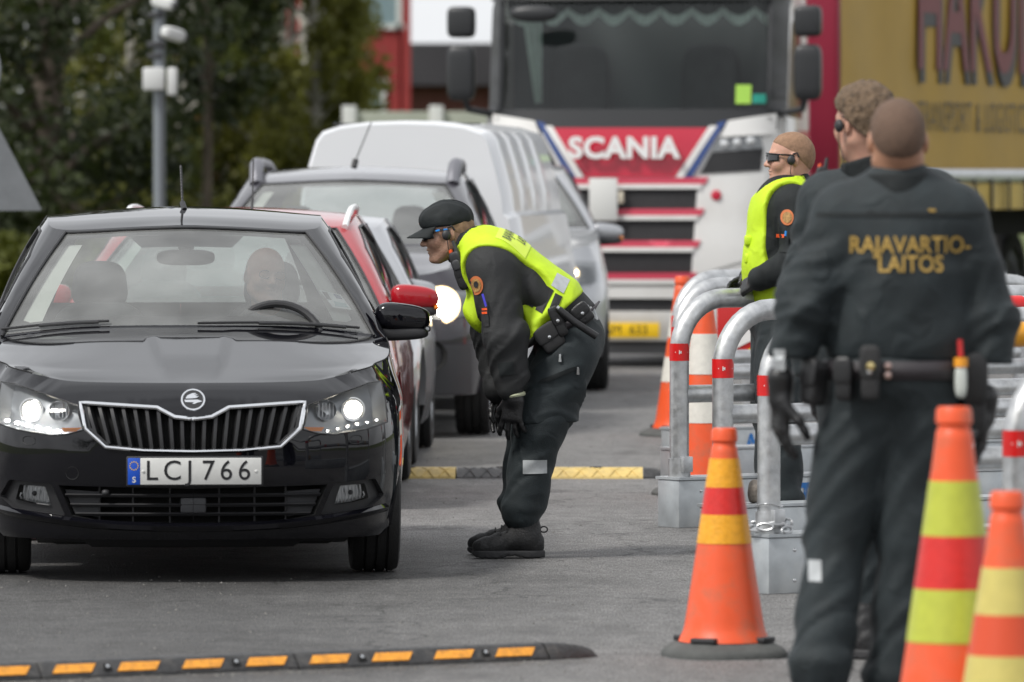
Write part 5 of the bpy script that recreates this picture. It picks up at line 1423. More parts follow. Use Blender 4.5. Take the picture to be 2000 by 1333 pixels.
# ---------------------------------------------------------------- officer standing in profile behind the barriers
D2 = 30.3; S2 = FPX / D2; X2 = (1530 - 1000) / S2
def j2(px, py, y=0.0): return np.array([(px - 1530) / S2, y, CAM_H - (py - HOR) / S2])
O2 = thing('person', 'bareheaded officer in hi-vis vest and sunglasses standing side-on behind the steel barriers', 'person', (X2, D2, 0))
J2 = dict(pelvis=j2(1520, 580), waist=j2(1520, 520), chest=j2(1528, 430), neck=j2(1548, 362), sh_l=j2(1548, 402, -.19), sh_r=j2(1540, 402, .19),
          el_l=j2(1560, 505, -.285), el_r=j2(1545, 508, .285), wr_l=j2(1480, 543, -.235), wr_r=j2(1470, 545, .23), hip_c=j2(1522, 620), hip_l=j2(1524, 650, -.10), hip_r=j2(1520, 650, .10),
          kn_l=j2(1520, 815, -.12), kn_r=j2(1512, 815, .12), an_l=j2(1530, 985, -.13), an_r=j2(1516, 985, .13))
jo2, to2, torso2 = clothes(O2, J2, dict(hem=.185, waist=.19, chest=.205, yoke=.085, sh=.092, el=.080, wr=.058, hemlen=.05), dict(hips=(.15, .19, .14), hip=.115, knee=.095, shin=.09, ankle=.08), mj=UNI2, flat=.72, spine_n=(1, 0, 0), h=.010)
f2 = unit([-1, -.10, .02]); b2, W2, M2 = head_parts(O2, j2(1541, 311), f2, (0, 0, 1), SKIN2, hair=(.0016, .0008), hairm=mat('hair_fair_crop', (.28, .165, .10), .8, var=.2, vscale=60, bump=.5, bscale=320), shades=SHADES, earpiece=1, neck_to=j2(1552, 372), h=.0042)
collar(O2, j2(1552, 376), j2(1541, 352), .094, .088)
A2 = {k: np.asarray(v, np.float32) for k, v in J2.items()}
vm2 = surfnet(vest_fn(A2, torso2, j2(1520, 590), (0, 0, -1), [(j2(1552, 400, s * .34), j2(1556, 480, s * .34), .212) for s in (-1, 1)], (j2(1545, 385), j2(1505, 345), .120), .012, None), np.array([-.34, -.34, .9]), np.array([.34, .34, 1.65]), .009, 'vest')
vo2 = link('vest', vm2, HIVIS, O2); bj2 = bvh_of(jo2.data)
for z in (470, 505):
    mb = MB(); sellip(mb, j2(1462, z, -.06), (.022, .055, .026), 4); mb.build('vest_pocket', HIVIS, vo2)
p = j2(1532, 424); sp_ = disc(bj2, (p[0], p[2]), .030, 'sleeve_patch', PATCHO, jo2, .004, ry=1.2); disc(bj2, (p[0], p[2]), .021, 'patch_emblem', PATCHD, sp_, .0065, ry=1.2)
mb = drape(bj2, [(-.02, -.05), (.02, -.05), (.02, .04), (-.02, .04)], (j2(1526, 470)[0], -.2, j2(1526, 470)[2]), (1, 0, 0), (0, 0, 1), CAMD, .006); sp2 = mb.build('sleeve_pocket', UNI2, jo2)
mb = drape(bj2, [(-.016, -.008), (.016, -.008), (.016, .008), (-.016, .008)], (j2(1519, 460)[0], -.2, j2(1519, 460)[2]), (1, 0, 0), (0, 0, 1), CAMD, .009); mb.build('flag_tab', ORANGE, sp2)
MB().tube([j2(1529, 450, -.345), j2(1528, 460, -.345)], .005, 8).build('pen', BLUEACC, sp2)
radio(O2, Vector(j2(1503, 402, -.12)), Matrix.Rotation(R(28), 4, 'Y') @ Matrix.Rotation(R(-20), 4, 'Z'))
hand_mesh(O2, j2(1474, 546, -.22), (-.55, .75, -.35), (.5, .6, -.5), -1, curl=.5); hand_mesh(O2, j2(1468, 546, .22), (-.75, -.5, -.35), (.5, -.6, -.5), 1, curl=.5)
MB().tube([j2(1473, 546, -.228) + np.array([.0, .034 * math.cos(a), .034 * math.sin(a)]) for a in np.linspace(0, 6.28, 18, endpoint=False)], .009, 6, closed=True).build('wrist_watch', STEELZ, O2)
for y in (-.13, .13): boot(O2, (j2(1530, 985)[0] + .085, y), (-1, .1 * np.sign(y)), .29, .14)

# ---------------------------------------------------------------- officer with wavy hair turned half away
D3 = 21.9; S3 = FPX / D3; X3 = (1715 - 1000) / S3
def j3(px, py, y=0.0): return np.array([(px - 1715) / S3, y, CAM_H - (py - HOR) / S3])
O3 = thing('person', 'tall officer with tousled brown hair turned half away beside the shaven-headed one', 'person', (X3, D3, 0))
J3 = dict(pelvis=j3(1720, 720), waist=j3(1718, 610), chest=j3(1715, 450), neck=j3(1705, 330), sh_l=j3(1618, 395, .06), sh_r=j3(1818, 392, -.05),
          el_l=j3(1578, 570, .08), el_r=j3(1850, 560, -.04), wr_l=j3(1590, 720, .14), wr_r=j3(1840, 720, .06), hip_c=j3(1720, 770), hip_l=j3(1665, 790, .02), hip_r=j3(1775, 790, -.02),
          kn_l=j3(1680, 1020, .02), kn_r=j3(1800, 1020, 0), an_l=j3(1700, 1240, .05), an_r=j3(1805, 1240, .0))
jo3, to3, torso3 = clothes(O3, J3, dict(hem=.20, waist=.195, chest=.215, yoke=.09, sh=.098, el=.082, wr=.06, hemlen=.03), dict(hips=(.19, .15, .14), hip=.115, knee=.095, shin=.09, ankle=.082), flat=.7, spine_n=(.3, .95, 0), h=.011)
f3 = unit([-.62, .78, -.02]); b3, W3, M3 = head_parts(O3, j3(1683, 243), f3, (0, 0, 1), SKIN2, hair=(.013, .006), hairm=HAIRBR, earpiece=1, neck_to=j3(1705, 340), h=.0048)
collar(O3, j3(1706, 345), j3(1694, 305), .100, .092)
radio(O3, Vector(j3(1606, 352, .09)), Matrix.Rotation(R(8), 4, 'Y') @ Matrix.Scale(.72, 4))
hand_mesh(O3, j3(1590, 730, .14), (0, .1, -1), (1, 0, 0), 1, curl=.5); hand_mesh(O3, j3(1840, 730, .06), (0, .1, -1), (-1, 0, 0), -1, curl=.5)
bj3 = bvh_of(jo3.data)
for x in (.3, -.1): boot(O3, (j3(1755, 0)[0] + (.09 if x > 0 else -.09), -.09), (-.4, 1), .30, .14)

# ---------------------------------------------------------------- shaven-headed officer, back to the camera
D4 = 19.1; S4 = FPX / D4; X4 = (1745 - 1000) / S4
def j4(px, py, y=0.0): return np.array([(px - 1745) / S4, y, CAM_H - (py - HOR) / S4])
O4 = thing('person', 'shaven-headed officer seen from behind in a dark jacket with gold lettering on the back', 'person', (X4, D4, 0))
J4 = dict(pelvis=j4(1755, 665), waist=j4(1757, 600), chest=j4(1758, 470), neck=j4(1755, 352), sh_l=j4(1646, 425, .0), sh_r=j4(1868, 428, .0),
          el_l=j4(1572, 600, -.04), el_r=j4(1932, 620, .02), wr_l=j4(1530, 745, -.02), wr_r=j4(1925, 790, .0), hip_c=j4(1745, 740), hip_l=j4(1690, 790, 0), hip_r=j4(1798, 785, 0),
          kn_l=j4(1632, 1060, .03), kn_r=j4(1778, 1060, .02), an_l=j4(1600, 1310, -.05), an_r=j4(1752, 1340, .05))
jo4, to4, torso4 = clothes(O4, J4, dict(hem=.205, waist=.200, chest=.210, yoke=.084, sh=.088, el=.076, wr=.064, hemlen=.06), dict(hips=(.195, .15, .12), hip=.118, knee=.092, shin=.088, ankle=.082), flat=.66, spine_n=(0, 1, 0), h=.009)
b4, W4, M4 = head_parts(O4, j4(1752, 277), (-.05, 1, -.02), (0, 0, 1), mat('skin_sun', (.42, .22, .14), .5, var=.1, vscale=26, sss=.12, bump=.12, bscale=180), hair=(.0022, .0006), hairm=HAIRS, neck_to=j4(1755, 360), h=.0042)
collar(O4, j4(1755, 372), j4(1754, 338), .105, .098)
bj4 = bvh_of(jo4.data); bt4 = bvh_of(to4.data)
for s_, py, sz in (('RAJAVARTIO-', 479, .066), ('LAITOS', 516, .066)):
    me = drape_text(bj4, s_, sz, Vector(j4(1773, py, -.2)), (1, 0, 0), (0, 0, 1), CAMD, .004, sx=.86, bold=.0012, spacing=1.02); link('back_lettering', me, GOLDTXT, jo4)
mb = drape(bj4, [(-.24, -.012), (.24, -.012), (.24, .0), (-.24, .0)], Vector(j4(1755, 415, -.2)), (1, 0, 0), (0, 0, 1), CAMD, .003, .02); mb.build('yoke_seam', UNI2, jo4)
for s_ in (-1, 1):
    mb = drape(bj4, [(-.010, -.004), (.010, -.004), (.010, .004), (-.010, .004)], Vector(j4(1755 + s_ * 60, 372, -.2)), (1, 0, 0), (0, 0, 1), (0, .8, -.6), .004, .012); mb.build('rank_tab', GOLDTXT if s_ > 0 else UNI2, jo4)
# belt and gear
ring = [Vector(j4(1748, 722)) + Vector((.205 * math.cos(a), .155 * math.sin(a), 0)) for a in np.linspace(0, 6.283, 48, endpoint=False)]
mb = MB(); mb.add([p + Vector((0, 0, k * .027)) for p in ring for k in (1, -1)], [(2 * i, 2 * i + 1, 2 * ((i + 1) % 48) + 1, 2 * ((i + 1) % 48)) for i in range(48)])
belt4 = mb.build('duty_belt', BELTM, O4); md = belt4.modifiers.new('thickness', 'SOLIDIFY'); md.thickness = .008
I4 = Matrix.Identity(4)
pouch(belt4, 'torch_pouch', j4(1645, 740, -.155), (.05, .045, .12), Rt(0, -25), LEATHER, False)
pouch(belt4, 'magazine_pouch', j4(1694, 728, -.175), (.055, .045, .15), Rt(0, -8), NYLON)
pouch(belt4, 'cuff_pouch', j4(1590, 748, -.06), (.07, .06, .13), Rt(6, -60), LEATHER, False)
mb = MB(); mb.lathe([(0, .008), (.012, .006), (.014, 0)], 16, T(j4(1693, 712, -.205), rx=R(90))); mb.build('brass_snap', mat('brass', (.72, .58, .28), .25, metal=1.0), belt4)
for py in (712, 730): MB().lathe([(0, .006), (.010, .004), (.011, 0)], 14, T(j4(1728, py, -.172), rx=R(90))).build('belt_stud', mat('stud_copper', (.55, .40, .36), .3, metal=1.0), belt4)
pouch(belt4, 'holster', j4(1900, 775, -.01), (.075, .10, .23), Rt(0, 0), LEATHER, False)
mb = MB(); sellip(mb, j4(1872, 742, -.11), (.018, .018, .05), 3); sc4 = mb.build('spray_can', mat('can_white', (.55, .58, .54), .35), belt4)
MB().lathe([(0, .012), (.020, .012), (.020, -.014), (0, -.014)], 16, T(j4(1872, 705, -.11))).build('spray_cap', mat('cap_orange', (.85, .35, .03), .4), sc4)
MB().tube([j4(1872, 695, -.11), j4(1870, 662, -.11)], .008, 8).build('spray_nozzle', mat('nozzle_red', (.55, .03, .03), .4), sc4)
hand_mesh(O4, j4(1524, 768, -.02), (.0, .10, -1), (1, .35, 0), 1, curl=.5, sc=1.1); hand_mesh(O4, j4(1922, 805, .0), (-.08, .1, -1), (-1, .1, 0), -1, curl=.6, sc=1.08)
mb = drape(bj4, [(-.016, -.03), (.016, -.03), (.016, .03), (-.016, .03)], Vector(j4(1520, 702, -.2)), (1, 0, 0), (0, 0, 1), CAMD, .004); mb.build('reflective_patch', REFTAPE, jo4)
mb = drape(bt4, [(-.018, -.03), (.018, -.03), (.018, .03), (-.018, .03)], Vector(j4(1590, 1113, -.2)), (1, 0, 0), (0, 0, 1), CAMD, .004); mb.build('reflective_patch', REFTAPE, to4)
boot(O4, (j4(1602, 0)[0], -.12), (-.25, 1), .30, .15); boot(O4, (j4(1747, 0)[0], -.03), (.15, 1), .30, .15)

# ---------------------------------------------------------------- driver of the black hatchback (inside the car)
DR = thing('person', 'driver with glasses seated behind the steering wheel of the black hatchback', 'person', (0, 0, 0))
Mh = Matrix.Translation((HX, HY, 0)) @ Matrix.Rotation(HRZ, 4, 'Z')
def dl(x, y, z): return np.array(Mh @ Vector((x, y, z)))
DR.location = (0, 0, 0)
def drv(P):
    d = ecap(P, dl(.36, 1.98, .52), dl(.35, 1.95, .90), .17, .185, .7, (0, 1, 0)); d = smin(d, cap(P, dl(.19, 1.93, .93), dl(.51, 1.93, .93), .07, .07), .06)
    for s in (-1, 1): d = smin(d, smin(cap(P, dl(.35 + s * .18, 1.92, .92), dl(.35 + s * .25, 1.72, .74), .065, .055), cap(P, dl(.35 + s * .25, 1.72, .74), dl(.35 + s * .15, 1.40, .88), .052, .04), .03), .03)
    for s in (-1, 1): d = smin(d, smin(cap(P, dl(.36 + s * .1, 1.92, .50), dl(.36 + s * .13, 1.50, .56), .085, .07), cap(P, dl(.36 + s * .13, 1.50, .56), dl(.36 + s * .12, 1.22, .30), .065, .05), .03), .04)
    return d + .005 * vnoise(P, 12.)
c = dl(.35, 1.9, .75); link('jacket', surfnet(drv, c - [.6, .85, .62], c + [.6, .7, .4], .016, 'jacket'), mat('driver_jacket', (.05, .055, .06), .8), DR)
hb = head_parts(DR, dl(.33, 1.84, 1.165), (.35, -.93, .02), (.1, 0, 1), SKIN2, neck_to=dl(.345, 1.93, .96), h=.006, glasses=True)
for s in (-1, 1): hand_mesh(DR, dl(.35 + s * .15, 1.37, .89), (0, -1, .5), (-s, 0, 0), s, curl=.8, m=SKIN2, name='hand')
# ------------------------------------------------------------------ the rest of the queue
def front_kit(root, S, hl, lit, plate=None, grille=None, intake=None, paint=None, mir=None, mirz=.97, fog=None, lr=1.0):
    """Headlights, grille, intake, plate and mirrors for a car shell; outlines in (x,z) for the +x side."""
    F = lambda a, b, o: S.fr(a, b, o)
    for q in (1, -1):
        o = bpy.data.objects.new('headlight', None); col.objects.link(o); o.parent = root; o.empty_display_size = .05
        pl = [(q * x, z) for x, z in hl]; cx = sum(x for x, z in pl) / len(pl); cz = sum(z for x, z in pl) / len(pl)
        mb = MB(); patch(mb, F, pl, (), step=.05, off=.003); mb.build('housing', LAMPIN, o)
        if lit:
            mb = MB(); mb.lathe([(0, .03), (.05 * lr, .026), (.062 * lr, .014)], 20, T(S.fr(cx, cz, 0), rx=R(90))); mb.build('bulb', lit, o)
            mb = MB(); mb.lathe([(.062 * lr, .014), (.078 * lr, .012), (.090 * lr, .0)], 20, T(S.fr(cx, cz, 0), rx=R(90))); mb.build('reflector_glow', emis('reflector_glow', (1.0, .72, .38), 2.2), o)
        mb = MB(); patch(mb, F, pl, (), step=.05, off=.045); mb.build('lens', LENS, o)
        if fog:
            fx, fz, fr_ = fog; mb = MB(); mb.lathe([(fr_ * 1.25, .012), (fr_, .0), (fr_ * .8, -.05), (0, -.05)], 20, T(S.fr(q * fx, fz, .004), rx=R(90))); mb.build('fog_recess', VOID, root)
    if grille:
        g = mirrored(grille); mb = MB(); patch(mb, F, g, (), step=.06, off=.004); go = mb.build('grille', GRILL, root)
        z0, z1 = min(z for x, z in g), max(z for x, z in g)
        for k in range(3):
            z = z0 + (z1 - z0) * (k + .5) / 3; xs = [x for x in np.linspace(-.6, .6, 41) if inpoly(x, z, g)]
            mb = MB(); mb.tube([S.fr(x, z, .01) for x in xs], .008, 6); mb.build('grille_bar', CHROME, go)
    if intake:
        mb = MB(); patch(mb, F, mirrored(intake), (), step=.06, off=.004); mb.build('lower_intake', GRILL, root)
    if plate:
        mb = MB(); mb.box((0, -.02, plate), (.52, .02, .11), None, .004); mb.build('number_plate', PLATEW, root)
    if mir:
        for q in (1, -1): door_mirror(root, q * mir[0], mir[1], mirz, paint, 1.05, q)

SC = dict(step=.11, estep=.06)
# red estate right behind the black hatchback
PR = variant(HATCH, 1.0, 1.03, .978, **SC)
red, RS, RG, _ = car('estate_car', 'red car with white roof rails tucked in right behind the black hatchback', 'cars queueing at the checkpoint', (-1.42, 31.25, 0), R(-1.0), PR, REDP)
front_kit(red, RS, [(.48, .74), (.66, .77), (.77, .77), (.78, .68), (.62, .65), (.50, .66)], None, .44, [(0, .69), (.42, .70), (.36, .60), (0, .58)], [(0, .36), (.5, .36), (.45, .26), (0, .26)], REDP, (.79, 1.68), .945)
def rails(root, P, m, z, name='roof_rail'):
    sd_ = P['roof']['side']
    for q in (1, -1):
        pts = catmull([(q * (p[0] - .02), p[1], p[2] + z * (0.1 if i in (0, len(sd_) - 1) else 1)) for i, p in enumerate(sd_)], 24)
        MB().tube([tuple(p) for p in pts], .016, 8).build(name, m, root)
WHT = mat('satin_white_trim', (.75, .76, .76), .3)
rails(red, PR, WHT, .035)
MB().tube([(.06, 2.45, 1.40), (.06, 2.52, 1.47)], .007, 8).build('aerial_base', PLAST, red)
MB().tube([(.06, 2.52, 1.46), (.06, 2.60, 1.665)], .0035, 6).build('aerial', PLAST, red)
# silver car behind the red one
PS = variant(HATCH, 1.0, .90, .945, **SC)
slv, SS, SG, _ = car('saloon_car', 'silver car mostly hidden behind the red car with white roof rails', 'cars queueing at the checkpoint', (-1.37, 35.75, 0), R(-1.5), PS, SILV)
front_kit(slv, SS, [(.48, .75), (.68, .79), (.80, .78), (.80, .69), (.62, .66), (.50, .67)], LAMPON, .45, [(0, .70), (.40, .71), (.34, .60), (0, .58)], [(0, .36), (.5, .36), (.45, .26), (0, .26)], SILV, (.66, 1.70), .90, lr=.6)
# dark grey SUV with chunky roof rails
PV = variant(HATCH, 1.09, 1.10, 1.13, **SC)
PV['top'] = [(xy, z + .10) for xy, z in PV['top']]; PV['cowl'] = (0, PV['cowl'][1], PV['cowl'][2] + .05); PV['bonnet_mid'] = [(0, y, z + .10) for _, y, z in PV['bonnet_mid']]
PV['fprof'] = [(.10, .10), (.2, .05), (.3, .02), (.45, 0), (.70, 0), (.80, .02), (.86, .06), (.92, .12), (.97, .2), (1.02, .3)]
PV['zb'] = lambda u: .26; PV['under'] = .24; PV['wr'] = .335; PV['wheels'] = [(y, .39) for y, _ in PV['wheels']]; PV['tw'] = .215; PV['track'] = .82
PV['seat_z'] = (.5, .7, 1.14, 1.29); PV['steer_z'] = 1.06; PV['roof'] = {k: ([(x * 1.06, y, z) for x, y, z in v] if isinstance(v, list) else (v[0] * 1.06, v[1], v[2])) for k, v in PV['roof'].items()}
suv, VS_, VG, _ = car('suv_car', 'dark grey SUV with chunky roof rails and dazzling headlights behind the bending officer', 'cars queueing at the checkpoint', (-1.085, 39.8, 0), R(-2.2), PV, PURP)
front_kit(suv, VS_, [(.48, .86), (.68, .89), (.82, .88), (.82, .74), (.64, .72), (.50, .74)], emis('suv_headlamp_glow', (1.0, .90, .74), 45.0), .55, [(0, .88), (.40, .88), (.36, .76), (0, .75)], None, PURP, (.83, 1.78), 1.09, fog=(.60, .50, .075), lr=1.25)
mb = MB(); xs = np.linspace(-.82, .82, 40); mb.grid([[VS_.fr(x, z, .012) for x in xs] for z in (.27, .34, .42, .50, .565)]); mb.build('bumper_cladding', PLASTG, suv)
for q in (1, -1):
    sd_ = PV['roof']['side']; x, y, z = sd_[0]
    mb = MB(); pts = catmull([(q * (x - .03), y + .04, z - .01), (q * (x - .025), y + .14, z + .085), (q * (x - .02), y + .30, z + .125), (q * (x - .02), y + .9, z + .13), (q * (x - .03), y + 1.3, z + .10), (q * (x - .05), y + 1.5, z + .0)], 30)
    mb.tube([tuple(p) for p in pts], [.045] * 12 + [.03] * 18, 10); mb.build('roof_rail', mat('rail_grey', (.20, .20, .22), .4, metal=.5), suv)
MB().tube([(0, 2.25, 1.63), (.01, 2.27, 1.68)], .02, 8).build('aerial_base', PLAST, suv)
MB().tube([(.0, 2.26, 1.65), (.09, 2.60, 1.92)], .004, 6).build('aerial', PLAST, suv)

# light-coloured panel van
van = thing('panel_van', 'white panel van with ribbed side panels looming behind the dark SUV', 'van', (-.735, 44.6, 0), R(-7))
sec = [(0, 1.925), (.25, 1.918), (.45, 1.895), (.575, 1.855), (.62, 1.80), (.665, 1.66), (.72, 1.45), (.735, 1.32), (.775, 1.29), (.80, 1.15), (.86, .8), (.87, .5), (.84, .28), (.78, .24)]
secf = sec[::-1]; full = [(-x, z) for x, z in sec[1:]][::-1] + sec
def vsec(y):
    k = 1.0; zs = 1.0
    if y < .25: k = 1 - .07 * (1 - y / .25) ** 2; zs = 1 - .012 * (1 - y / .25) ** 2
    out = []
    for x, z in full:
        bulge = .014 * max(0, math.sin(y * 9.5)) ** .6 * (1.32 < z < 1.82 or False) * (.55 < y < 2.35)
        out.append((0.99 * x * k * (1 + bulge / max(abs(x), .4)), y, z * zs * 1.012))
    return out
ys = list(np.linspace(0, .25, 6)) + list(np.linspace(.3, 2.45, 60)) + list(np.linspace(2.55, 2.95, 4))
rows = []
for y in ys:
    r_ = vsec(y)
    rows.append(r_)
mb = MB(); mb.grid(rows); n = len(full); mb.add(rows[0], [tuple(range(n))]); mb.add(rows[-1], [tuple(range(n - 1, -1, -1))]); mb.build('body', WHITEP, van, sharp=28)
mb = MB(); mb.box((0, -.006, .8), (.012, .012, 1.0)); mb.build('door_seam', PLASTG, van, smooth=False)
for q in (1, -1):
    for z in (.55, 1.0): mb = MB(); mb.box((q * .70 * (1 if z < 1.3 else .85), -.012, z), (.05, .03, .08), None, .01); mb.build('door_hinge', WHITEP, van)
    mb = MB(); mb.box((q * .76, -.012, .95), (.10, .04, .34), None, .015); mb.build('tail_light', mat('tail_red', (.45, .015, .015), .2, coat=.6), van)
    for wy in (.62, 2.35): wheel(van, q * .80, wy, .315, .2, s=q)
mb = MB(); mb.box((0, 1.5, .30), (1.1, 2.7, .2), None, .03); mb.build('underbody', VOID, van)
mb = MB(); mb.box((0, -.03, .42), (1.6, .12, .16), None, .04); mb.build('rear_bumper', PLASTG, van)
mb = MB(); mb.box((.0, .22, 1.925), (1.0, .02, .012)); mb.build('roof_gutter', PLASTG, van)

# silver SUV further back, in front of the lorry
P2 = variant(PV, 1.0, 1.0, 1.03, **SC)
P2['fprof'] = [(z * 1.0, i) for z, i in PV['fprof']]
si2, S2_, G2_, _ = car('suv_car', 'silver SUV with one big grey door mirror showing, between the white van and the lorry', 'cars queueing at the checkpoint', (-.20, 48.0, 0), R(1.5), P2, SILV)
front_kit(si2, S2_, [(.46, .92), (.66, .96), (.82, .95), (.82, .80), (.62, .78), (.48, .80)], LAMPON, .58, [(0, .90), (.40, .90), (.36, .76), (0, .75)], [(0, .5), (.5, .5), (.45, .36), (0, .36)], SILV, (.84, 1.80), 1.12, lr=.5)

# ------------------------------------------------------------------ lorry
TX, TY, TRZ = .965, 54.6, R(-9)
def tp(px, py): s = FPX / TY; return ((px - 1230) / s * 1.01, CAM_H - (py - HOR) / s)
TWH = mat('lorry_white', (.72, .71, .69), .3, coat=.5, dirt=((.45, .42, .38), .3, 2.0)); TRED = mat('lorry_red', (.50, .006, .035), .3, coat=.6); TPINK = mat('lorry_red_faded', (.55, .06, .10), .35)
TBLUE = mat('lorry_blue', (.015, .05, .20), .3, coat=.5); TBLK = mat('lorry_black', (.02, .021, .023), .4); TMESH = mat('lorry_mesh', (.018, .018, .02), .6, var=.5, vscale=70, bump=.8, bscale=90)
TGL = glass('lorry_screen', (.62, .68, .66), 0, 1.5)
lorry = thing('lorry', 'red and white lorry tractor unit with a scalloped curtain across its windscreen', 'lorry', (TX, TY, 0), TRZ)
TS = Shell([(0, 0), (.5, .012), (.9, .06), (1.12, .17), (1.225, .38), (1.25, .8), (1.25, 1.6), (1.25, 2.2), (1.1, 2.25), (0, 2.25)],
           [(.2, .10), (.4, .03), (.9, .0), (1.9, .05), (2.1, .09), (3.0, .30), (3.9, .60)], [(.2, .05), (.6, 0), (3.0, .02), (3.9, .1)],
           [((0, 0), 3.85), ((1.25, .8), 3.85), ((0, 2.25), 3.85)], lambda u: .30, [], .5, (1.2, .35), 1.4)
TF = lambda a, b, o: TS.fr(a, b, o)
WS = [(0, 2.10), (1.13, 2.12), (1.13, 3.06), (0, 3.08)]
Dw = [(1.62 + .0, 2.05), (2.75, 2.05), (2.75, 2.85), (1.95, 2.85)]
mb = MB(); outl = [(0, .30), (TS.U, .30), (TS.U, 3.85), (0, 3.85), (0, 3.08), (TS.u_of(1.13, 3.06), 3.06), (TS.u_of(1.13, 2.12), 2.12), (0, 2.10)]
patch(mb, TS.m, outl, [Dw], step=.16, estep=.08); mirror_mb(mb); mb.build('cab', TWH, lorry, weld=True)
mb = MB(); patch(mb, TF, mirrored(WS), (), step=.15, off=-.002); tws = mb.build('windscreen', TGL, lorry)
mb = MB(); patch(mb, TF, [(-1.17, 1.95), (1.17, 1.95), (1.17, 2.12), (-1.17, 2.12)], (), step=.12, off=.02, thick=.03); mb.build('wiper_panel', TBLK, lorry)
mb = MB(); patch(mb, TF, [(-1.19, 3.02), (1.19, 3.02), (1.19, 3.3), (-1.19, 3.3)], (), step=.12, off=.05, thick=.06); mb.build('sun_visor', TBLK, lorry)
for q in (1, -1):
    mb = MB(); patch(mb, TF, [(q * 1.10, 2.1), (q * 1.21, 2.1), (q * 1.21, 3.05), (q * 1.10, 3.05)], (), step=.1, off=.035, thick=.04); mb.build('windscreen_pillar', TBLK, lorry)
    mb = MB(); patch(mb, lambda a, b, o: tuple(np.array(TS.m(a, b, o)) * [q, 1, 1]), Dw, (), step=.2, off=-.005); mb.build('door_window', FRIT, lorry)
mb = MB(); mb.add([(-1.15, 1.2, 1.7), (1.15, 1.2, 1.7), (1.15, 1.2, 3.2), (-1.15, 1.2, 3.2)], [(0, 1, 2, 3)]); mb.add([(-1.15, .2, 2.05), (1.15, .2, 2.05), (1.15, 1.2, 1.9), (-1.15, 1.2, 1.9)], [(0, 1, 2, 3)]); mb.build('cab_interior', mat('cab_grey', (.10, .11, .115), .8), lorry)
for q in (-.55, .55): mb = MB(); sellip(mb, (q, .95, 2.25), (.25, .1, .42), 4); mb.build('seat', FABRIC_IN, lorry)
# scalloped curtain and side drapes behind the screen
CURT = mat('curtain_white', (.78, .84, .80), .8, var=.1, vscale=20)
mb = MB(); xs = np.linspace(-1.1, 1.1, 133); top_ = []; bot_ = []; mid_ = []
for x in xs:
    sc_ = abs(math.sin((x + .06) / .258 * math.pi)); yb = .40 + .10 * x * x + .012 * math.sin(x * 90)
    top_.append((x, yb, 3.08)); mid_.append((x, yb, 2.965 - .070 * sc_)); bot_.append((x, yb - .01, 2.905 - .095 * sc_))
mb.grid([mid_, bot_]); mb.build('curtain_fringe', CURT, lorry)
mb = MB(); mb.grid([top_, [(x, y + .004, z) for x, y, z in mid_]]); mb.build('curtain_pelmet', mat('curtain_dark', (.10, .11, .11), .8), lorry)
mb = MB(); mb.grid([[(-.98 + .10 * t + .012 * math.sin(k * 2.2), .42 + .02 * math.sin(k * 1.7), 2.85 - .70 * t) for k in np.linspace(0, 6, 14)] if False else [(-.95 + .16 * u + .10 * t * (1 - u), .42 + .03 * math.sin(u * 16), 2.85 - .68 * t) for u in np.linspace(0, 1, 14)] for t in np.linspace(0, 1, 10)]); mb.build('side_drape', CURT, lorry)
# stickers in the screen
mb = MB(); patch(mb, TF, [tp(1431, 166), tp(1460, 166), tp(1460, 203), tp(1431, 203)], (), step=.1, off=.004); mb.build('permit_sticker', mat('sticker_green', (.35, .60, .08), .5), tws)
mb = MB(); patch(mb, TF, [tp(1463, 184), tp(1487, 184), tp(1487, 202), tp(1463, 202)], (), step=.1, off=.004); mb.build('teal_sticker', mat('sticker_teal2', (.02, .32, .24), .5), tws)
mb = MB(); sellip(mb, (-.78, -.10, 2.90), (.20, .06, .07), 2.4, M=T(ry=R(0))); mb.build('kerb_mirror', TBLK, lorry)
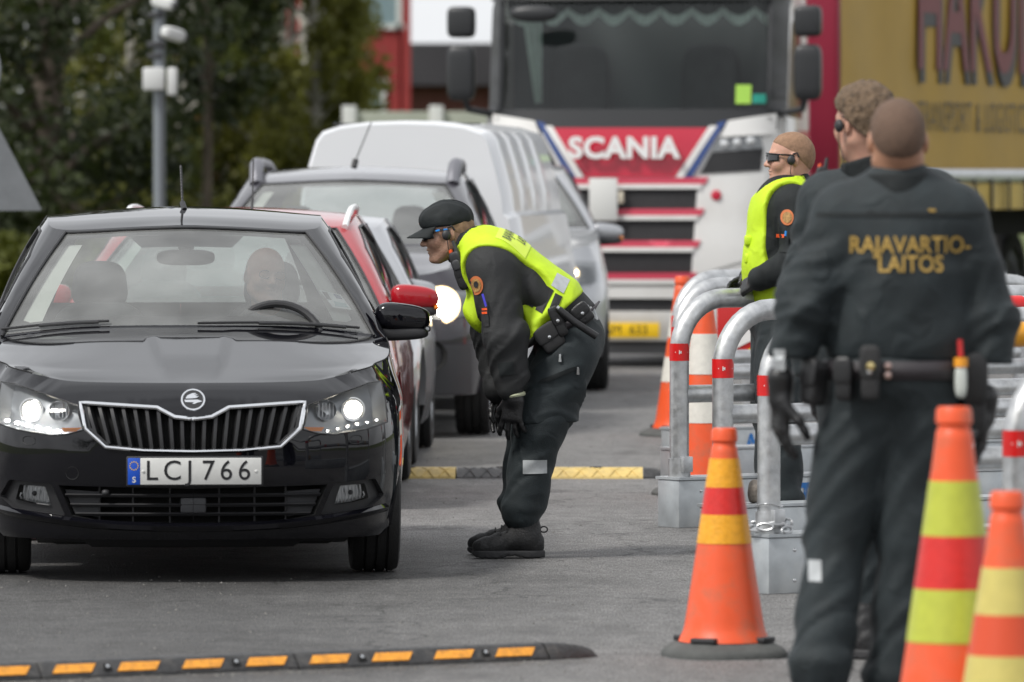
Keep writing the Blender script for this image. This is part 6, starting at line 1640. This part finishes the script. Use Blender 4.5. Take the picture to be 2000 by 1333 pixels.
# front panels: red centre with white and blue chevrons
def tpatch(name, pts, m, off, thick=.012, step=.12):
    mb = MB(); patch(mb, TF, [tp(*p) for p in pts], (), step=step, off=off, thick=thick); return mb.build(name, m, lorry, sharp=30)
tpatch('centre_panel', [(1078, 250), (1382, 250), (1318, 346), (1142, 346)], TRED, .030)
for q in (1, -1):
    X = lambda x: 1230 + q * (x - 1230)
    tpatch('white_chevron', [(X(1383), 246), (X(1398), 246), (X(1334), 347), (X(1319), 347)], TWH, .034)
    tpatch('blue_chevron', [(X(1399), 240), (X(1415), 236), (X(1350), 347), (X(1335), 347)], TBLUE, .032)
    tpatch('upper_panel', [(X(1418), 236), (X(1500), 222), (X(1500), 262), (X(1404), 268)], TWH, .040)
    hl_ = tpatch('headlight', [(X(1400), 272), (X(1478), 262), (X(1484), 290), (X(1388), 296)], LAMPIN, .010)
    for k in range(3):
        a, b = tp(X(1412 + k * 24), 281 - k * 3); MB().lathe([(0, .03), (.03, .026), (.042, .0)], 16, T(TS.fr(a, b, .01), rx=R(90))).build('lamp_lens', REFL, hl_)
    tpatch('air_inlet', [(X(1388), 298), (X(1484), 290), (X(1480), 334), (X(1366), 340)], TMESH, .012)
    tpatch('lower_panel', [(X(1362), 346), (X(1488), 338), (X(1478), 500), (X(1350), 540)], TWH, .022)
    tpatch('corner_bumper', [(X(1348), 545), (X(1478), 508), (X(1478), 660), (X(1348), 668)], TWH, .026)
    mb = MB(); a, b = tp(X(1397), 382); mb.lathe([(0, .02), (.035, .016), (.045, 0)], 16, T(TS.fr(a, b, .024), rx=R(90))); mb.build('round_emblem', TRED, lorry)
    # corner deflector
    mb = MB(); patch(mb, lambda a, b, o: tuple(np.array(TS.m(a, b, o)) * [q, 1, 1]), [(1.32, 1.30), (1.62, 1.25), (1.72, 2.04), (1.42, 2.06)], (), step=.15, off=.05, thick=.06); mb.build('corner_deflector', TWH, lorry)
    # door stripes
    for nm, m_, a0 in (('door_red_stripe', TRED, 1.78), ('door_white_stripe', TWH, 1.70), ('door_blue_stripe', TBLUE, 1.62)):
        mb = MB(); w = .08 if nm != 'door_red_stripe' else .9
        patch(mb, lambda a, b, o: tuple(np.array(TS.m(a, b, o)) * [q, 1, 1]), [(a0, .55), (a0 + w, .55), (a0 + w + .55, 1.95), (a0 + .55, 1.95)], (), step=.3, off=.006); mb.build(nm, m_, lorry)
    # mirrors
    mo = bpy.data.objects.new('door_mirror', None); col.objects.link(mo); mo.parent = lorry; mo.location = (q * 1.44, .25, 0); mo.empty_display_size = .05
    for z, hh in ((2.42, .23), (2.84, .13)):
        mb = MB(); sellip(mb, (0, 0, z), (.115, .09, hh), 5); mb.build('mirror_housing', TBLK, mo)
    MB().tube([(0, 0, 2.3), (-q * .05, .05, 2.12), (-q * .26, .12, 2.08)], .03, 8).build('mirror_arm', TBLK, mo)
    wheel(lorry, q * 1.05, 1.35, .5, .32, .3, ALU, 8, s=q)
lettering('maker_lettering', 'SCANIA', .235, mat('letter_white', (.78, .78, .77), .3), lorry, (tp(1220, 291)[0], -.052, tp(1220, 291)[1]), sx=1.05, depth=.012, bold=.010, spacing=1.06)
# striped grille: mesh strips between white and red bars
for k, (y0, y1) in enumerate(((370, 409), (431, 471), (493, 534))): tpatch('grille_mesh', [(1230 - 140 + k * 8, y0), (1230 + 140 - k * 8, y0), (1230 + 138 - k * 8, y1), (1230 - 138 + k * 8, y1)], TMESH, .008)
for k, y in enumerate((348, 409, 471, 534)):
    h_ = 24 if k < 3 else 24; w = 146 - k * 7
    tpatch('grille_bar', [(1230 - w, y + 12), (1230 + w - 6, y + 12), (1230 + w - 10, y + h_ - 3), (1230 - w + 4, y + h_ - 3)], TWH, .040, .03)
    tpatch('red_bar_stripe', [(1230 - w, y), (1230 + w + 6, y - 1), (1230 + w, y + 12), (1230 - w, y + 12)], TPINK, .036, .03)
tpatch('bumper_bar', [(1095, 562), (1350, 562), (1350, 583), (1095, 583)], TWH, .045, .03)
tpatch('bumper_mesh', [(1095, 583), (1350, 583), (1350, 608), (1095, 608)], TMESH, .012)
tpatch('bumper', [(1080, 608), (1380, 608), (1370, 666), (1090, 666)], TWH, .05, .04)
tpatch('bumper_skirt', [(1085, 666), (1375, 666), (1365, 692), (1095, 692)], PLASTG, .03, .04)
a, b = tp(1229, 645); mb = MB(); mb.box((a, -.072, b), (.52, .012, .125), None, .004); pl_ = mb.build('number_plate', PLATEY, lorry)
lettering('plate_letters', 'GM', .11, INK, pl_, (a - .13, -.079, b), sx=.95, depth=.0006); lettering('plate_letters', '633', .11, INK, pl_, (a + .09, -.079, b), sx=.95, depth=.0006)
mb = MB(); a, b = tp(1181, 390); mb.box((a, -.075, b), (.235, .012, .35), None, .006); mb.build('white_placard', mat('placard_white', (.62, .62, .60), .5), lorry)
mb = MB(); a, b = tp(1215, 386); mb.box((a, -.06, b), (.045, .02, .10), None, .008); mb.build('cream_tag', mat('cream_tag', (.55, .50, .40), .5), lorry)
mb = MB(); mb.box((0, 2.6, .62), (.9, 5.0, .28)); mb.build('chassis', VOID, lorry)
mb = MB(); mb.box((.35, .30, .36), (.75, .25, .13), None, .02); mb.build('front_step', ALU, lorry)
for y in (2.55,):
    for q in (1, -1):
        mb = MB(); mb.grid([[(q * (1.22 - .05 * t), 2.25 + .55 * t, z) for t in np.linspace(0, 1, 4)] for z in np.linspace(.9, 3.7, 6)]); mb.build('side_fairing', TRED, lorry)

# curtain-sided semi-trailer, swung round to the right
TLX, TLY = 2.83, 57.4
trailer = thing('semi_trailer', 'yellow curtain-sided semi-trailer with maroon and dark lettering coupled to the lorry', 'trailer', (TLX, TLY, 0), R(-22))
TARP = mat('tarpaulin_yellow', (.38, .235, .03), .55, var=.10, vscale=.9, bump=.5, bscale=3.0)
mb = MB(); ys = np.linspace(0, 13.6, 70); zs = np.linspace(1.60, 4.0, 14)
mb.grid([[(.010 * math.sin(y * 5.2) * math.sin((z - 1.6) * 1.3) + .006 * math.sin(y * 2.1 + z * 3), y, z) for y in ys] for z in zs]); mb.build('side_curtain', TARP, trailer)
mb = MB(); mb.box((-1.27, 6.8, 2.75), (2.45, 13.55, 2.5)); mb.build('load_space', VOID, trailer)
mb = MB(); mb.box((-1.27, -.03, 2.75), (2.55, .06, 2.7), None, .02); mb.build('front_bulkhead', mat('bulkhead_maroon', (.25, .02, .045), .4), trailer)
mb = MB(); mb.box((.012, 6.8, 1.57), (.05, 13.6, .12), None, .01); mb.build('side_rail', ALU, trailer)
mb = MB(); mb.grid([[(.02 + .02 * math.sin(y * 8), y, z) for y in np.linspace(0, 13.6, 120)] for z in (1.26, 1.36, 1.50)]); mb.build('curtain_hem', mat('tarp_hem', (.50, .36, .08), .55, var=.2, vscale=3), trailer)
for k in range(20):
    y = .45 + k * .52; mb = MB(); mb.box((.055, y, 1.39), (.012, .05, .30), None, .004); mb.build('buckle_strap', NYLON, trailer)
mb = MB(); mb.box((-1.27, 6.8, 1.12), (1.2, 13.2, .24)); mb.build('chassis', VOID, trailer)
for y in (4.0, 9.0, 10.3, 11.6):
    for q in (0, 1): wheel(trailer, -.2 - q * 2.1, y, .5, .35, .3, ALU, 8, s=1 if q == 0 else -1)
MAROON = mat('print_maroon', (.15, .018, .026), .5); PRDK = mat('print_dark', (.025, .025, .03), .5)
RT = (R(90), 0, R(90))
for m_, dy, dz, x in ((PRDK, .07, -.12, .022), (MAROON, 0, 0, .026)):
    o = lettering('tarp_lettering', 'HAKUL', 1.7, m_, trailer, (x, 1.98 + dy, 3.05 + dz), RT, sx=.62, depth=.001, bold=.02, align='LEFT', spacing=1.02)
lettering('tarp_small_lettering', 'TRANSPORT & LOGISTICS', .40, PRDK, trailer, (.024, 2.05, 2.085), RT, sx=.62, depth=.001, bold=-.006, align='LEFT', spacing=1.14)
# ------------------------------------------------------------------ steel barriers
def galv():
    m = mat('galvanised_steel', (.50, .51, .52), .42, metal=.75, var=.28, vscale=16, rvar=.12, bump=.06, bscale=40, dirt=((.66, .66, .64), .55, 9)); return m
GALV = galv(); GALVB = mat('galvanised_sheet', (.48, .51, .53), .45, metal=.55, var=.16, vscale=7, rvar=.1, dirt=((.62, .63, .62), .5, 5))
TAPER = mat('reflective_red', (.62, .012, .012), .35, var=.08, vscale=60); TAPEO = mat('reflective_orange', (.80, .36, .02), .35); TAPEW = mat('tape_white', (.75, .74, .72), .4)
PRBLUE = mat('stencil_blue', (.02, .20, .60), .5, dirt=((.45, .48, .52), .8, 30))
BW = R(33)
def barrier(px, d, label, text=None, tx=.5, tape_top=True, L=2.3):
    s = FPX / d; root = thing('crowd_barrier', label, 'barrier', ((px - 1000) / s, d, 0), BW, 'galvanised tube barriers along the lane')
    r, H, B = .044, 1.075 - .044, .24
    path = [(0, 0, .20), (0, 0, .5), (0, 0, H - B)]
    path += [(B - B * math.cos(a), 0, H - B + B * math.sin(a)) for a in np.linspace(.15, math.pi / 2, 9)]
    path += [(L - x, y, z) for x, y, z in path[::-1]]
    MB().tube(path, r, 18).build('tube_frame', GALV, root)
    MB().tube([(.02, 0, .60), (L - .02, 0, .60)], .040, 16).build('mid_rail', GALV, root)
    mb = MB(); mb.tube([(-.052, 0, .6), (-.035, 0, .6)], [.02, .03], 12); 
    bx = MB(); bx.box((L / 2, 0, .107), (L + .12, .17, .214), None, .004); bo = bx.build('ballast_box', GALVB, root)
    mb = MB(); mb.box((L / 2, 0, .222), (L + .13, .19, .012)); mb.build('box_lid', GALVB, bo, smooth=False)
    for q in (0, L):
        MB().tube([(q, 0, .228), (q, 0, .31)], .051, 18).build('post_sleeve', GALV, root)
        mb = MB(); mb.box((q, -.06, .285), (.05, .03, .07), None, .004); mb.build('lock_plate', GALV, root)
    for x in (.06, .50, L - .5, L - .06):
        for z in (.05, .165): MB().lathe([(0, .006), (.006, .005), (.008, 0)], 10, T((x, -.085, z), rx=R(90))).build('rivet', STEELZ, bo)
    def ring(c, axis, w, m, nm):
        mb = MB(); ax = Vector(axis); mb.tube([Vector(c) - ax * w / 2, Vector(c) + ax * w / 2], r + .0012, 20, caps=False); return mb.build(nm, m, root)
    for q in (0, L):
        t = ring((q, 0, .79), (0, 0, 1), .078, TAPER, 'red_tape')
        for a0 in (-2.3, -.9):
            mb = MB(); 
            for pts in ([(-.014, -.002), (.012, -.002), (.012, .002), (-.014, .002)], [(.004, -.009), (.008, -.009), (.008, .009), (.004, .009)], [(.011, -.006), (.015, -.006), (.015, .006), (.011, .006)]):
                mb.add([((r + .002) * math.cos(a0 + u / r) + q, (r + .002) * math.sin(a0 + u / r), .79 + v) for u, v in pts], [(0, 1, 2, 3)])
            mb.build('tape_mark', TAPEW, t, smooth=False)
    if tape_top:
        for x, m_, nm in ((.55, TAPER, 'red_tape'), (.66, TAPEO, 'orange_tape'), (1.5, TAPER, 'red_tape'), (1.62, TAPEO, 'orange_tape')): ring((x, 0, H), (1, 0, 0), .085, m_, nm)
        for x, m_, nm in ((.7, TAPER, 'red_tape'), (1.55, TAPEO, 'orange_tape')):
            mb = MB(); mb.tube([(x - .045, 0, .6), (x + .045, 0, .6)], .0412, 18, caps=False); mb.build(nm, m_, root)
    if text: lettering('stencil_lettering', text, .15, PRBLUE, bo, (tx, -.0865, .125), (R(90), 0, 0), sx=.85, depth=.0006, bold=.006, align='LEFT')
    return root
b0 = barrier(1327, 35.8, 'tube barrier at the far end of the row, its box stencilled AL', 'AL', .37)
barrier(1328, 33.2, 'tube barrier second from the far end of the row, stencilled with a blue M', 'M', .40)
b1 = barrier(1327, 30.0, 'tube barrier whose whole ballast box end shows, beside the standing profile officer', 'TTI', .60)
barrier(1412, 27.5, 'tube barrier whose post rises right behind the orange and yellow banded cone')
b3 = barrier(1502, 25.3, 'tube barrier with a chain looped round the foot of its post', 'KAL', .42)
barrier(1680, 23.0, 'tube barrier carrying a brown stone on its box behind the shaven-headed officer')
barrier(1988, 19.9, 'tube barrier whose rounded corner rises beside the yellow banded cones')
# chain round a post foot
ch = thing('chain', 'short galvanised chain looped round the foot of a barrier post', 'chain', b3.location, BW)
for k in range(11):
    a = -2.9 + k * .55; rr = .075 + .01 * (k % 2); c = (rr * math.cos(a), rr * math.sin(a), .243 + .012 * (k % 3))
    M = T(c, rz=a + 1.57) @ Matrix.Rotation(R(80 if k % 2 else 15), 4, 'X')
    mb = MB(); mb.tube([(.024 * math.cos(w) * (1.3 if abs(math.cos(w)) > .5 else 1.15), .013 * math.sin(w), 0) for w in np.linspace(0, 6.283, 16, endpoint=False)], .0052, 7, closed=True, M=M); mb.build('chain_link', mat('chain_zinc', (.50, .51, .52), .35, metal=.8), ch)
MB().tube([(.052 * math.cos(a), .052 * math.sin(a), .335 + .006 * math.sin(a * 2)) for a in np.linspace(0, 6.28, 24, endpoint=False)], .0025, 5, closed=True).build('tie_wire', STEELZ, ch)
# stones lying on the boxes
def stone(name, label, loc, r, m, seed):
    def fn(P): return ell(P, (0, 0, r[2]), r) + .018 * vnoise(P + seed, 14.) + .008 * vnoise(P + seed, 34.)
    me = surfnet(fn, (-r[0] - .04, -r[1] - .04, -.03), (r[0] + .04, r[1] + .04, r[2] * 2 + .04), .007, name)
    me.transform(Matrix.Translation((0, 0, -min(v.co.z for v in me.vertices))))
    return tag(link(name, me, m, None, loc), label, 'stone')
def on_box(root, along): c, s = math.cos(BW), math.sin(BW); return (root.location.x + c * along, root.location.y + s * along, .2285)
stone('stone', 'grey-brown stone on a barrier box, beside the post with the chain', on_box(bpy.data.objects['crowd_barrier.003'], .16), (.042, .045, .055), mat('stone_grey', (.30, .26, .22), .85, var=.4, vscale=18, bump=.6, bscale=50), 2.0)
stone('stone', 'tan stone on a barrier box, between the legs of the shaven-headed officer', on_box(bpy.data.objects['crowd_barrier.005'], .07), (.045, .05, .058), mat('stone_tan', (.42, .32, .20), .85, var=.25, vscale=18, bump=.5, bscale=50), 7.0)

# ------------------------------------------------------------------ cones
CONEO = mat('cone_orange', (.80, .098, .025), .42, var=.08, vscale=9, dirt=((.40, .13, .07), .6, 9)); CONEB = mat('cone_base_rubber', (.075, .078, .075), .8, var=.2, vscale=15, bump=.3, bscale=60)
CB = {'yellow': mat('band_amber', (.80, .36, .015), .4, var=.12, vscale=40, bump=.3, bscale=70), 'red': mat('band_red', (.60, .02, .015), .35, var=.08, vscale=40, bump=.2, bscale=70), 'lime': mat('band_lime', (.44, .48, .05), .4, var=.08, vscale=30),
      'white': mat('band_white', (.66, .64, .58), .45, var=.08, vscale=30), 'cream': mat('band_cream', (.56, .47, .13), .4, var=.06, vscale=30), 'redo': mat('band_red_orange', (.62, .07, .02), .4)}
def cone(px, d, H, rb, bands, label, grp='traffic cones', rz=0.3, base=.40):
    root = thing('traffic_cone', label, 'cone', ((px - 1000) * d / FPX, d, 0), rz, grp)
    rt = .034 * (H / .75) ** .5; zb = .05
    rad = lambda z: rt + (rb - rt) * (1 - (z - zb) / (H - zb)) ** 1.06 + .012 * math.exp(-((z - zb) / .025) ** 2)
    prof = [(rad(z), z) for z in np.linspace(zb, H - .065, 40)]
    zt = H - .06; prof += [(rad(zt) * .93, zt), (rad(zt) * .92, zt + .012), (rad(zt) * 1.06, zt + .018), (rad(zt) * 1.02, H - .01), (rad(zt) * .9, H), (rt * .62, H), (rt * .6, H - .1)]
    MB().lathe(prof, 40).build('cone_body', CONEO, root)
    for z0, z1, c in bands:
        MB().lathe([(rad(z0) - .002, z0)] + [(rad(z) + .0022, z) for z in np.linspace(z0, z1, 8)] + [(rad(z1) - .002, z1)], 40).build('reflective_band', CB[c], root)
    mb = MB(); k = base / 2; sq = chaikin([(k * .55, k), (k, k * .55), (k, -k * .55), (k * .55, -k), (-k * .55, -k), (-k, -k * .55), (-k, k * .55), (-k * .55, k)], 1)
    rows = [[(x * f, y * f, z) for x, y in sq + sq[:1]] for f, z in ((1, .0), (1, .012), (.95, .026), (.78, .046), (.62, .052))]
    mb.grid(rows); mb.build('base', CONEB, root, sharp=40)
    for a in range(4): mb = MB(); mb.box((rb * 1.02, 0, .058), (.05, .09, .018), T(rz=a * math.pi / 2 + .785), .005); mb.build('base_clip', PLAST, root)
    return root
cone(1415, 22.0, .755, .140, [(.56, .655, 'yellow'), (.47, .56, 'red'), (.375, .47, 'yellow')], 'orange cone with amber and red bands standing clear on the asphalt')
cone(1333, 40.4, .97, .17, [(.60, .75, 'white'), (.33, .48, 'white')], 'far orange cone peeping out beside the far barrier posts', base=.5)
cone(1376, 33.0, .98, .17, [(.60, .80, 'white'), (.36, .49, 'white')], 'orange cone with white bands behind the barrier tubes', base=.5)
cone(1864, 17.6, .98, .17, [(.64, .785, 'lime'), (.50, .64, 'red'), (.36, .50, 'lime')], 'tall orange cone with lime and red bands beside the shaven-headed officer', base=.5, rz=.1)
cone(1968, 17.1, .78, .15, [(.465, .585, 'cream'), (.36, .465, 'redo'), (.24, .36, 'cream')], 'shorter orange cone with cream and red-orange bands next to the tall lime-banded cone')

# ------------------------------------------------------------------ speed bumps
RUB = mat('bump_rubber', (.030, .030, .031), .55, var=.35, vscale=30, rvar=.12, bump=.4, bscale=90, dirt=((.12, .11, .10), .45, 22))
AMB = mat('reflector_amber', (.78, .32, .03), .35, var=.18, vscale=60, bump=.3, bscale=120, dirt=((.30, .13, .03), .5, 26))
bump_ = thing('speed_bump', 'black rubber speed bump with orange slanted reflectors across the front lane', 'speed bump', (.27, 21.98, 0), R(27.5))
def bprof(k=1.0, w=1.0): return [(-.090 * w, 0), (-.088 * w, .010 * k), (-.052 * w, .046 * k), (-.038 * w, .052 * k), (.03 * w, .052 * k), (.045 * w, .046 * k), (.086 * w, .010 * k), (.09 * w, 0)]
SEG = [(-1.12, -.215), (-2.02, -1.125), (-2.92, -2.025)]
for i, (x0, x1) in enumerate(SEG):
    mb = MB(); xs = [x0, x0 + .006, x1 - .006, x1]; mb.grid([[(x, y * (1 if 0 < j < 3 else .985), z * (1 if 0 < j < 3 else .96)) for y, z in bprof()] for j, x in enumerate(xs)])
    for x, rv in ((x0, 0), (x1, 1)): mb.add([(x, y * .985, z * .96) for y, z in bprof()], [tuple(range(8))])
    sgm = mb.build('bump_segment', RUB, bump_, sharp=30)
    for k in range(4):
        c = x0 + .115 + k * .225; nrm = Vector((0, -.707, .707)); P_ = lambda u, v, o: (u, -.070 - v * .013 - o * .7, .028 + v * .013 + o * .7 - .0)
        P_ = lambda u, v, o: (u, -.070 + v * .0145 - o * .707, .028 + v * .0145 + o * .707)
        mb = MB(); q = [(c - .080, -.85), (c + .055, -.85), (c + .080, .85), (c - .055, .85)]
        mb.add([P_(u, v, .004) for u, v in q] + [P_(u, v, -.004) for u, v in q], [(0, 1, 2, 3), (0, 4, 5, 1), (1, 5, 6, 2), (2, 6, 7, 3), (3, 7, 4, 0)]); mb.build('reflector', AMB, sgm, smooth=False)
        if k in (0, 2):
            c2 = c + .115; mb = MB(); mb.add([P_(c2 + a, b, .0045) for a, b in ((-.016, -.7), (.016, -.7), (.011, .7), (-.011, .7))], [(0, 1, 2, 3)]); mb.build('bolt_recess', VOID, sgm, smooth=False)
            MB().lathe([(0, .012), (.007, .010), (.0075, .004)], 8, T(P_(c2, 0, 0), rx=R(45))).build('bolt', STEELZ, sgm)
mb = MB(); rows = []
for t in np.linspace(0, 1, 12):
    k = math.sqrt(max(0, 1 - t ** 2.2)); w = max(.12, 1 - .75 * t ** 1.8); rows.append([(-.208 + .215 * t, y * w, z * max(k, .06)) for y, z in bprof()])
mb.grid(rows); mb.add(rows[0], [tuple(range(8))]); mb.build('end_cap', RUB, bump_, sharp=35)
b2_ = thing('speed_bump', 'worn speed bump of yellow and black blocks across the lane beyond the bending officer', 'speed bump', (0, 34.9, 0), R(-1.0))
YEL = mat('bump_yellow', (.62, .46, .16), .6, var=.2, vscale=14, bump=.5, bscale=40, dirt=((.35, .28, .16), .5, 10)); BKB = mat('bump_black_worn', (.10, .10, .10), .6, var=.3, vscale=20, bump=.6, bscale=40)
x = .69; k = 0
ends = MB(); rr = []
for t in np.linspace(0, 1, 8): rr.append([(.69 + .125 * t, y * 1.8 * (1 - .4 * t ** 2), z * math.sqrt(max(.01, 1 - t ** 2))) for y, z in bprof()])
ends.grid(rr); ends.build('end_block', RUB, b2_, sharp=40)
while x > -3.2:
    mb = MB(); mb.grid([[(q, y * 1.8, z) for y, z in bprof()] for q in (x - .485, x - .004)]); mb.add([(x - .004, y * 1.8, z) for y, z in bprof()], [tuple(range(8))])
    bb = mb.build('bump_block', YEL if k % 2 == 0 else BKB, b2_, sharp=30)
    for j in range(5):
        cc = x - .06 - j * .09; mb = MB()
        for sgn in (1, -1): mb.tube([(cc - .03 * sgn, -.158, .012), (cc, -.10, .045), (cc + .03 * sgn, -.06, .053)], .004, 5)
        mb.build('tread_rib', MATS['bump_yellow'] if k % 2 == 0 else BKB, bb)
    MB().lathe([(0, .002), (.03, .004), (.034, .0)], 14, T((x - .25, -.02, .0525))).build('fixing', VOID, bb)
    x -= .49; k += 1
# hazard board on a stand beyond the barriers
hb_ = thing('hazard_board', 'red board with white and yellow slanted stripes standing beyond the barriers', 'board', (1.34, 38.0, 0), R(-4))
mb = MB(); mb.box((0, 0, .72), (.34, .03, .50), None, .03); mb.build('panel', mat('board_red', (.50, .02, .02), .4), hb_)
mb = MB(); mb.prism([(-.15, .55), (.15, .70), (.15, .80), (-.15, .65)][::-1], -.02, -.0165); mb.build('white_stripe', TAPEW, hb_, smooth=False)
mb = MB(); mb.prism([(-.15, .48), (.02, .48), (.15, .545), (.15, .66), (-.15, .51)][::-1], -.0205, -.017); mb.build('yellow_stripe', mat('board_yellow', (.75, .65, .02), .4), hb_, smooth=False)
mb = MB(); mb.box((0, 0, .24), (.05, .04, .48)); mb.build('post', GALV, hb_, smooth=False)
mb = MB(); mb.box((0, 0, .03), (.5, .3, .06), None, .015); mb.build('foot', CONEB, hb_)
